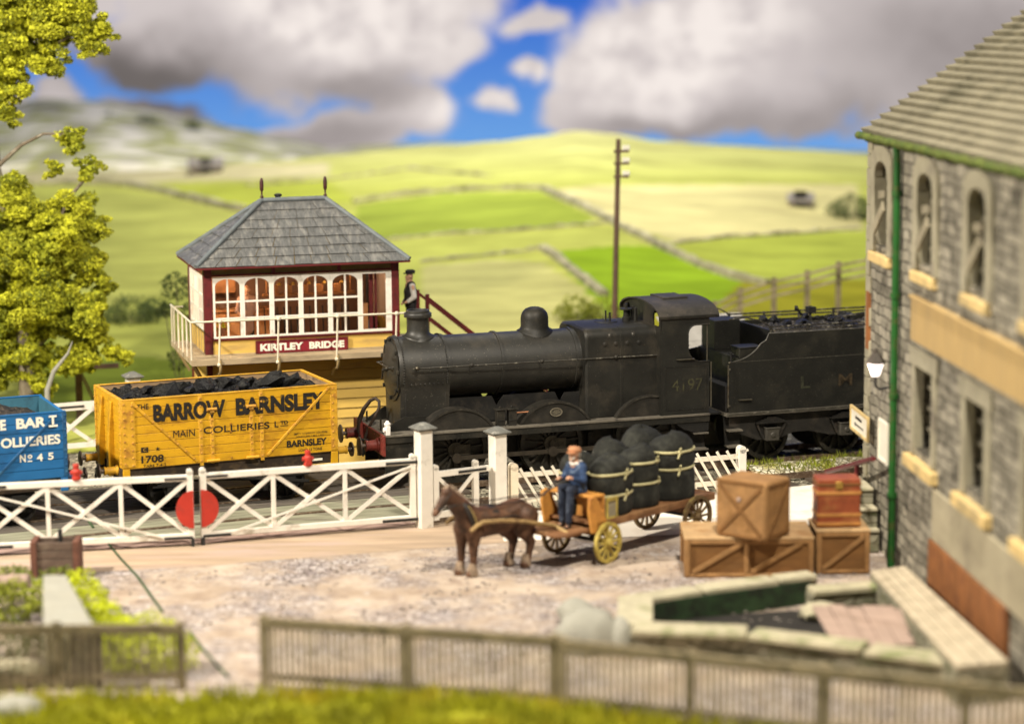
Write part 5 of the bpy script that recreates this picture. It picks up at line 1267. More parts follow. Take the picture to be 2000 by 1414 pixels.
    # roof: hipped, in courses of slates, with lead hips
    ex, ey, ze, zr = .24, .30, ZT+.06, 6.36
    E = [Vector((-ex,-ey,ze)), Vector((W_+ex,-ey,ze)), Vector((W_+ex,D_+ey,ze)), Vector((-ex,D_+ey,ze))]
    R0, R1 = Vector((1.70, D_/2, zr)), Vector((3.32, D_/2, zr))
    rr = random.Random(3); b = MB()
    def slope(a, c, d, e, rows):       # a-c eaves, d-e top
        for k in range(rows):
            f0, f1 = k/rows, (k+1)/rows
            p0, p1 = a.lerp(e, f0), c.lerp(d, f0); q0, q1 = a.lerp(e, f1), c.lerp(d, f1)
            nrm = (c-a).cross(e-a).normalized(); L_ = (p1-p0).length; m = max(1, int(L_/.46))
            off = (k % 2)*.5
            cuts = [0] + [min(1, max(0, (i+off+rr.uniform(-.08,.08))/m)) for i in range(1, m)] + [1]
            for i in range(len(cuts)-1):
                g0, g1 = cuts[i]+.002, cuts[i+1]-.002
                if g1 <= g0: continue
                lift = .030 + rr.uniform(-.006,.014); ln = nrm*lift
                lo0, lo1 = p0.lerp(p1, g0)+ln, p0.lerp(p1, g1)+ln; hi0, hi1 = q0.lerp(q1, g0)+nrm*.006, q0.lerp(q1, g1)+nrm*.006
                ext = (p0-q0).normalized()*rr.uniform(.0,.03); lo0 += ext; lo1 += ext
                b.add([lo0, lo1, hi1, hi0, lo0-ln*.9, lo1-ln*.9], [(0,1,2,3),(4,5,1,0),(4,0,3),(5,2,1)])
    slope(E[0], E[1], R1, R0, 7); slope(E[3], E[0], R0, R0, 7); slope(E[1], E[2], R1, R1, 7); slope(E[2], E[3], R0, R1, 7)
    rf = b.build('roof', M['slate'], t)
    b = MB(); b.add([E[0]-Vector((0,0,.0)),E[1],E[2],E[3],R0-Vector((0,0,.02)),R1-Vector((0,0,.02))], [(0,1,5,4),(1,2,5),(2,3,4,5),(3,0,4),(3,2,1,0)]); b.build('roof_boarding', M['boxdark'], rf)
    b = MB()
    for p, q in ((E[0],R0),(E[1],R1),(E[2],R1),(E[3],R0),(R0,R1)): b.tube([p+Vector((0,0,.04)), q+Vector((0,0,.05))], .06, 8)
    b.build('lead_hip', M['lead'], rf, smooth=60)
    b = MB()
    for i in range(4): b.bar(E[i]-Vector((0,0,.02)), E[(i+1)%4]-Vector((0,0,.02)), .04, .045)
    b.build('gutter', M['maroon'], rf)
    for P in (R0, R1):
        b = MB(); b.lathe([(.05,0),(.04,.08),(.05,.1),(.022,.14),(.022,.24),(.045,.27),(.05,.36),(.05,.44),(.045,.50),(.03,.56),(.01,.58)], P+Vector((0,0,.02)), (0,0,1), 14); b.build('finial', M['darkmaroon'], rf, smooth=50)
    b = MB(); b.lathe([(.07,-.2),(.07,.10),(.10,.12),(.10,.16),(.05,.18)], R0.lerp(R1,.28)+Vector((0,.25,0)), (0,0,1), 12); b.build('stove_pipe', M['black'], rf, smooth=40)
    # balcony all along the front and left end
    bw_ = .70
    b = MB(); b.box(-.45, W_+.45, -bw_, -.03, ZF-.06, ZF); 
    for k in range(2): b.box(-.45+.22*k, -.25+.22*k, -.03, D_+.25, ZF-.055, ZF-.0)
    b.box(-.47, W_+.47, -bw_-.03, -bw_, ZF-.13, ZF+.015); b.box(-.48,-.45,-bw_,D_+.25,ZF-.12,ZF+.01); bal = b.build('balcony', M['balcony'], t, bevel=.006)
    for x in (.22, 1.66, 3.13, 4.6):
        b = MB(); b.box(x-.05,x+.05,-bw_+.02,.0,ZF-.20,ZF-.07); b.tube([(x,-bw_-.05,ZF-.02),(x,-bw_-.06,ZF-.16),(x,-bw_+.02,ZF-.34),(x,-.25,ZF-.42),(x,.02,ZF-.62)], .035, 6); b.build('bracket', M['bracket'], bal, smooth=50)
    for ya, yb in ((-.6,0),(D_,D_)):
        b = MB(); b.bar((-.42,ya,ZF-.1),(-.05,yb,ZF-.75),.07,.07); b.build('strut', M['bracket'], bal)
    b = MB(); zr_ = 3.66
    b.tube([(-.46,D_+.22,zr_),(-.46,-.55,zr_),(-.43,-.68,zr_),(-.30,-bw_,zr_),(W_+.45,-bw_,zr_)], .026, 8); b.tube([(-.46,D_+.22,zr_-.06),(-.15,D_+.22,zr_-.06)],.022,6)
    hr = b.build('handrail', M['railwhite'], t, smooth=50)
    for x in (.22, 1.66, 3.13, 4.62):
        b = MB(); b.tube([(x-.03,-bw_-.045,ZF-.12),(x+.02,-bw_-.01,zr_)], .024, 8); b.ico((x+.02,-bw_-.02,zr_-.0), .055, sub=2); b.ico((x-.03,-bw_-.05,ZF-.12), .05, sub=2); b.build('stanchion', M['railwhite'], hr, smooth=60)
    for y in (-.62,.1,.85,1.6,2.35,2.8):
        b = MB(); b.tube([(-.46,y,ZF-.1),(-.46,y,zr_)], .024, 8); b.build('stanchion', M['railwhite'], hr, smooth=60)
    # inside: back wall warm wood, shelf, lever frame, stove, cupboard
    b = MB(); b.box(.1,W_-.1,D_-.14,D_-.09,ZF,ZT); b.build('back_lining', M['boxwall'], t)
    b = MB(); b.box(.3,2.0,1.9,2.4,ZF+.03,3.55); b.box(.25,2.05,1.85,2.45,3.55,3.60); b.box(.4,1.1,2.2,2.45,4.0,4.5); b.build('cupboard', M['wood'], t, bevel=.01)
    b = MB(); b.box(1.6,3.95,.95,1.15,4.02,4.06); 
    for x in (1.7,2.75,3.85): b.cyl((x,1.05,4.06),(x,1.05,ZT),.015,n=6)
    sh = b.build('instrument_shelf', M['wood'], t)
    b = MB()
    for x in (1.9,2.25,2.65,3.05,3.5): b.box(x-.09,x+.09,.98,1.12,4.06,4.27)
    b.build('instrument', M['wood'], sh, bevel=.01)
    b = MB()
    for x in (1.95,2.3,2.7,3.1,3.55): b.lathe([(.05,0),(.06,.03),(.03,.07),(.01,.08)], (x+.08,1.05,4.27), (0,0,1), 12)
    b.build('bell', M['brass'], sh, smooth=50)
    b = MB(); b.box(1.5,3.9,.55,.95,ZF+.03,3.0)
    for k in range(14): b.cyl((1.6+.165*k,.75,2.95),(1.6+.165*k,.85,3.75),.018,n=6)
    b.build('lever_frame', M['black'], t)
    b = MB(); b.lathe([(.2,0),(.2,.5),(.16,.55),(.06,.58),(.06,1.9)], (4.5,1.9,ZF), (0,0,1), 16); b.build('stove', M['black'], t, smooth=40)
    b = MB(); b.lathe([(.09,0),(.11,.10),(.12,.18)], (.42,.20,ZW+.05), (0,0,1), 12); pt = b.build('flower_pot', M['terra'], t, smooth=40)
    b = MB(); r4 = random.Random(2)
    for k in range(40):
        c = Vector((.45+r4.gauss(0,.07), .2+r4.gauss(0,.05), ZW+.26+r4.gauss(0,.08))); d = Vector((r4.gauss(0,1), r4.gauss(0,1), r4.gauss(0,1))).normalized()*.05; e = d.orthogonal().normalized()*.03; b.add([c-d, c+e, c+d, c-e], [(0,1,2,3)])
    b.build('pot_plant', M['leaflime'], pt)
    # two warm ceiling bulbs that light the room
    for x, pw in ((.85, 105), (3.3, 34)):
        b = MB(); b.ico((x,1.0,4.74), .05, sub=2); b.cyl((x,1.0,4.78),(x,1.0,ZT+.02),.008,n=6); b.build('ceiling_bulb', M['bulb'], t, smooth=180)
        ld = bpy.data.lights.new('box_lamp', 'POINT'); ld.energy = pw; ld.color = (1,.64,.38); ld.shadow_soft_size = .05
        lo = bpy.data.objects.new('box_lamp', ld); COL.objects.link(lo); lo.location = BX.w(x,.86,4.68)
    # landing and steps on the right end
    b = MB(); b.box(W_+.0,W_+1.1,.9,2.3,ZF-.06,ZF); b.build('landing', M['balcony'], t)
    b = MB(); n = 12
    for k in range(n): b.box(W_+1.1+.27*k,W_+1.36+.27*k,1.0,1.9,ZF-.22*(k+1)-.02,ZF-.22*(k+1)+.02)
    st = b.build('steps', M['balcony'], t)
    b = MB()
    for y in (.96,1.94): b.bar((W_+1.0,y,ZF-.0),(W_+1.1+.27*n,y,ZF-.22*n-.1),.05,.22)
    b.build('stringer', M['maroon'], st)
    b = MB()
    for y in (.93, 1.97):
        b.bar((W_+.98,y,ZF+1.10),(W_+1.1+.27*n,y,ZF-.22*n+1.0),.05,.07); b.bar((W_+.98,y,ZF+.62),(W_+1.1+.27*n,y,ZF-.22*n+.55),.045,.055)
        for f in (0,.5,1): b.box(W_+.98+(.12+.27*n)*f-.045,W_+.98+(.12+.27*n)*f+.045,y-.045,y+.045,ZF-.22*n*f-.1,ZF-.22*n*f+1.18-.05*f)
    b.build('stair_rail', M['maroon'], st)
    return t
M['pinkwhite'] = pm('pinkish_white', (.66,.52,.44), .7, .06, 4)
M['namered'] = pm('nameboard_red', (.22,.012,.022), .5, .1, 5)
M['darkmaroon'] = pm('dark_maroon', (.05,.012,.012), .55, .2, 5)
M['bracket'] = pm('bracket_timber', (.38,.28,.13), .8, .2, 4)
M['railwhite'] = pm('cream_handrail', (.66,.60,.46), .5, .1, 8)
M['terra'] = pm('terracotta', (.35,.14,.07), .8, .1, 6)
M['bulb'] = emit('warm_bulb', (1,.7,.42), 6)
build_box()

# ================================================================== people: bodies as one continuous surface
def capsules(pairs, voxel, name, mat, parent, smooth_it=4, balls=()):
    """Union of tapered limbs and balls fused into one surface."""
    b = MB()
    for p0, r0, p1, r1 in pairs:
        p0, p1 = Vector(p0), Vector(p1); n = 12
        if (p1-p0).length < 1e-4: b.ico(p0, r0, sub=2); continue
        b.cyl(p0, p1, r0, r1, 12); b.ico(p0, r0*1.0, sub=2); b.ico(p1, r1*1.0, sub=2)
    for c, r, sc in balls: b.ico(c, r, sub=2, sc=sc)
    o = b.build(name, mat, parent, smooth=180)
    m = o.modifiers.new('fuse', 'REMESH'); m.mode = 'VOXEL'; m.voxel_size = voxel; m.use_smooth_shade = True
    s = o.modifiers.new('soften', 'SMOOTH'); s.iterations = smooth_it; s.factor = .5
    return o
def head(parent_list, c, face, r=.105):
    """Head with brow, nose, chin and ears added to a capsule list; face is the horizontal facing direction."""
    c = Vector(c); f = Vector(face).normalized(); s = f.cross(Vector((0,0,1)))
    return [(c, r*.98, (0.9,0.9,1.12)), (c+f*.03-Vector((0,0,.055)), r*.72, (.85,.85,1)), (c+f*.112-Vector((0,0,.02)), .020, (1,1,1.5)), (c+f*.095-Vector((0,0,.105)), .03, (1,1,.8)),
            (c+s*.10-Vector((0,0,.01)), .026, (.6,.8,1.3)), (c-s*.10-Vector((0,0,.01)), .026, (.6,.8,1.3))]

# signalman on the landing
W_BOX = 4.79
S = BX.w(W_BOX+.62, 1.0, 0); sx, sy = S.x, S.y
def build_signalman():
    t = thing('person', 'man in black waistcoat and cap, white sleeves, on the signal box landing', 'person', (sx, sy, 2.72), radians(200))
    z = 0
    body = [((0,.10,.04),.05,(.10,.10,.03),.04), ((0,.10,.06),.055,(0,.10,.50),.065), ((0,.10,.50),.07,(0,.09,.92),.09), ((0,-.10,.06),.055,(0,-.10,.50),.065), ((0,-.10,.04),.05,(.10,-.10,.03),.04), ((0,-.10,.50),.07,(0,-.09,.92),.09),
            ((0,0,.95),.14,(0,0,1.25),.15), ((0,0,1.25),.15,(0,0,1.42),.13), ((0,0,1.42),.07,(0,0,1.56),.055), ((0,.19,1.40),.06,(-.02,.24,1.14),.05), ((-.02,.24,1.14),.048,(.16,.2,1.02),.038), ((.16,.2,1.02),.04,(.22,.19,1.0),.03),
            ((0,-.19,1.40),.06,(-.02,-.25,1.14),.05), ((-.02,-.25,1.14),.048,(.12,-.24,.95),.038), ((.12,-.24,.95),.04,(.17,-.23,.92),.03)]
    capsules(body, .018, 'body', M['skin'], t, 3, head(None, (0.02,0,1.66), (1,0,0)))
    capsules([((0,.10,.10),.075,(0,.10,.50),.082),((0,.10,.50),.085,(0,.08,.92),.11),((0,-.10,.10),.075,(0,-.10,.50),.082),((0,-.10,.50),.085,(0,-.08,.92),.11),((0,0,.92),.15,(0,0,1.0),.15)], .02, 'trousers', M['bcloth'], t, 3)
    capsules([((0,0,.98),.165,(0,0,1.25),.175),((0,0,1.25),.175,(0,.05,1.42),.12),((0,0,1.25),.175,(0,-.05,1.42),.12)], .02, 'waistcoat', M['bcloth'], t, 3)
    capsules([((0,.15,1.41),.085,(-.02,.24,1.14),.072),((-.02,.24,1.14),.07,(.13,.2,1.03),.055),((0,-.15,1.41),.085,(-.02,-.25,1.14),.072),((-.02,-.25,1.14),.07,(.10,-.24,.97),.055),((0,-.15,1.43),.06,(0,.15,1.43),.06)], .02, 'sleeves', M['shirt'], t, 3)
    b = MB(); b.lathe([(.115,0),(.125,.03),(.13,.075),(.09,.10),(.01,.11)], (0.0,0,1.72), (0,0,1), 20); b.prismz([(.06,-.10),(.16,-.07),(.19,0),(.16,.07),(.06,.10)], 1.72, 1.735); b.build('cap', M['bcloth'], t, smooth=50)
    return t
build_signalman()
# signalman inside the box, seen through the glass
def build_inside_man():
    P = BX.w(1.15, .8, 0); t = thing('person', 'man in pale pinkish coat behind the left windows of the signal box', 'person', (P.x, P.y, 2.75), BX.yaw - pi/2)
    capsules([((0,.09,.03),.05,(.08,.09,.03),.04),((0,.09,.04),.06,(0,.08,.85),.10),((0,-.09,.03),.05,(.08,-.09,.03),.04),((0,-.09,.04),.06,(0,-.08,.85),.10),((0,0,.88),.15,(0,0,1.2),.16),((0,0,1.2),.15,(0,0,1.3),.10),((0,.18,1.25),.06,(.05,.24,.95),.05),((.05,.24,.95),.045,(.2,.2,.85),.035),((0,-.18,1.25),.06,(.05,-.24,.95),.05),((.05,-.24,.95),.045,(.2,-.2,.85),.035),((0,0,1.3),.06,(0,0,1.4),.055)], .02, 'body', M['skin'], t, 3, head(None, (0.01,0,1.48), (1,0,0), .10))
    capsules([((0,0,.5),.17,(0,0,1.2),.18),((0,.16,1.25),.08,(.05,.24,.95),.07),((0,-.16,1.25),.08,(.05,-.24,.95),.07)], .02, 'coat', M['pinkcoat'], t, 3)
    capsules([((0,.09,.1),.08,(0,.08,.8),.11),((0,-.09,.1),.08,(0,-.08,.8),.11)], .02, 'trousers', M['bcloth'], t, 3)
M['pinkcoat'] = pm('pink_coat', (.52,.33,.26), .85, .1, 6)
build_inside_man()

# ================================================================== crossing gates, posts and white fences
def gate(name, label, F, L_, fs, zb=.16, zt=1.53, lamp_at=None, panels=4):
    """Latticed gate in its frame's t,z plane; free end at t = 0, hinge at t = L_."""
    t = thing(name, label, 'gate', F.o, F.yaw, 'white crossing gates')
    b = MB(); b.box(0, L_, -.05, .05, zt-.13, zt); b.build('top_rail', M['white'], t, bevel=.01)
    b = MB(); b.box(0, L_, -.05, .05, zb, zb+.12); b.build('bottom_rail', M['white'], t, bevel=.01)
    b = MB(); b.box(-.005, .125, -.055, .055, zb-.02, zt+.06); b.lathe([(.065,-.055),(.065,.055)], (.06,0,zt+.06), (0,1,0), 20); b.build('meeting_stile', M['white'], t, smooth=35)
    b = MB(); b.box(L_-.12, L_, -.055, .055, zb-.02, zt+.04); b.lathe([(.06,-.055),(.06,.055)], (L_-.06,0,zt+.04), (0,1,0), 20); b.build('hinge_stile', M['white'], t, smooth=35)
    step = L_/panels
    for k in range(panels):
        x0, x1 = step*k + (.10 if k == 0 else .0), step*(k+1)
        for (za, zc, yy) in ((zb+.10, zt-.12, -.018), (zt-.12, zb+.10, .018)):
            b = MB(); b.bar((x0, yy, za), (x1, yy, zc), .03, .065, (0,1,0)) if False else b.bar((x0, yy, za), (x1, yy, zc), .034, .088, (0,0,1)); b.build('lattice_bar', M['white'], t)
        if k < panels-1:
            b = MB(); b.box(x1-.045, x1+.045, -.04, .04, zb+.1, zt-.1); b.build('upright', M['white'], t, bevel=.006)
    # half of the red disc on the meeting stile
    b = MB(); cz = (zb+zt)/2 - .05; R = .40
    b.prism([(.0,cz-R)] + [(.0 + R*.92*sin(radians(a)), cz - R*cos(radians(a))) for a in range(10, 171, 8)] + [(.0,cz+R)], min(fs*.085,fs*.058), max(fs*.085,fs*.058)); b.build('red_disc', M['red'], t, smooth=30)
    # iron straps and tension rod
    ya, yb = min(fs*.07,fs*.05), max(fs*.07,fs*.05)
    for q in ((.13,.58,ya,yb,zt-.09,zt-.05), (.03,.62,ya,yb,zb+.01,zb+.065)):
        b = MB(); b.box(*q); b.build('strap', M['black'], t)
    b = MB(); b.box(.0,.06,-.08,.08,zb-.16,zb+.02); b.build('drop_bolt', M['black'], t)
    for q0, q1, l0 in ((zt-.10, zt-.045, .66), (zb+.01, zb+.07, .75)):
        b = MB(); b.box(L_-l0, L_+.10, ya, yb, q0, q1); b.build('hinge_strap', M['black'], t)
    b = MB(); b.bar((.65,fs*.08,zb+.08),(L_-.1,fs*.08,zt-.16),.02,.045); b.build('tension_rod', M['white'], t)
    if lamp_at:
        b = MB(); b.lathe([(.085,0),(.095,.03),(.085,.06),(.075,.09),(.085,.12),(.095,.17),(.085,.20),(.055,.23),(.06,.26),(.065,.30),(.055,.33),(.02,.34)], (lamp_at,0,zt), (0,0,1), 20)
        for s in (-1,1): b.cyl((lamp_at+s*.05,0,zt+.15),(lamp_at+s*.12,0,zt+.15),.045,n=14)
        b.cyl((lamp_at,-.05,zt+.09),(lamp_at,-.115,zt+.09),.06,n=14); b.build('gate_lamp', M['red'], t, smooth=45)
    return t
gp_c, gp_r, gp_l = gp(394,1064), gp(812,1030), gp(0,1086)
a = Vector((gp_r.x-gp_c.x, gp_r.y-gp_c.y, 0)); gate('crossing_gate', 'white latticed crossing gate with right half of red disc, hinged on tall post', Fr(gp_c.x, gp_c.y, math.degrees(atan2(a.y, a.x))), a.length, -1, lamp_at=2.32, panels=3)
lc = gp(380,1066); a = Vector((gp_l.x-lc.x, gp_l.y-lc.y, 0)); L2_ = a.length*1.12
gate('crossing_gate', 'white latticed crossing gate with left half of red disc, leaving the picture', Fr(lc.x, lc.y, math.degrees(atan2(a.y, a.x))), L2_, 1, lamp_at=2.38, panels=3)

def gate_post(label, P, h, w, yaw, mcap=None):
    t = thing('gate_post', label, 'post', (P.x, P.y, 0), yaw, 'white crossing gate posts')
    b = MB(); b.box(-w/2, w/2, -w/2, w/2, -.2, h); b.build('shaft', M['white'], t, bevel=.012)
    b = MB(); c = w/2+.085; b.box(-c+.03, c-.03, -c+.03, c-.03, h, h+.03)
    b.add([(-c,-c,h+.03),(c,-c,h+.03),(c,c,h+.03),(-c,c,h+.03),(-c,-c,h+.055),(c,-c,h+.055),(c,c,h+.055),(-c,c,h+.055),(-.06,-.06,h+.16),(.06,-.06,h+.16),(.06,.06,h+.16),(-.06,.06,h+.16)],
          [(3,2,1,0),(0,1,5,4),(1,2,6,5),(2,3,7,6),(3,0,4,7),(4,5,9,8),(5,6,10,9),(6,7,11,10),(7,4,8,11),(8,9,10,11)]); b.build('cap', M['capgrey'], t, bevel=.012)
    return t
GY = radians(31)
tp = gp(829,1029); sp_ = Fr(tp.x, tp.y, 31).w(1.86, .0, 0)
gate_post('tall white square gate post with grey cap in front of the engine', tp, 2.14, .30, GY)
gate_post('shorter white square post with grey cap beyond the wicket gate', sp_, 1.86, .30, GY)
# wicket gate between the two posts
F = Fr(*Fr(tp.x, tp.y, 31).w(.22,0,0)[:2], 31)
t = thing('wicket_gate', 'small white wicket gate between the two capped posts', 'gate', F.o, F.yaw); wl = 1.30
for x in (0, 1.0):
    b = MB(); b.box(x, x+.13, -.05, .05, .12, 1.28); b.lathe([(.065,-.05),(.065,.05)], (x+.065,0,1.28), (0,1,0), 18); b.build('stile', M['white'], t, smooth=35)
b = MB(); b.box(.1,wl+.1,-.04,.04,1.06,1.19); b.build('top_rail', M['white'], t, bevel=.008)
b = MB(); b.box(.1,1.05,-.04,.04,.16,.30); b.build('bottom_rail', M['white'], t, bevel=.008)
b = MB(); b.bar((.12,-.03,1.05),(.58,-.03,.62),.03,.08); b.bar((1.02,-.03,1.05),(.58,-.03,.62),.03,.08); b.bar((.12,-.02,.30),(.58,-.02,.66),.03,.08); b.bar((1.02,-.02,.30),(.58,-.02,.66),.03,.08); b.build('brace', M['white'], t)
b = MB(); b.box(.62,1.32,-.06,-.04,1.10,1.15); b.build('latch_strap', M['black'], t)

# slanting pale fence towards the mill
A = gp(1003,1003); Bp = gp(1447,962); d = Bp - A; F = Fr(A.x, A.y, math.degrees(atan2(d.y, d.x))); FL = d.length
t = thing('slanted_fence', 'cream and white fence of slanting pales behind the horse cart', 'fence', F.o, F.yaw)
for z in (.28, .86):
    b = MB(); b.box(0,FL,-.025,.025,z-.055,z+.055); b.build('rail', M['cream'] if False else M['fencew'], t, bevel=.006)
n = int(FL/.255)
for k in range(-1, n+1):
    x = .12+.255*k; b = MB(); x1 = x+.02; x2 = x+.62
    p0, p1 = Vector((x2,-.05,.02)), Vector((x1,-.05,1.02))
    if p0.x > FL: f = (FL - x1)/(x2-x1); p0 = p1.lerp(p0, max(.05, f))
    if p1.x < .05: f = (.05 - x1)/(x2-x1); p1 = p1.lerp(p0, f)
    b.bar(p0, p1, .022, .062); b.build('pale', M['fencew'], t, bevel=.006)
for x, nm, h in ((-.0,'post',1.06),(FL,'post',1.02)):
    b = MB(); b.box(x-.09,x+.09,-.09,.09,-.1,h); b.lathe([(.09,-.09),(.09,.09)], (x,0,h), (0,1,0), 18); b.build('post', M['cream'] if x == 0 else M['white'], t, smooth=35)

# gate and post on the far side of the crossing
A = atY(186,896,58.6); P0 = gp(260,860); 
far = Fr(-12.6, 56.6, 24)
t = thing('far_gate', 'white latticed gate seen between the blue and yellow wagons', 'gate', far.o, far.yaw); FG = 3.2
b = MB(); b.box(-1.5,FG,-.04,.04,1.08,1.28); b.build('top_rail', M['white'], t); b = MB(); b.box(-1.5,FG,-.04,.04,.10,.22); b.build('bottom_rail', M['white'], t)
for k in range(4):
    x0 = -1.5 + 1.175*k
    for za, zc, yy in ((.2,1.1,-.02),(1.1,.2,.02)):
        b = MB(); b.bar((x0,yy,za),(x0+1.175,yy,zc),.03,.10); b.build('lattice_bar', M['white'], t)
b = MB(); b.box(1.15,1.8,-.055,-.04,1.15,1.20); b.build('strap', M['black'], t)
fp = Fr(*far.o[:2], 24).w(FG-.10,0,0)
gate_post('white gate post with dark cap just above the rim of the yellow wagon', Vector((fp.x,fp.y,0)), 1.80, .32, radians(24))
# ================================================================== yard: horse, cart, sacks, crates
K = Fr(1.86, 44.86, 47.0)       # foot of the near front wheel; t runs to the tail of the cart
def cart_wheel(parent, c, R, axis, mat, nsp=12, w=.07):
    c = Vector(c); ax = Vector(axis).normalized(); b = MB(); u = Vector((0,0,1)); v = ax.cross(u).normalized()
    n = 40; prof = [(R-.075,-w/2),(R,-w/2),(R,w/2),(R-.075,w/2),(R-.075,-w/2)]
    b.loft([b.ring(c+ax*h, ax, r, n) for r, h in prof], False, False); rim = b.build('wheel', mat, parent, smooth=40)
    b = MB()
    for k in range(nsp):
        a = 2*pi*k/nsp; d = u*cos(a) + v*sin(a); b.bar(c+d*.06, c+d*(R-.05), .04, .04, ax)
    b.build('spokes', mat, rim)
    b = MB(); b.lathe([(.04,-.16),(.075,-.14),(.085,-.05),(.085,.05),(.06,.09)], c, ax, 16); b.build('hub', mat, rim, smooth=45)
    return rim
def build_cart():
    t = thing('flat_cart', 'brown four wheeled flat dray with yellow wheels carrying black sacks', 'cart', K.o, K.yaw)
    W2 = 1.30
    b = MB()
    for k in range(6): b.box(-.30, 3.55, .02+.21*k, .22+.21*k, .80, .86)
    b.build('bed', M['cart'], t, bevel=.006)
    b = MB(); b.box(-.30,3.56,-.02,.03,.72,.875); b.box(-.30,3.56,W2-.03,W2+.02,.72,.875); b.box(3.52,3.58,0,W2,.72,.875); b.build('side_rail', M['cart'], t, bevel=.01)
    b = MB(); b.box(-1.05,-.25,.10,W2-.1,.66,.73); b.prismz([(-1.05,.1),(-1.05,W2-.1),(-1.2,W2-.25),(-1.2,.25)], .66,.73); b.build('foot_board', M['cart'], t, bevel=.01)
    # curved orange front cheeks and seat
    for y in (-.02, W2-.05):
        b = MB(); b.prism([(-.42,.66),(.02,.66),(.02,.87),(-.10,1.05),(-.22,1.30),(-.36,1.42),(-.50,1.38),(-.52,1.15)], y, y+.07); b.build('cheek_board', M['cartor'], t, bevel=.015)
    b = MB(); b.box(-.32,.04,.05,W2-.05,1.34,1.40); b.box(-.02,.04,.05,W2-.05,.87,1.34); b.build('seat', M['cartor'], t, bevel=.01)
    b = MB(); b.box(-.2,.2,.1,W2-.1,.55,.70); b.box(2.75,3.05,.1,W2-.1,.52,.72); b.box(0,3.4,.4,.5,.66,.78); b.box(0,3.4,.8,.9,.66,.78); b.build('under_frame', M['cart'], t, bevel=.01)
    b = MB(); b.cyl((0,-.12,.42),(0,W2+.12,.42),.045,n=10); b.cyl((2.9,-.12,.46),(2.9,W2+.12,.46),.045,n=10); b.build('axle', M['black'], t)
    cart_wheel(t, (.0,-.06,.42), .42, (.05,-1,0), M['cartyel']); cart_wheel(t, (.0,W2+.02,.42), .42, (.05,1,0), M['cartdark'])
    cart_wheel(t, (2.9,-.06,.46), .46, (0,-1,0), M['cartdark']); cart_wheel(t, (2.9,W2+.02,.46), .46, (0,1,0), M['cartdark'])
    b = MB()
    for y in (.18, W2-.18):
        for k in range(3): b.bar((-.4+.07*k,y,.52+.03*k),(.4-.07*k,y,.52+.03*k),.06,.025)
    b.build('leaf_spring', M['black'], t)
    # shafts run forward beside the horse
    for l in (-.40, .46):
        pts = [K.loc(K.w(-.85,.65+ (.38 if l > 0 else -.38),.70))] + [K.loc(HF.w(x, l, z)) for x, z in ((1.25,.80),(.55,.98),(0,1.08),(-.5,1.12),(-.66,1.06),(-.80,.98))]
        b = MB(); b.tube(pts, [.045,.045,.042,.04,.04,.042,.035], 10); b.build('shaft', M['shaft'], t, smooth=60)
    return t
M['shaft'] = pm('shaft_wood', (.33,.22,.09), .7, .25, 5, (.16,.09,.04), .4, 3)
HF = Fr(-.42, 44.30, 36.0)      # horse: faces along -t
build_cart()

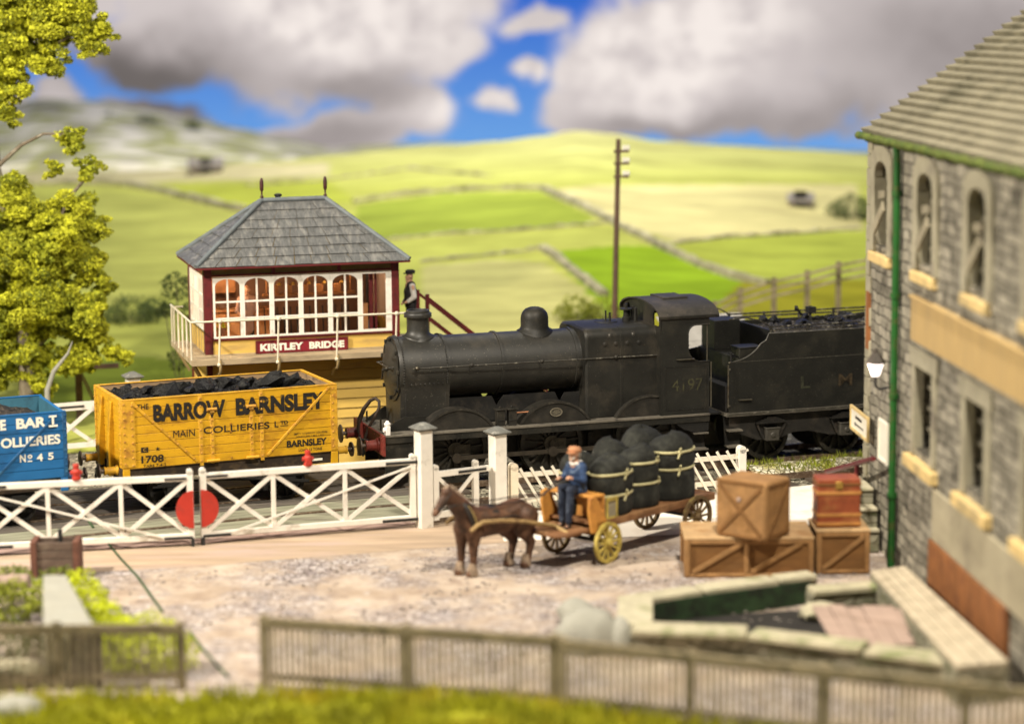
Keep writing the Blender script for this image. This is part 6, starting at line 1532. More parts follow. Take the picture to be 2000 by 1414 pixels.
def build_horse():
    t = thing('horse', 'bay brown carthorse standing in harness before the cart', 'horse', HF.o, HF.yaw)
    body = [((.58,0,1.10),.27,(.2,0,1.02),.275), ((.2,0,1.02),.275,(-.25,0,1.02),.285), ((-.25,0,1.02),.285,(-.58,0,1.07),.25), ((.58,0,1.10),.27,(.70,0,1.02),.24),
            ((-.56,0,1.16),.235,(-.80,0,1.40),.185), ((-.80,0,1.40),.185,(-1.00,0,1.64),.13), ((-1.00,0,1.64),.115,(-1.10,0,1.72),.10),
            ((-1.06,0,1.70),.105,(-1.22,0,1.52),.085), ((-1.22,0,1.52),.08,(-1.34,0,1.36),.066), ((-1.33,0,1.37),.066,(-1.37,0,1.33),.06), ((-1.08,0,1.60),.10,(-1.16,0,1.54),.09),
            ((-1.05,.06,1.80),.032,(-1.08,.075,1.93),.012), ((-1.05,-.06,1.80),.032,(-1.08,-.075,1.93),.012)]
    legs = []
    for s, dx in ((-1, .0), (1, -.07)):
        fx = -.55 + dx
        legs += [((fx,s*.15,.92),.135,(fx-.02,s*.16,.66),.085), ((fx-.02,s*.16,.66),.078,(fx-.03,s*.16,.44),.062), ((fx-.03,s*.16,.44),.064,(fx-.03,s*.16,.20),.046), ((fx-.03,s*.16,.20),.05,(fx-.05,s*.16,.10),.055), ((fx-.05,s*.16,.09),.066,(fx-.08,s*.16,.04),.075)]
        hx = .62 + (.10 if s < 0 else -.08)
        legs += [((hx-.02,s*.14,1.02),.20,(hx-.08,s*.17,.74),.125), ((hx-.08,s*.17,.74),.11,(hx+.10,s*.17,.50),.07), ((hx+.10,s*.17,.50),.072,(hx+.07,s*.17,.34),.054), ((hx+.07,s*.17,.34),.055,(hx+.03,s*.17,.17),.046), ((hx+.03,s*.17,.17),.052,(hx,s*.17,.09),.058), ((hx,s*.17,.085),.066,(hx-.04,s*.17,.04),.078)]
    body = [(a_, r0*1.11, b_, r1*1.11) for a_, r0, b_, r1 in body]; legs = [(a_, r0*1.42, b_, r1*1.42) for a_, r0, b_, r1 in legs]
    capsules(body+legs, .020, 'body', M['horse'], t, 3)
    # hair
    capsules([((-1.10,0,1.80),.06,(-1.0,.0,1.78),.07),((-1.0,0,1.79),.075,(-.80,.0,1.61),.085),((-.80,0,1.61),.085,(-.56,.0,1.40),.06),((-1.1,0,1.80),.04,(-1.18,.01,1.68),.025),((-.95,-.09,1.66),.03,(-.93,-.15,1.48),.02),((-.78,-.12,1.48),.03,(-.76,-.18,1.32),.02)], .016, 'mane', M['mane'], t, 2)
    capsules([((.86,0,1.18),.05,(.96,0,1.05),.06),((.96,0,1.05),.065,(.98,0,.60),.05),((.98,0,.60),.05,(.97,0,.48),.02)], .02, 'tail', M['tailh'], t, 2)
    for s, x in ((-1,-.61),(1,-.68),(-1,.70),(1,.52)):
        b = MB(); b.lathe([(.065,.26),(.095,.14),(.115,.05),(.115,.02)], (x,s*.165,0), (0,0,1), 14); b.build('feather', M['feather'], t, smooth=60)
        b = MB(); b.lathe([(.085,0),(.072,.08)], (x-.03,s*.165,0), (0,0,1), 14); b.build('hoof', M['leather'], t, smooth=50)
    for s in (-1, 1):
        b = MB(); b.ico((-1.16,s*.083,1.62), .018, sub=2); b.build('eye', M['leather'], t, smooth=180)
        b = MB(); b.ico((-1.37,s*.036,1.37), .014, sub=2); b.build('nostril', M['leather'], t, smooth=180)
    # harness worn by the horse
    b = MB(); pts = [Vector((-.62 - .16*sin(a)*.9 - .05, .27*cos(a), 1.16 + .36*sin(a))) for a in [2*pi*k/32 for k in range(32)]]; pts = pts + [pts[0], pts[1]]
    b.tube(pts, .055, 10); col_ = b.build('horse_collar', M['leather'], t, smooth=60)
    b = MB(); b.tube([p + Vector((.07,0,0)) for p in pts], .022, 8); b.build('collar_hames', M['collar'], col_, smooth=60)
    b = MB(); b.loft([[Vector((x, .295*cos(a)*(1.0 if x < .2 else 1.0), 1.03 + .300*sin(a))) for a in [2*pi*k/28 for k in range(28)]] for x in (-.16, .02)], False, False); b.build('saddle_strap', M['leather'], t, smooth=180)
    b = MB(); b.tube([(-.05,-.29,1.1),(.3,-.295,1.12),(.62,-.28,1.05),(.82,-.2,1.0),(.9,0,1.0),(.82,.2,1.0),(.62,.28,1.05)], .02, 6); b.tube([(-.04,0,1.33),(.3,0,1.31),(.62,0,1.38),(.80,0,1.30)], .018, 6)
    b.tube([(-1.05,-.105,1.74),(-1.13,-.11,1.66),(-1.25,-.095,1.50),(-1.33,-.07,1.44)], .012, 6); b.tube([(-1.33,-.075,1.44),(-1.36,0,1.44+.02),(-1.33,.075,1.44)], .012, 6); b.tube([(-1.05,.105,1.74),(-1.13,.11,1.66),(-1.25,.095,1.50),(-1.33,.07,1.44)], .012, 6); b.tube([(-1.06,-.1,1.75),(-1.12,0,1.80),(-1.06,.1,1.75)], .012, 6)
    b.build('bridle_straps', M['leather'], t, smooth=60)
    return t
M['tailh'] = pm('horse_tail', (.05,.028,.015), .8, .3, 10)
build_horse()

def build_driver():
    t = thing('person', 'carter in blue jacket and tan cap seated at the front of the cart holding reins', 'person', K.w(-.14, .62, 1.40), K.yaw + pi)
    # local x forward, z up from the seat
    body = [((0,.09,.06),.10,(.34,.11,.10),.08), ((.34,.11,.10),.075,(.40,.12,-.34),.055), ((.40,.12,-.34),.05,(.42,.12,-.60),.042), ((.42,.12,-.64),.045,(.56,.13,-.66),.036),
            ((0,-.09,.06),.10,(.34,-.12,.10),.08), ((.34,-.12,.10),.075,(.34,-.13,-.34),.055), ((.34,-.13,-.34),.05,(.34,-.13,-.60),.042), ((.34,-.13,-.64),.045,(.48,-.14,-.66),.036),
            ((0,0,.08),.14,(.03,0,.40),.15), ((.03,0,.40),.15,(.05,0,.54),.12), ((.05,0,.54),.065,(.08,0,.70),.055),
            ((.04,.19,.53),.06,(.12,.26,.27),.05), ((.12,.26,.27),.046,(.36,.16,.34),.036), ((.04,-.19,.53),.06,(.14,-.26,.27),.05), ((.14,-.26,.27),.046,(.38,-.12,.32),.036)]
    balls = head(None, (.12,0,.79), (1,0,-.1), .105)
    hands = []
    for hx, hy, hz, s in ((.40,.14,.36,1),(.43,-.10,.33,-1)):
        hands += [((hx-.02,hy,hz),.034,(hx+.04,hy,hz),.034)]
        for k in range(4): hands.append(((hx+.05,hy-.03+.02*k,hz+.012),.011,(hx+.085,hy-.03+.02*k,hz-.008),.010)); hands.append(((hx+.085,hy-.03+.02*k,hz-.008),.010,(hx+.07,hy-.03+.02*k,hz-.035),.009))
        hands.append(((hx,hy-s*.03,hz+.02),.012,(hx+.05,hy-s*.035,hz+.035),.010))
    capsules(body+hands, .014, 'body', M['skin'], t, 2, balls)
    capsules([((0,0,.05),.18,(.03,0,.40),.185),((.03,0,.40),.185,(.04,.10,.52),.12),((.03,0,.40),.185,(.04,-.10,.52),.12),((.04,.17,.53),.085,(.12,.26,.27),.075),((.12,.26,.27),.07,(.32,.175,.33),.055),((.04,-.17,.53),.085,(.14,-.26,.27),.075),((.14,-.26,.27),.07,(.33,-.135,.31),.055),((0,.1,.02),.12,(.14,.12,.06),.11),((0,-.1,.02),.12,(.14,-.12,.06),.11)], .02, 'jacket', M['navy'], t, 3)
    capsules([((.05,.09,.06),.115,(.34,.11,.10),.10),((.34,.11,.10),.095,(.40,.12,-.34),.078),((.40,.12,-.34),.078,(.42,.12,-.54),.07),((.05,-.09,.06),.115,(.34,-.12,.10),.10),((.34,-.12,.10),.095,(.34,-.13,-.34),.078),((.34,-.13,-.34),.078,(.34,-.13,-.54),.07)], .02, 'trousers', M['denim'], t, 3)
    capsules([((.41,.12,-.58),.06,(.41,.12,-.65),.055),((.41,.12,-.655),.052,(.57,.13,-.665),.042),((.33,-.13,-.58),.06,(.33,-.13,-.65),.055),((.33,-.13,-.655),.052,(.49,-.14,-.665),.042)], .016, 'boots', M['leather'], t, 2)
    b = MB(); b.lathe([(.118,0),(.135,.03),(.14,.07),(.10,.115),(.01,.13)], (.10,0,.82), (-.15,0,1), 20); b.prismz([(.14,-.11),(.24,-.09),(.275,0),(.24,.09),(.14,.11)], .815, .832); b.build('cap', M['cap'], t, smooth=50)
    capsules([((.05,.085,.79),.035,(.02,.06,.72),.03),((.05,-.085,.79),.035,(.02,-.06,.72),.03),((-.0,.04,.78),.04,(-.0,-.04,.78),.04),((.17,.05,.72),.03,(.19,0,.68),.035),((.17,-.05,.72),.03,(.19,0,.68),.035)], .014, 'hair', M['grey'], t, 2)
    capsules([((.11,.10,.60),.035,(.16,0,.58),.04),((.11,-.10,.60),.035,(.16,0,.58),.04),((0,.08,.62),.04,(0,-.08,.62),.04)], .014, 'neckerchief', M['shirt'], t, 2)
    return t
build_driver()
# reins from the hands to the bit
hL = K.w(-.14-.45, .62+.10, 1.40+.34); hR = K.w(-.14-.42, .62-.14, 1.40+.36)
for hand, s, lab in ((hL, -1, 'near'), (hR, 1, 'far')):
    pts = [hand, hand.lerp(HF.w(.70, s*.20, 1.40), .5) - Vector((0,0,.16)), HF.w(.70, s*.20, 1.38), HF.w(.1, s*.22, 1.36), HF.w(-.45, s*.24, 1.45), HF.w(-1.0, s*.15, 1.48), HF.w(-1.34, s*.085, 1.42)]
    b = MB(); b.tube(pts, .014, 6); tag(b.build('rein', M['leather']), 'thin dark rein on the %s side of the horse from the carter to its mouth' % lab, 'rein')

def sack(label, x, y, r, h, seed, lean=(0,0), waist=(), squash=1.0):
    r *= 1.08; h *= .98
    rr = random.Random(seed); b = MB(); rings = []; n = 28
    P = K.w(x, y, .862); t = thing('sack', label, 'sack', P, K.yaw, 'black sacks on the cart')
    prof = [(0,.92),(.04,.97),(.14,1.0),(.30,.98),(.42,.98),(.55,1.0),(.66,.98),(.76,.94),(.85,.84),(.93,.64),(.98,.38),(1.0,.02)]
    def rad(f, a): return r*(1 + .05*sin(2*a+seed) + .04*sin(3*a+seed*2.1+f*3) + .03*mnoise.noise(Vector((cos(a)*2, sin(a)*2, f*4+seed))))
    def pt(f, k, a): 
        q = 1.0
        for w in waist: q -= .07*math.exp(-((f-w)/.045)**2)
        return Vector((rad(f,a)*k*q*cos(a)+lean[0]*f, rad(f,a)*k*q*sin(a)*squash+lean[1]*f, h*f + .05*sin(a+seed)*(f > .85)*(f-.8)/.2))
    for f, k in [(a+(c-a)*i/3, k0+(k1-k0)*i/3) for (a,k0),(c,k1) in zip(prof, prof[1:]) for i in range(3)] + [prof[-1]]:
        rings.append([pt(f, k, 2*pi*i/n) for i in range(n)])
    b.loft(rings); b.build('sack_body', M['sack'], t, smooth=180)
    for w in waist:
        b = MB(); pts = [pt(w, .985, 2*pi*i/n)*1.0 for i in range(n)]; pts = [Vector((p.x*1.02, p.y*1.02, p.z)) for p in pts]; b.tube(pts+[pts[0],pts[1]], .028, 8)
        a = radians(250 + 30*(seed%3)); kp = pt(w, 1.02, a); b.ico(kp, .05, .2, rr, 1); b.tube([kp, kp+Vector((-.05,-.06,.10))],.022,6); b.tube([kp, kp+Vector((-.10,-.03,-.12))],.022,6)
        b.build('rope', M['twine'], t, smooth=60)
sack('front near black sack behind the carter, tied twice with rope', .62, .42, .50, 1.22, 1, waist=(.36,.72), squash=.80)
sack('middle near black sack tied once, between two other sacks', 1.55, .45, .44, 1.30, 2, waist=(.40,.74), squash=.85)
sack('rearmost near black sack with round top and two ropes', 2.62, .44, .54, 1.42, 3, waist=(.48,.74), squash=.78)
sack('front far black sack just behind the carter', .30, 1.00, .42, 1.30, 4, waist=(.30,.66), squash=.8)
sack('far black sack behind the middle of the load', 1.40, 1.05, .45, 1.40, 5, waist=(.6,), squash=.75)
sack('tallest far black sack at the back of the load', 2.45, 1.10, .60, 1.50, 6, waist=(.6,), squash=.6)
b = MB(); b.box(0,.34,0,.52,0,.50); t = thing('yellow_box', 'small yellow box under the sacks behind the cart seat', 'box', K.w(.05,.0,.862), K.yaw)
b = MB(); b.box(.02,.30,.02,.30,.02,.40); b.build('panel', M['weather'], t)
for q in ((.0,.04,.0,.04,0,.44),(.29,.33,.0,.04,0,.44),(.29,.33,.28,.32,0,.44),(0,.33,-.005,.03,.38,.445),(0,.33,-.005,.03,0,.05)):
    b = MB(); b.box(*q); b.build('edge_strip', M['cartyel'], t)

# ------------------------------------------------------------------ crates and trunk
def crate(name, label, F, sx, sy, sz, z0, mats, slats=0, braces=(), cloth=False):
    t = thing(name, label, 'crate', (F.o.x, F.o.y, z0), F.yaw)
    b = MB(); b.box(.03,sx-.03,.03,sy-.03,.0,sz-.04); b.build('panel', mats[0], t)
    b = MB(); n = max(2, round(sy/.24))
    for k in range(n): b.box(-.02,sx+.02,-.02+(sy+.04)*k/n+.004,-.02+(sy+.04)*(k+1)/n-.004,sz-.05,sz)
    b.build('lid', mats[1], t, bevel=.025)
    b = MB(); e = .10
    for x in (0, sx-e):
        b.box(x,x+e,-.012,.04,0,sz-.05); b.box(x,x+e,sy-.04,sy+.012,0,sz-.05)
    for y in (0.04, sy-e-.04):
        b.box(-.012,.04,y,y+e,0,sz-.05); b.box(sx-.04,sx+.012,y,y+e,0,sz-.05)
    b.box(e,sx-e,-.010,.04,0,.08); b.box(e,sx-e,-.010,.04,sz-.14,sz-.051)
    for m_ in slats if isinstance(slats, tuple) else (): b.box(m_-e/2,m_+e/2,-.012,.04,.08,sz-.14)
    b.build('frame', mats[2], t, bevel=.02)
    for (x0,z0_),(x1,z1_) in braces:
        b = MB(); b.bar((x0,.0,z0_),(x1,.0,z1_),.045,.085); b.build('brace', mats[2] if not cloth else mats[2], t, bevel=.006)
    return t
M['cratef'] = pm('crate_frame', (.28,.15,.055), .8, .25, 3, (.20,.10,.03), .4, 2, .15, 20)
M['crateb'] = pm('crate_brace', (.50,.34,.16), .8, .2, 3)
CA = Fr(3.36, 43.55, -1.0)
crate('double_crate', 'wide low wooden crate with two braced panels, under the cube crate', CA, 2.52, 1.45, .80, 0, (M['crate'], M['cratet'], M['cratef']), (1.21,), (((.15,.10),(1.12,.68)), ((1.30,.10),(2.28,.68))))
CR = Fr(5.97, 43.75, 1.0)
crate('side_crate', 'upright wooden crate with one diagonal brace, under the red trunk', CR, 1.05, 1.1, .88, 0, (M['crate'], M['cratet'], M['cratef']), (), (((.12,.10),(.93,.74)),))
# big cube crate set cornerwise on the double crate
P = gp(1496,1060,.80); t = thing('cube_crate', 'big rounded cube crate of tan wood standing cornerwise on the low crate', 'crate', (P.x, P.y, .80), radians(52))
s1, s2, h = .94, 1.18, 1.16
b = MB(); b.box(0,s1,0,s2,0,h); b.build('panel', M['cubepanel'] if 'cubepanel' in M else M['cratef'], t, bevel=.09, seg=4)
b = MB()
for x in (0,): pass
for z in (.0, h-.10): b.box(-.012,.04,.08,s2-.08,z+.02*(z==0),z+.08)
b.bar((-.004,.12,.10),(-.004,s2-.12,h-.12),.08,.03,(1,0,0)); b.bar((-.008,s2-.12,.10),(-.008,.12,h-.12),.08,.03,(1,0,0))
b.build('brace', M['crate'], t, bevel=.01)
b = MB()
for z in (.05, h-.13): b.box(.08,s1-.08,-.012,.04,z,z+.08)
b.bar((.1,-.004,.10),(s1-.1,-.004,h-.12),.03,.08); b.build('brace', M['crate'], t, bevel=.01)
b = MB(); b.ico((-.015,.62,.78), .05, sub=2, sc=(.3,1,1)); b.build('pale_mark', M['plank'], t)
# red trunk
TR = Fr(6.02, 44.0, 2)
t = thing('travel_trunk', 'reddish brown trunk with worn bands standing on the side crate', 'trunk', (6.0,43.95,.88), radians(2)); w, d_, h = .86, .55, .98
b = MB(); b.box(0,w,0,d_,0,h); b.build('body', M['trunk'], t, bevel=.03, seg=3)
b = MB()
for z in (.04,.22,.66): b.box(-.012,w+.012,-.012,d_+.012,z,z+.07)
b.build('band', M['trunkb'], t, bevel=.008)
b = MB(); b.box(-.016,w+.016,-.016,d_+.016,h-.13,h-.095); b.build('lid_seam', M['crate'], t)
b = MB(); b.box(.36,.50,-.03,0,h-.2,h-.06); b.build('lock', M['brass'], t, bevel=.006)
b = MB(); b.tube([(w,.15,.55),(w+.05,.18,.60),(w+.05,.37,.60),(w,.40,.55)], .015, 6); b.build('handle', M['leather'], t)

# ================================================================== stone pen with planks
def wall_run(name, label, pts, h, w, mat, cap, seed, capw=.08, hs=None):
    t = thing(name, label, 'stone wall', (pts[0][0], pts[0][1], 0), 0, 'walls of the stone pen'); o = Vector((pts[0][0], pts[0][1], 0)); rr = random.Random(seed)
    path = []
    for p, q in zip(pts, pts[1:]):
        n = max(2, int((Vector(q)-Vector(p)).length/.4))
        for k in range(n): path.append(Vector((*p,0)).lerp(Vector((*q,0)), k/n) - o)
    path.append(Vector((*pts[-1],0)) - o)
    b = MB(); b.sweep(path, [(-w/2,-.2),(w/2,-.2),(w/2*.95,h),(-w/2*.95,h)]); b.build('stonework', mat, t)
    b = MB(); cw = w/2+capw
    # coping stones, each a little different
    if hs: path = [path[0]] + path[hs:-2:hs] + [path[-1]]
    for p, q in zip(path, path[1:]):
        d = q-p; a = d.normalized(); s = a.cross(Vector((0,0,1))); hh = h + rr.uniform(-.02,.04)
        b.obox((p+q)/2 + Vector((0,0,hh+.05)), d/2*.96, s*(cw+rr.uniform(-.03,.03)), Vector((0,0,.06)))
    b.build('coping', cap, t, bevel=.03, seg=2)
    return t
def pg(u, v, z=.48): p = gp(u, v, z); return (p.x, p.y)
wall_run('pen_wall', 'low stone wall with long pale coping under the double crate', [pg(1215,1172), pg(1400,1143), pg(1588,1122)], .40, .30, M['troughw'], M['coping'], 3, .08, 4)
wall_run('pen_wall', 'short low stone wall with greenish coping under the side crate', [pg(1580,1150), pg(1745,1138)], .40, .32, M['troughw'], M['copingg'], 4, .08, 4)
wall_run('pen_wall', 'pale end wall of the stone pen beside the grey boulders', [pg(1242,1170), pg(1240,1222)], .40, .40, M['troughw'], M['coping'], 5, .10, 4)
wall_run('pen_wall', 'front wall of the stone pen with mossy coping above the grey fence', [pg(1232,1226), pg(1420,1230), pg(1600,1248), pg(1790,1276), pg(1930,1294)], .40, .36, M['troughw'], M['copingg'], 6, .10, 5)
p, q = gp(1275,1163,.48), gp(1580,1123,.48); b = MB(); b.bar((p.x,p.y-.21,.20),(q.x,q.y-.21,.20),.05,.42); tag(b.build('mossy_board', M['algae']), 'dark green mossy face inside the stone pen', 'board')
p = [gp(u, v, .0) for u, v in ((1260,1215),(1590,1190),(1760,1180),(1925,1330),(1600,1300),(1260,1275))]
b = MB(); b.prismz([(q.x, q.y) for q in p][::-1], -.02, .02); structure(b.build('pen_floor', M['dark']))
# sloping heap of lilac boards inside the pen
Q = gp(1725,1232,.40); t = thing('plank_stack', 'heap of lilac brown boards lying tilted inside the stone pen', 'planks', (Q.x,Q.y,.0), radians(-20))
for k in range(7):
    la = Vector((.30,-.60+.03*abs(k-3),-.17)); sd_ = Vector((.135,.035,.0)); b = MB(); b.obox(Vector((-.95+.275*k, .12+.06*k, .40+.025*sin(k*2.2))), la, sd_, la.cross(sd_).normalized()*.03); b.build('board', M['plank'], t, bevel=.012)
b = MB(); b.box(-.7,.6,.15,.55,0,.36); b.build('bearer', M['dark'], t)
Q = gp(1600,1192,.2); b = MB(); b.ico((0,0,0), .30, .12, random.Random(5), 2, (1.2,.8,.6)); o = b.build('boulder', M['coping'], smooth=60); o.location = (Q.x,Q.y,.18); tag(o, 'tan stone lying in the pen beside the lilac boards', 'stone')
# long timber baulks along the foot of the mill
PLF = [gp(u, v, .66) for u, v in ((1700,1114),(1768,1104),(1972,1290),(1868,1300))]
t = thing('timber_platform', 'long pale timber platform of boards running along the mill wall', 'platform', (PLF[0].x,PLF[0].y,0), 0); o_ = Vector((PLF[0].x,PLF[0].y,0))
for k in range(4):
    q = [PLF[0].lerp(PLF[1], k/4+.012)-o_, PLF[0].lerp(PLF[1], (k+1)/4-.012)-o_, PLF[3].lerp(PLF[2], (k+1)/4-.012)-o_, PLF[3].lerp(PLF[2], k/4+.012)-o_]
    b = MB(); b.prismz([(p.x,p.y) for p in q][::-1], .58, .66); b.build('board', M['plankc'], t, bevel=.015)
b = MB(); b.prismz([(p.x-o_.x,p.y-o_.y) for p in PLF][::-1], -.05, .575); b.build('base', M['troughw'], t)
for (u, v, r, sc, lab) in ((1150,1268,.60,(1.0,.7,.9),'big pale grey boulder at the left end of the stone pen'), (1212,1270,.40,(.6,.8,1.0),'upright grey boulder against the pen end wall'), (1125,1215,.34,(1,1,.7),'small grey boulder behind the big pale one')):
    P = gp(u, v); b = MB(); b.ico((0,0,.1), r, .09, random.Random(int(u)), 2, sc); o = b.build('boulder', M['slab'], smooth=70); o.location = (P.x, P.y, .1); tag(o, lab, 'stone', 'boulders by the stone pen')

# ================================================================== the mill
ML = Fr(7.45, 47.2, -86.3)      # foot of the far corner; t comes forward along the wall, l goes into the building
def build_mill():
    t = thing('stone_mill', 'two storey grey stone mill with ochre sills, slate roof and green downpipe', 'building', ML.o, ML.yaw)
    T1, H_, D_ = 17.0, 8.41, 9.0
    ups = [1.25 + 3.62*k for k in range(5)]; los = [4.95 + 3.65*k for k in range(4)]
    wu, wl = .62, .72
    holes = [(x-wu, x+wu, 6.22, 7.98) for x in ups] + [(x-wl, x+wl, 2.68, 4.28) for x in los]
    # wall face as a grid of panels leaving the openings, with reveals
    xs = sorted({-.05, T1} | {h[0] for h in holes} | {h[1] for h in holes}); zs = sorted({-.1, H_} | {h[2] for h in holes} | {h[3] for h in holes})
    b = MB()
    for i in range(len(xs)-1):
        for j in range(len(zs)-1):
            cx, cz = (xs[i]+xs[i+1])/2, (zs[j]+zs[j+1])/2
            if any(h[0] < cx < h[1] and h[2] < cz < h[3] for h in holes): continue
            b.add([(xs[i],0,zs[j]),(xs[i+1],0,zs[j]),(xs[i+1],0,zs[j+1]),(xs[i],0,zs[j+1])], [(0,1,2,3)])
    for x0,x1,z0,z1 in holes: b.add([(x0,0,z0),(x1,0,z0),(x1,0,z1),(x0,0,z1),(x0,.35,z0),(x1,.35,z0),(x1,.35,z1),(x0,.35,z1)], [(0,4,5,1),(1,5,6,2),(2,6,7,3),(3,7,4,0)])
    b.add([(-.05,0,-.1),(-.05,D_,-.1),(-.05,D_,H_),(-.05,D_/2,H_+3.3),(-.05,0,H_)], [(0,1,2,3,4)][::1]); b.add([(T1,0,-.1),(T1,D_,-.1),(T1,D_,H_),(T1,D_/2,H_+3.3),(T1,0,H_)], [(4,3,2,1,0)]); b.add([(-.05,D_,-.1),(T1,D_,-.1),(T1,D_,H_),(-.05,D_,H_)], [(3,2,1,0)])
    b.build('wall', M['millst'], t)
    # dressed corner stones and strip at the far end
    b = MB(); rr = random.Random(6); z = -.05; k = 0
    while z < 8.35:
        h = rr.uniform(.28,.42); w = .34 if k % 2 else .24; b.box(-.07-.01*(k%2), w, -.035-.015*rr.random(), .10, z, min(8.38, z+h-.015)); z += h; k += 1
    b.build('quoins', M['dress'], t, bevel=.015)
    for x in ups:
        # arched window head with label stones
        b = MB(); w = wu
        arc_o = [(x + (w+.30)*cos(radians(a)), 7.72 + .56*sin(radians(a))**.6) for a in range(0,181,15)]; arc_i = [(x + (w-.06)*cos(radians(a)), 7.62 + .34*sin(radians(a))**.7) for a in range(0,181,15)]
        b.prism(arc_o + list(reversed(arc_i)), -.07, .12)
        for s in (-1, 1): b.box(min(x+s*(w-.04),x+s*(w+.30)), max(x+s*(w-.04),x+s*(w+.30)), -.065, .2, 6.10, 7.72)
        fr = b.build('window_surround', M['dress'], t, bevel=.012)
        b = MB(); b.box(x-w-.22,x+w+.22,-.12,.12,5.88,6.08); b.build('window_sill', M['sill'], t, bevel=.02)
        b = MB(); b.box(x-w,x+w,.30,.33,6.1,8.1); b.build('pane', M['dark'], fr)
        b = MB()
        for xx in (-.28,.05,.38): b.box(x+xx-.02,x+xx+.02,.20,.26,6.1,7.9)
        for zz in (6.5,6.95,7.4): b.box(x-w,x+w,.20,.25,zz-.03,zz+.03)
        b.build('glazing_bar', M['mull'], fr)
        b = MB(); r2 = random.Random(int(x*10)); b.bar((x-.40,-.09,6.55),(x+.42,-.09,7.05+.1*r2.random()),.05,.22); b.bar((x-.1,-.06,7.28),(x+.45,-.06,7.34),.05,.16); b.build('loose_board', M['weather'], t, bevel=.01)
    for x in los:
        b = MB()
        for s in (-1,1): b.box(x+s*(wl+.06)-.13, x+s*(wl+.06)+.13, -.05, .15, 2.55, 4.30)
        b.box(x-wl-.3,x+wl+.3,-.055,.15,4.28,4.62); fr = b.build('window_surround', M['dress'], t, bevel=.012)
        b = MB(); b.box(x-wl-.36,x+wl+.36,-.16,.12,2.28,2.52); b.build('window_sill', M['sill'], t, bevel=.025)
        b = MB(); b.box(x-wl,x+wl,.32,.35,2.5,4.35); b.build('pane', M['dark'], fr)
        b = MB()
        for xx in (-.36,0,.36): b.box(x+xx-.03,x+xx+.03,.22,.28,2.6,4.3)
        for zz in (3.05,3.45,3.85): b.box(x-wl,x+wl,.22,.27,zz-.03,zz+.03)
        b.build('glazing_bar', M['mull'], fr)
    b = MB(); b.box(4.15,T1-.1,-.10,-.0,4.76,5.56); b.box(4.10,T1-.1,-.14,-.0,5.56,5.62); b.build('name_band', M['band'], t, bevel=.01)
    b = MB(); b.box(5.85,T1-.05,-.06,.02,1.25,2.20); b.build('render_panel', M['concrete'], t, bevel=.01)
    b = MB()
    for k in range(8): b.box(5.78+.64*k,6.41+.64*k,-.10,-.0,.02,1.24)
    b.build('boarded_hatch', M['rustwood'], t, bevel=.012)
    # roof in stepped slate courses
    b = MB(); rows = 24; y0, z0 = -.17, 8.42; dy, dz = D_/2+.17, 3.35; rr = random.Random(9)
    x0, x1 = -.20, T1+.4
    for side in (0, 1):
        for k in range(rows):
            f0, f1 = k/rows, (k+1.25)/rows
            def P(f, lift):
                y = y0+dy*f; y = y if side == 0 else D_-y
                return y, z0+dz*f+lift
            n = 24
            ya, za = P(f0, .150); yb, zb_ = P(min(1.01,f1), .03); yc, zc = P(f0+.014, .0)
            xa = x0 + rr.uniform(-.05,.05)
            b.add([(xa,ya,za),(x1,ya,za),(x1,yb,zb_),(xa,yb,zb_),(xa,yc,zc),(x1,yc,zc)], [(0,1,2,3),(4,5,1,0),(4,0,3)] if side == 0 else [(3,2,1,0),(0,1,5,4),(3,0,4)])
    b.add([(x0+.1,y0,z0),(x1,y0,z0),(x1,D_/2,z0+dz),(x0+.1,D_/2,z0+dz),(x0+.1,D_-y0,z0),(x1,D_-y0,z0)], [(3,2,1,0),(3,4,5,2)])
    rf = b.build('roof', M['millroof'], t)
    b = MB(); pts = []; r3 = random.Random(12)
    for k in range(240):
        x = x0-.05 + (x1-x0+.05)*k/239; pts.append((x, y0-.03+r3.uniform(-.02,.02), z0-.01+r3.uniform(-.015,.03)))
    b.tube(pts, [r3.uniform(.045,.085) for _ in pts], 9); b.build('gutter', M['moss'], t, smooth=70)
    b = MB(); b.tube([(2.90,-.14,8.40),(2.90,-.12,8.2),(2.90,-.11,7.9),(2.90,-.11,.0)], .075, 12)
    for z in (7.4,5.4,3.4,1.4): b.lathe([(.10,0),(.10,.10)], (2.90,-.11,z), (0,0,1), 14)
    b.build('downpipe', M['green'], t, smooth=40)
    # iron wall plate near the corner
    b = MB(); b.box(.08,.30,-.06,.0,4.0,5.2); b.build('iron_plate', M['rustwood'], t)
    # bracket lamp
    LX = 2.12
    b = MB(); b.tube([(LX,0,3.50),(LX,-.22,3.46),(LX,-.30,3.52),(LX,-.30,3.74)], .026, 8); lb = b.build('lamp_bracket', M['black'], t, smooth=50)
    b = MB(); b.lathe([(.08,3.73),(.17,3.99)], (LX,-.30,0), (0,0,1), 6); b.build('lamp_glass', M['lampglass'], lb)
    b = MB(); b.lathe([(.20,3.99),(.20,4.02),(.09,4.18),(.06,4.21),(.05,4.26),(.01,4.30)], (LX,-.30,0), (0,0,1), 6); b.build('lamp_cap', M['blackcap'], lb)
    ld = bpy.data.lights.new('yard_lamp', 'POINT'); ld.energy = 14; ld.color = (1,.85,.72); ld.shadow_soft_size = .25
    lo = bpy.data.objects.new('yard_lamp', ld); COL.objects.link(lo); lo.location = ML.w(LX,-.72,3.85)
    return t
M['blackcap'] = pm('lamp_cap_black', (.05,.04,.03), .6, .2, 6)
build_mill()
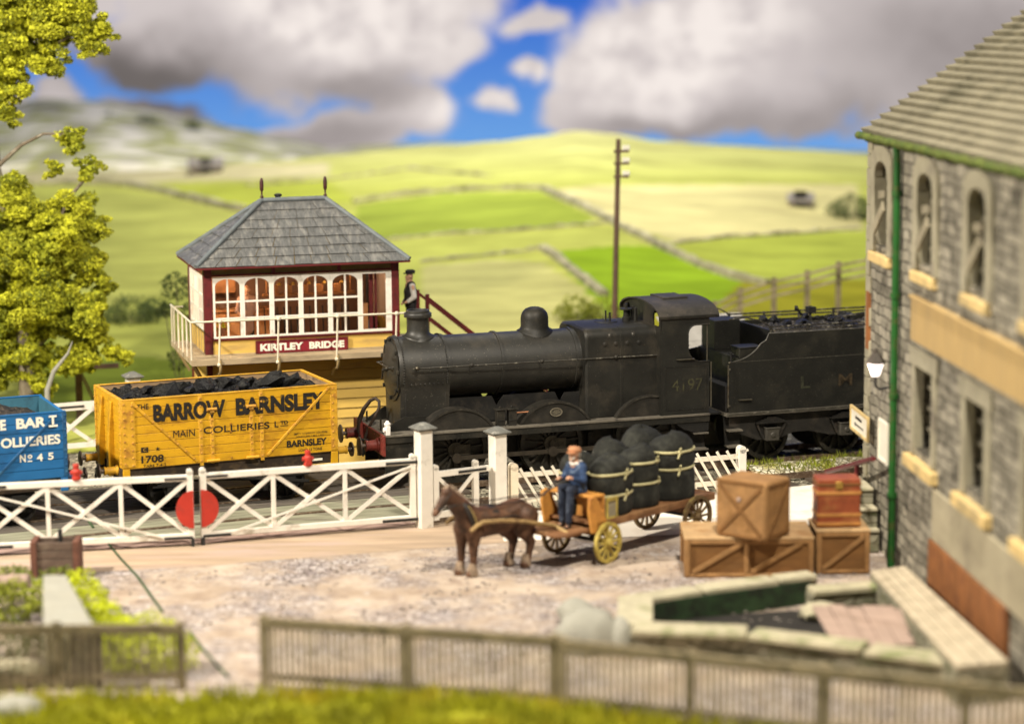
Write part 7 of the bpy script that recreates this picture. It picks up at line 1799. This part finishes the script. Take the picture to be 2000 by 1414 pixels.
# notices on the mill corner
def notice(label, F, w, h, z, lines):
    t = thing('notice_board', label, 'notice', F.w(0,0,z), F.yaw)
    b = MB(); b.box(0,w,-.03,0,0,h); b.build('board', M['notice'], t)
    b = MB(); b.frame([(-.03,-.03),(w+.03,-.03),(w+.03,h+.03),(-.03,h+.03)],[(.03,.03),(w-.03,.03),(w-.03,h-.03),(.03,h-.03)],-.05,.0); b.build('frame', M['sill'] if lines else M['notice'], t)
    return t
n1 = Fr(*(ML.w(-.80,-.12,0)[:2]), -86.3)
t = notice('white notice with two dark lines sticking out past the mill corner', n1, 1.62, .46, 2.16, True)
b = MB(); b.box(.45,1.05,-.034,-.031,.27,.33); b.box(.42,1.22,-.034,-.031,.13,.165); b.prism([(.34,.147),(.46,.10),(.46,.195)], -.034, -.031); b.build('lettering', M['letter'], t)
b = MB(); b.bar((.85,.0,.2),(.85,.14,.2),.06,.06); b.build('fixing', M['black'], t)
n2 = Fr(*(ML.w(1.86,-.12,0)[:2]), -86.3)
notice('narrow white notice beside the green downpipe on the mill', n2, .72, .78, 2.02, False)
# stone steps with a dark red handrail at the mill corner
t = thing('stone_steps', 'pale stone steps with dark red handrail at the mill corner', 'steps', ML.w(-.2, -.05, 0), ML.yaw)
for x0, x1, y0, z0, z1 in ((.1,1.9,-.95,0,.42),(.2,1.7,-.70,.42,.82),(.15,1.3,-.55,.82,1.16)):
    b = MB(); b.box(x0,x1,y0,-.02,z0,z1); s_ = b.build('step', M['troughw'], t, bevel=.02)
    b = MB(); b.box(x0-.04,x1+.04,y0-.06,-.02,z1,z1+.07); b.build('tread', M['coping'], s_, bevel=.02)
b = MB(); b.tube([(2.7,-.35,2.12),(.9,-.45,1.62),(-.9,-.55,1.14)], .055, 8); b.cyl((1.5,-.42,.8),(1.5,-.42,1.78),.05,n=8); b.build('handrail', M['maroon'], t, smooth=50)

# ================================================================== front fence, left corner, plants
def picket_fence(name, label, A, Bv, h, npost, seed, sp=.105, low=0):
    A, Bv = Vector(A), Vector(Bv); d = Bv-A; F = Fr(A.x, A.y, math.degrees(atan2(d.y,d.x))); L_ = d.length; rr = random.Random(seed)
    t = thing(name, label, 'fence', F.o, F.yaw, 'grey picket fences along the front')
    for z in (.22, h-.10):
        b = MB(); b.box(0,L_,-.055 if z > .5 else -.02,.03,z-(.085 if z > .5 else .05),z+(.085 if z > .5 else .05)); b.build('rail', M['fenced'], t, bevel=.01)
    b = MB(); x = .06
    while x < L_-.03:
        hh = h + rr.uniform(-.035,.02); w = rr.uniform(.046,.060); b.obox((x, -.035+rr.uniform(-.006,.006), hh/2-.02), Vector((w/2,0,0)), Vector((0,.011,0)), Vector((rr.uniform(-.008,.008),0,hh/2))); x += sp + rr.uniform(-.008,.008)
    b.build('pickets', M['fence'], t)
    for k in range(npost):
        x = L_*k/(npost-1); b = MB(); b.box(x-.07,x+.07,-.03,.10,-.1,h+.015); b.build('post', M['fenced'], t, bevel=.012)
    return t
picket_fence('picket_fence', 'weathered grey picket fence starting right of the gap in front', (-4.12,36.3,0), (.62,35.0,0), 1.24, 3, 1)
picket_fence('picket_fence', 'weathered grey picket fence below the stone pen running to the right edge', (.74,34.96,0), (8.6,31.6,0), 1.20, 5, 2)
picket_fence('picket_fence', 'weathered grey picket fence left of the gap with lime bush behind', (-9.6,36.4,0), (-5.5,36.35,0), 1.12, 3, 3, .13)
def foliage(b, blobs, n, size, rng, up=.0, hollow=.55):
    for (x, y, z, r, sq) in blobs:
        m = int(n*r*r)
        for _ in range(m):
            d = Vector((rng.gauss(0,1), rng.gauss(0,1), rng.gauss(0,1))).normalized(); k = r*(hollow + (1-hollow)*rng.random()**.5)*(1+.25*mnoise.noise(d*2.3+Vector((x,y,z))))
            c = Vector((x, y, z)) + Vector((d.x*k, d.y*k, d.z*k*sq)); s = size*rng.uniform(.6,1.4)
            a = Vector((rng.gauss(0,1), rng.gauss(0,1), rng.gauss(0,1))).normalized(); e = a.orthogonal().normalized(); e = (e + a.cross(e)*rng.uniform(-1,1)).normalized()
            b.add([c-a*s, c+e*s*.55, c+a*s, c-e*s*.55], [(0,1,2,3)])
def bush(name, label, P, blobs, n, size, mat, seed, stem=True, group=None, cat='bush'):
    t = thing(name, label, cat, P, 0, group); b = MB(); foliage(b, blobs, n, size, random.Random(seed)); b.build('foliage', M[mat], t)
    b = MB(); rr = random.Random(seed)
    for (x, y, z, r, sq) in blobs[:5]: b.tube([(0,0,-.1),(x*.5,y*.5,z*.55),(x,y,z)], [.05*max(.4,r),.035*max(.4,r),.015], 6)
    b.build('stems', M['bark'], t); return t
P = gp(175,1235); bush('lime_bush', 'bright lime green bush beside the grey coping slab', (P.x,P.y,0), [(0,0,.45,.5,.8),(.35,-.7,.35,.5,.8),(-.25,.9,.45,.42,1),(-.45,1.6,.5,.35,.9),(.6,-1.3,.3,.5,.7)], 2600, .04, 'leaflime', 5, group='lime bushes by the left fence')
P = gp(290,1325); bush('lime_bush', 'vivid lime bush showing between the pickets of the left fence', (P.x,P.y+.5,0), [(0,0,.45,.62,.9),(.35,.1,.3,.45,.9),(-.4,-.1,.4,.55,.9),(-.75,.1,.42,.5,.9),(-1.3,.1,.35,.45,.8)], 2600, .04, 'leaflime', 6, group='lime bushes by the left fence')
P = gp(30,1215); bush('mossy_hedge', 'dark mossy hedge at the left edge behind the log', (P.x,P.y,0), [(0,0,.4,.5,.8),(-.8,.2,.45,.6,.8),(.6,.3,.4,.45,.8),(-.3,1.1,.45,.5,.7),(.5,1.5,.4,.4,.7)], 2200, .045, 'leafg', 7, group='hedge growth at the left edge')
P = gp(20,1290); bush('mossy_hedge', 'low dark green growth under the log at the left edge', (P.x,P.y,0), [(0,0,.3,.45,.7),(.7,.1,.3,.4,.7),(-.7,0,.3,.5,.7)], 2200, .045, 'leafd', 8, group='hedge growth at the left edge')
b = MB(); P = gp(25,1195); b.tube([(P.x-.9,P.y,.55),(P.x+.35,P.y-.1,.62)], .14, 12); tag(b.build('log', M['plank'], smooth=50), 'pinkish log lying on the hedge at the left edge', 'log')
b = MB(); P = gp(25,1335); b.ico((0,0,0), .42, .08, random.Random(3), 2, (1.3,.8,.6)); o = b.build('boulder', M['coping'], smooth=70); o.location = (P.x, P.y, .18); tag(o, 'pale boulder at the left edge below the hedge', 'stone')
P = gp(35,1405); b = MB(); b.ico((0,0,0), .34, .1, random.Random(9), 2, (1.3,.8,.7)); o = b.build('boulder', M['slab'], smooth=70); o.location = (P.x, P.y, .16); tag(o, 'grey and white boulder in the lower left corner', 'stone')
# garden wall with a grey slab on top, ending in a brick pier
SL = [gp(u, v, 1.0) for u, v in ((84,1122),(130,1122),(188,1226),(84,1226))]; o_ = Vector((SL[3].x,SL[3].y,0))
t = thing('garden_wall', 'low stone garden wall with smooth grey slab on top and dark end pier', 'wall', o_, 0)
def shrink(P, k): c = sum((p for p in P), Vector((0,0,0)))/len(P); return [c+(p-c)*k-o_ for p in P]
b = MB(); b.prismz([(p.x,p.y) for p in shrink(SL,.93)][::-1], -.1, .90); b.build('stonework', M['wallst'], t)
b = MB(); b.prismz([(p.x,p.y) for p in shrink(SL,1.0)][::-1], .90, 1.0); b.build('coping_slab', M['slab'], t, bevel=.03)
p, q = SL[3]-o_, SL[2]-o_; b = MB(); b.box(p.x+.42,q.x+.02,p.y-.12,p.y+.30,-.1,.895); b.build('end_pier', M['brickd'], t, bevel=.02)
b = MB(); b.box(p.x+.0,p.x+.42,p.y-.06,p.y+.2,-.1,.895); b.build('pale_pier', M['coping'], t, bevel=.02)
# brown notice frame beyond the slab
A = gp(62,1128); Bv = gp(157,1126); d = Bv-A
t = thing('timber_bin', 'small brown timber bin with rusty end posts beside the left gate', 'bin', (A.x,A.y,0), atan2(d.y,d.x)); L_ = d.length
b = MB()
for k in range(4): b.box(.08,L_-.08,-.03,.03,.04+.17*k,.195+.17*k)
b.build('panel', M['signwd'], t, bevel=.01)
for x in (0, L_-.12):
    b = MB(); b.box(x,x+.12,-.08,.5,0,.74); b.build('end_post', M['signrs'], t, bevel=.015)
b = MB(); b.box(.08,L_-.08,.44,.5,.04,.70); b.build('back_panel', M['signwd'], t)
b = MB(); b.cyl((L_*.58,.25,.1),(L_*.58,.25,.92),.045,n=10); b.build('short_post', M['black'], t)
# green line lying across the road
for pts, lab in (([(152,985),(182,1030)], 'short dark green line on the crossing boards behind the left gate'), ([(212,1062),(235,1090),(268,1125),(300,1170),(318,1195)], 'dark green line lying across the road near the left gate'), ([(372,1235),(398,1270),(425,1300),(445,1320)], 'green line on the road in the gap of the picket fence')):
    b = MB(); b.tube([gp(u, v, .008) for u, v in pts], .028, 6); tag(b.build('ground_line', M['wire'], smooth=60), lab, 'line', 'green lines across the road')

# grassy bank in front of the fence
rng = random.Random(14); b = MB(); nx_, ny_ = 90, 26; vs = []
def bank(x, y): 
    k = max(0, min(1, (35.9-y- .30*max(0,x+1)-.0)/2.4)); return .02 + k*(.10 + .30*max(0, 1-((x+1.2)/3.2)**2) + .12*max(0,1-((x+6.5)/2)**2)) + .06*noisez(x, y, 1.5)*k
for j in range(ny_+1):
    for i in range(nx_+1):
        x = -11 + 21*i/nx_; y = 27.6 + (36.1-27.6)*j/ny_; vs.append((x, y, bank(x, y) - (.06 if y > 35.6-.42*max(0,x+1) else 0)))
b.add(vs, [(j*(nx_+1)+i, j*(nx_+1)+i+1, (j+1)*(nx_+1)+i+1, (j+1)*(nx_+1)+i) for j in range(ny_) for i in range(nx_)])
structure(b.build('grass_bank', M['grassy'], smooth=180))
b = MB()
for _ in range(26000):
    x = rng.uniform(-10.5, 9.5); y = rng.uniform(30.5, 35.85 - .42*max(0, x+1) if x < 9 else 31)
    if y < 30.5 or mnoise.noise(Vector((x*.8,y*.8,4))) < -.42: continue
    h = rng.uniform(.10,.32); a = rng.uniform(0,2*pi); w = Vector((cos(a),sin(a),0))*.03; p = Vector((x,y,bank(x,y)-.02)); tip = p + Vector((rng.gauss(0,.07),rng.gauss(0,.07),h)); b.add([p-w,p+w,tip],[(0,1,2)])
o = b.build('grass', M['grassy']); o['kind'] = 'stuff'
for (u, v, lab, sd) in ((560,1395,'broad yellow green mound of moss under the fence',1),(250,1390,'ochre tuft of grass below the left fence',2),(700,1385,'yellow green tuft of moss right of the broad mound',3)):
    P = gp(u, v); bush('moss_clump', lab, (P.x, P.y-1.2, .1), [(0,0,.15,.6,.5),(.6,.1,.1,.5,.5),(-.6,0,.1,.5,.5)], 900, .06, 'grassy', sd, group='moss clumps in front of the fence', cat='moss')

rng = random.Random(77); b = MB()
for _ in range(2600):
    x = rng.uniform(-9.5, 7.0); y = rng.uniform(36.6, 46.2)
    if mnoise.noise(Vector((x*.55, y*.7, 9))) < -.05 or y > 44.6 + .38*(x+6.6)*(x > -6.6) - .3: continue
    b.ico((x, y, .006), rng.uniform(.012,.045), .3, rng, 0, (1,1,.6))
o = b.build('gravel', M['gravel']); o['kind'] = 'stuff'

# ================================================================== trees, poles and fences behind the railway
def leafy_tree(name, label, P, limbs, blobs, n, size, mat, mat2, seed, trunk_r=.22):
    t = thing(name, label, 'tree', P); rr = random.Random(seed)
    b = MB()
    for pts, r0, r1 in limbs:
        m = len(pts); b.tube(pts, [r0+(r1-r0)*i/(m-1) for i in range(m)], 8)
    b.build('trunk', M['bark'], t, smooth=60)
    b = MB(); sub = []
    for (x, y, z, r, sq) in blobs:
        k = max(3, int(10*r))
        for _ in range(k*5):
            d = Vector((rr.gauss(0,1), rr.gauss(0,1), rr.gauss(0,1))).normalized(); q = r*rr.uniform(.30,1.05); sub.append((x+d.x*q, y+d.y*q, z+d.z*q*sq, min(.30, r*rr.uniform(.20,.46)), .75))
    foliage(b, sub, n, size, rr, hollow=.35); cr = b.build('crown', M[mat], t)
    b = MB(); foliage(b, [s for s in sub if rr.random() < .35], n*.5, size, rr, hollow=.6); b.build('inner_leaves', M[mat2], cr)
    return t
TY = 60.0
def at_tree(u, v, dy=0): p = atY(u, v, TY+dy); return p
base = at_tree(60, 845); base.z = 0
def tb(u, v, r, sq=.9, dy=0): p = at_tree(u, v, dy) - base; return (p.x, p.y, p.z, r, sq)
def tp_(u, v, dy=0): return at_tree(u, v, dy) - base
leafy_tree('broadleaf_tree', 'large yellow green tree at the left edge reaching above the picture', base,
  [([tp_(60,850),tp_(50,700),tp_(30,520),tp_(-10,330),tp_(-20,150),tp_(20,20)], .26, .09), ([tp_(40,600),tp_(95,470),tp_(140,380),tp_(185,330)], .10, .025), ([tp_(-10,330),tp_(40,285),tp_(85,262),tp_(130,262)], .07, .02), ([tp_(-15,180),tp_(60,110),tp_(140,70),tp_(200,80)], .09, .02), ([tp_(50,700),tp_(110,640),tp_(180,600)], .09, .02), ([tp_(30,520),tp_(-60,440)], .09, .03)],
  [tb(30,40,.85), tb(120,40,.75), tb(170,75,.55), tb(90,110,.6), tb(-60,60,1.1), tb(10,190,.35), tb(-70,220,.8), tb(140,275,.42,.7), tb(175,330,.38), tb(100,330,.3), tb(60,420,.75), tb(130,420,.75), tb(-20,450,.9), tb(150,500,.75), tb(60,530,.85), tb(-50,580,1.0), tb(110,610,.75), tb(180,640,.6), tb(50,690,.7), tb(150,705,.6), tb(-40,720,.9), tb(-100,380,.9), tb(20,370,.5), tb(100,470,.7), tb(40,480,.7), tb(190,450,.45), tb(195,560,.45), tb(10,640,.8), tb(100,560,.8), tb(70,755,.5), tb(230,690,.4), tb(60,10,.8), tb(150,20,.6), tb(200,60,.4), tb(20,110,.7), tb(25,165,.55), tb(15,225,.4), tb(-60,130,.9), tb(-140,560,1.0), tb(-130,680,.9), tb(-150,250,.8), tb(-90,300,.7), tb(-110,470,.9), tb(60,590,.7,.9,-.8), tb(120,480,.6,.9,-.8), tb(0,520,.7,.9,-.8), tb(175,600,.5,.9,-.5)],
  5200, .044, 'leafy', 'leafg', 31)
b = MB(); p0, p1, p2 = atY(92,762,58.4), atY(105,725,58.5), atY(133,690,58.6); b.tube([p0-Vector((0,0,1.2)),p0,p1,p2,p2+Vector((.12,0,.3))], [.08,.07,.06,.035,.015], 8); tag(b.build('dead_trunk', M['palebark'] if 'palebark' in M else M['slab'], smooth=60), 'short pale bare trunk below the leafy tree', 'trunk')
for (u, v, Y, r, mat, lab, sd) in ((255,625,72,.75,'leafd','blurred dark green bush on the field right of the tree',1), (305,655,73,.45,'leafd','smaller dark bush next to the blurred bush',2), (1125,604,70,.55,'leafg','olive bush behind the engine boiler left of the telegraph pole',3), (1180,606,70,.5,'leafg','olive bush at the foot of the telegraph pole',4), (1665,440,88,.85,'leafd','dark bush on the pale hillside beside the mill corner',5), (345,560,64,.5,'leafd','dark shrub against the left end of the signal box',6)):
    P = atY(u, v, Y); z0 = hill_z(P.x, P.y) if Y > 64 else 0; zz = max(.25, P.z-z0)
    bush('bush', lab, (P.x, P.y, z0), [(0,0,zz,r,.8),(r*.7,0,zz*.8,r*.6,.8),(-r*.7,0,zz*.8,r*.6,.8)] + ([(0,0,zz*.4,r*.7,1)] if zz > .6 else []), 1600, .05, mat, sd)
for i, (u, v, r) in enumerate(((212,238,.5),(285,240,.42),(160,240,.55),(372,250,.35))):
    P = atY(u, v, 118); bush('hill_bush', ['rounded dark bush on the limestone ridge, second from the tree','dark bush on the limestone ridge between two others','olive bush on the limestone ridge nearest the tree','small bush on the limestone ridge farthest from the tree'][i], (P.x, P.y, P.z-r*.5), [(0,0,r*.5,r*1.1,.8),(r,0,r*.4,r*.7,.8)], 700, .09, 'leafd' if i != 2 else 'leafg', 40+i, group='bushes on the limestone ridge')
# telegraph pole
pb = atY(1198,612,66.0); z0 = hill_z(pb.x, pb.y); top = atY(1208,272,66.0)
t = thing('telegraph_pole', 'tall brown telegraph pole with white insulators behind the engine', 'telegraph pole', (pb.x, pb.y, z0), 0)
tv = top - Vector((pb.x, pb.y, z0)); b = MB(); b.tube([(0,0,-.2),tv*.5,tv], [.10,.085,.07], 10); b.build('pole', M['pole'], t, smooth=60)
b = MB(); n_ = 0
for dz in (.35,.70,1.08):
    c = tv - Vector((0,0,dz)); b.bar(c+Vector((-.14,-.11,0)), c+Vector((.30,-.09,0)), .06, .07)
ca = b.build('cross_arm', M['pole'], t)
for dz in (.35,.70,1.08):
    c = tv - Vector((0,0,dz))
    for x in (.16,.27):
        b = MB(); b.lathe([(.03,.03),(.055,.06),(.045,.10),(.055,.13),(.03,.17)], c+Vector((x,-.09,0)), (0,0,1), 10); b.build('insulator', M['insul'], ca, smooth=50)
pb = atY(1258,585,88.0); top = atY(1258,478,88.0); z0 = hill_z(pb.x, pb.y)
b = MB(); b.tube([(pb.x,pb.y,z0-.2),top], [.09,.07], 8); tag(b.build('far_pole', M['fieldwall']), 'faint distant pole on the lime green field', 'pole')
# post and rail fence on the bank
pf = [(1395,600,588),(1446,603,563),(1512,598,542),(1577,590,528),(1638,582,511),(1705,575,498)]
t = thing('post_and_rail_fence', 'grey post and rail fence climbing the bank behind the tender', 'fence', (0,0,0)); PP = []
for u, vb, vt in pf:
    P = atY(u, vt, 70.0); zb = hill_z(P.x, P.y); PP.append((P, zb)); b = MB(); b.box(P.x-.08,P.x+.08,P.y-.06,P.y+.06,min(zb,P.z)-.3,P.z); b.build('post', M['fenced'], t)
for f in (.12,.36,.60):
    b = MB()
    for (P, z), (Q, w) in zip(PP, PP[1:]): b.bar(P-Vector((0,.06,f*.95)), Q-Vector((0,.06,f*.95)), .04, .075)
    b.build('rail', M['fence'], t)
# corrugated lean-to glimpsed through the cab
s0 = atY(1345,672,57.6); t = thing('corrugated_shed', 'pale corrugated iron roof glimpsed between the cab and tender', 'shed', (s0.x-.25, s0.y, 0), radians(18))
b = MB(); vs = []; nn = 60
for j in range(2):
    for i in range(nn+1): vs.append((2.4*i/nn, .0+1.6*j, 2.32+.78*j+.022*sin(i*pi*.9)))
b.add(vs, [(i,i+1,nn+2+i,nn+1+i) for i in range(nn)]); b.build('roof', M['tin'], t, smooth=180)
b = MB(); b.box(.05,2.35,.1,1.55,-.1,2.28); b.build('wall', M['weather'], t)
# dark gate post left of the wagons
P = gp(133,850); t = thing('field_gate', 'dark weathered field gate behind the blue wagon', 'gate', (P.x-.05, P.y+2.0, 0), radians(15))
b = MB(); b.box(-.09,.09,-.09,.09,-.2,1.75); b.build('post', M['pole'], t); b = MB(); b.box(0,1.1,-.04,.04,1.45,1.58); b.build('top_rail', M['pole'], t); b = MB(); b.bar((0,-.02,1.5),(.6,-.02,.1),.05,.10); b.build('brace', M['wallwood'] if 'wallwood' in M else M['weather'], t)
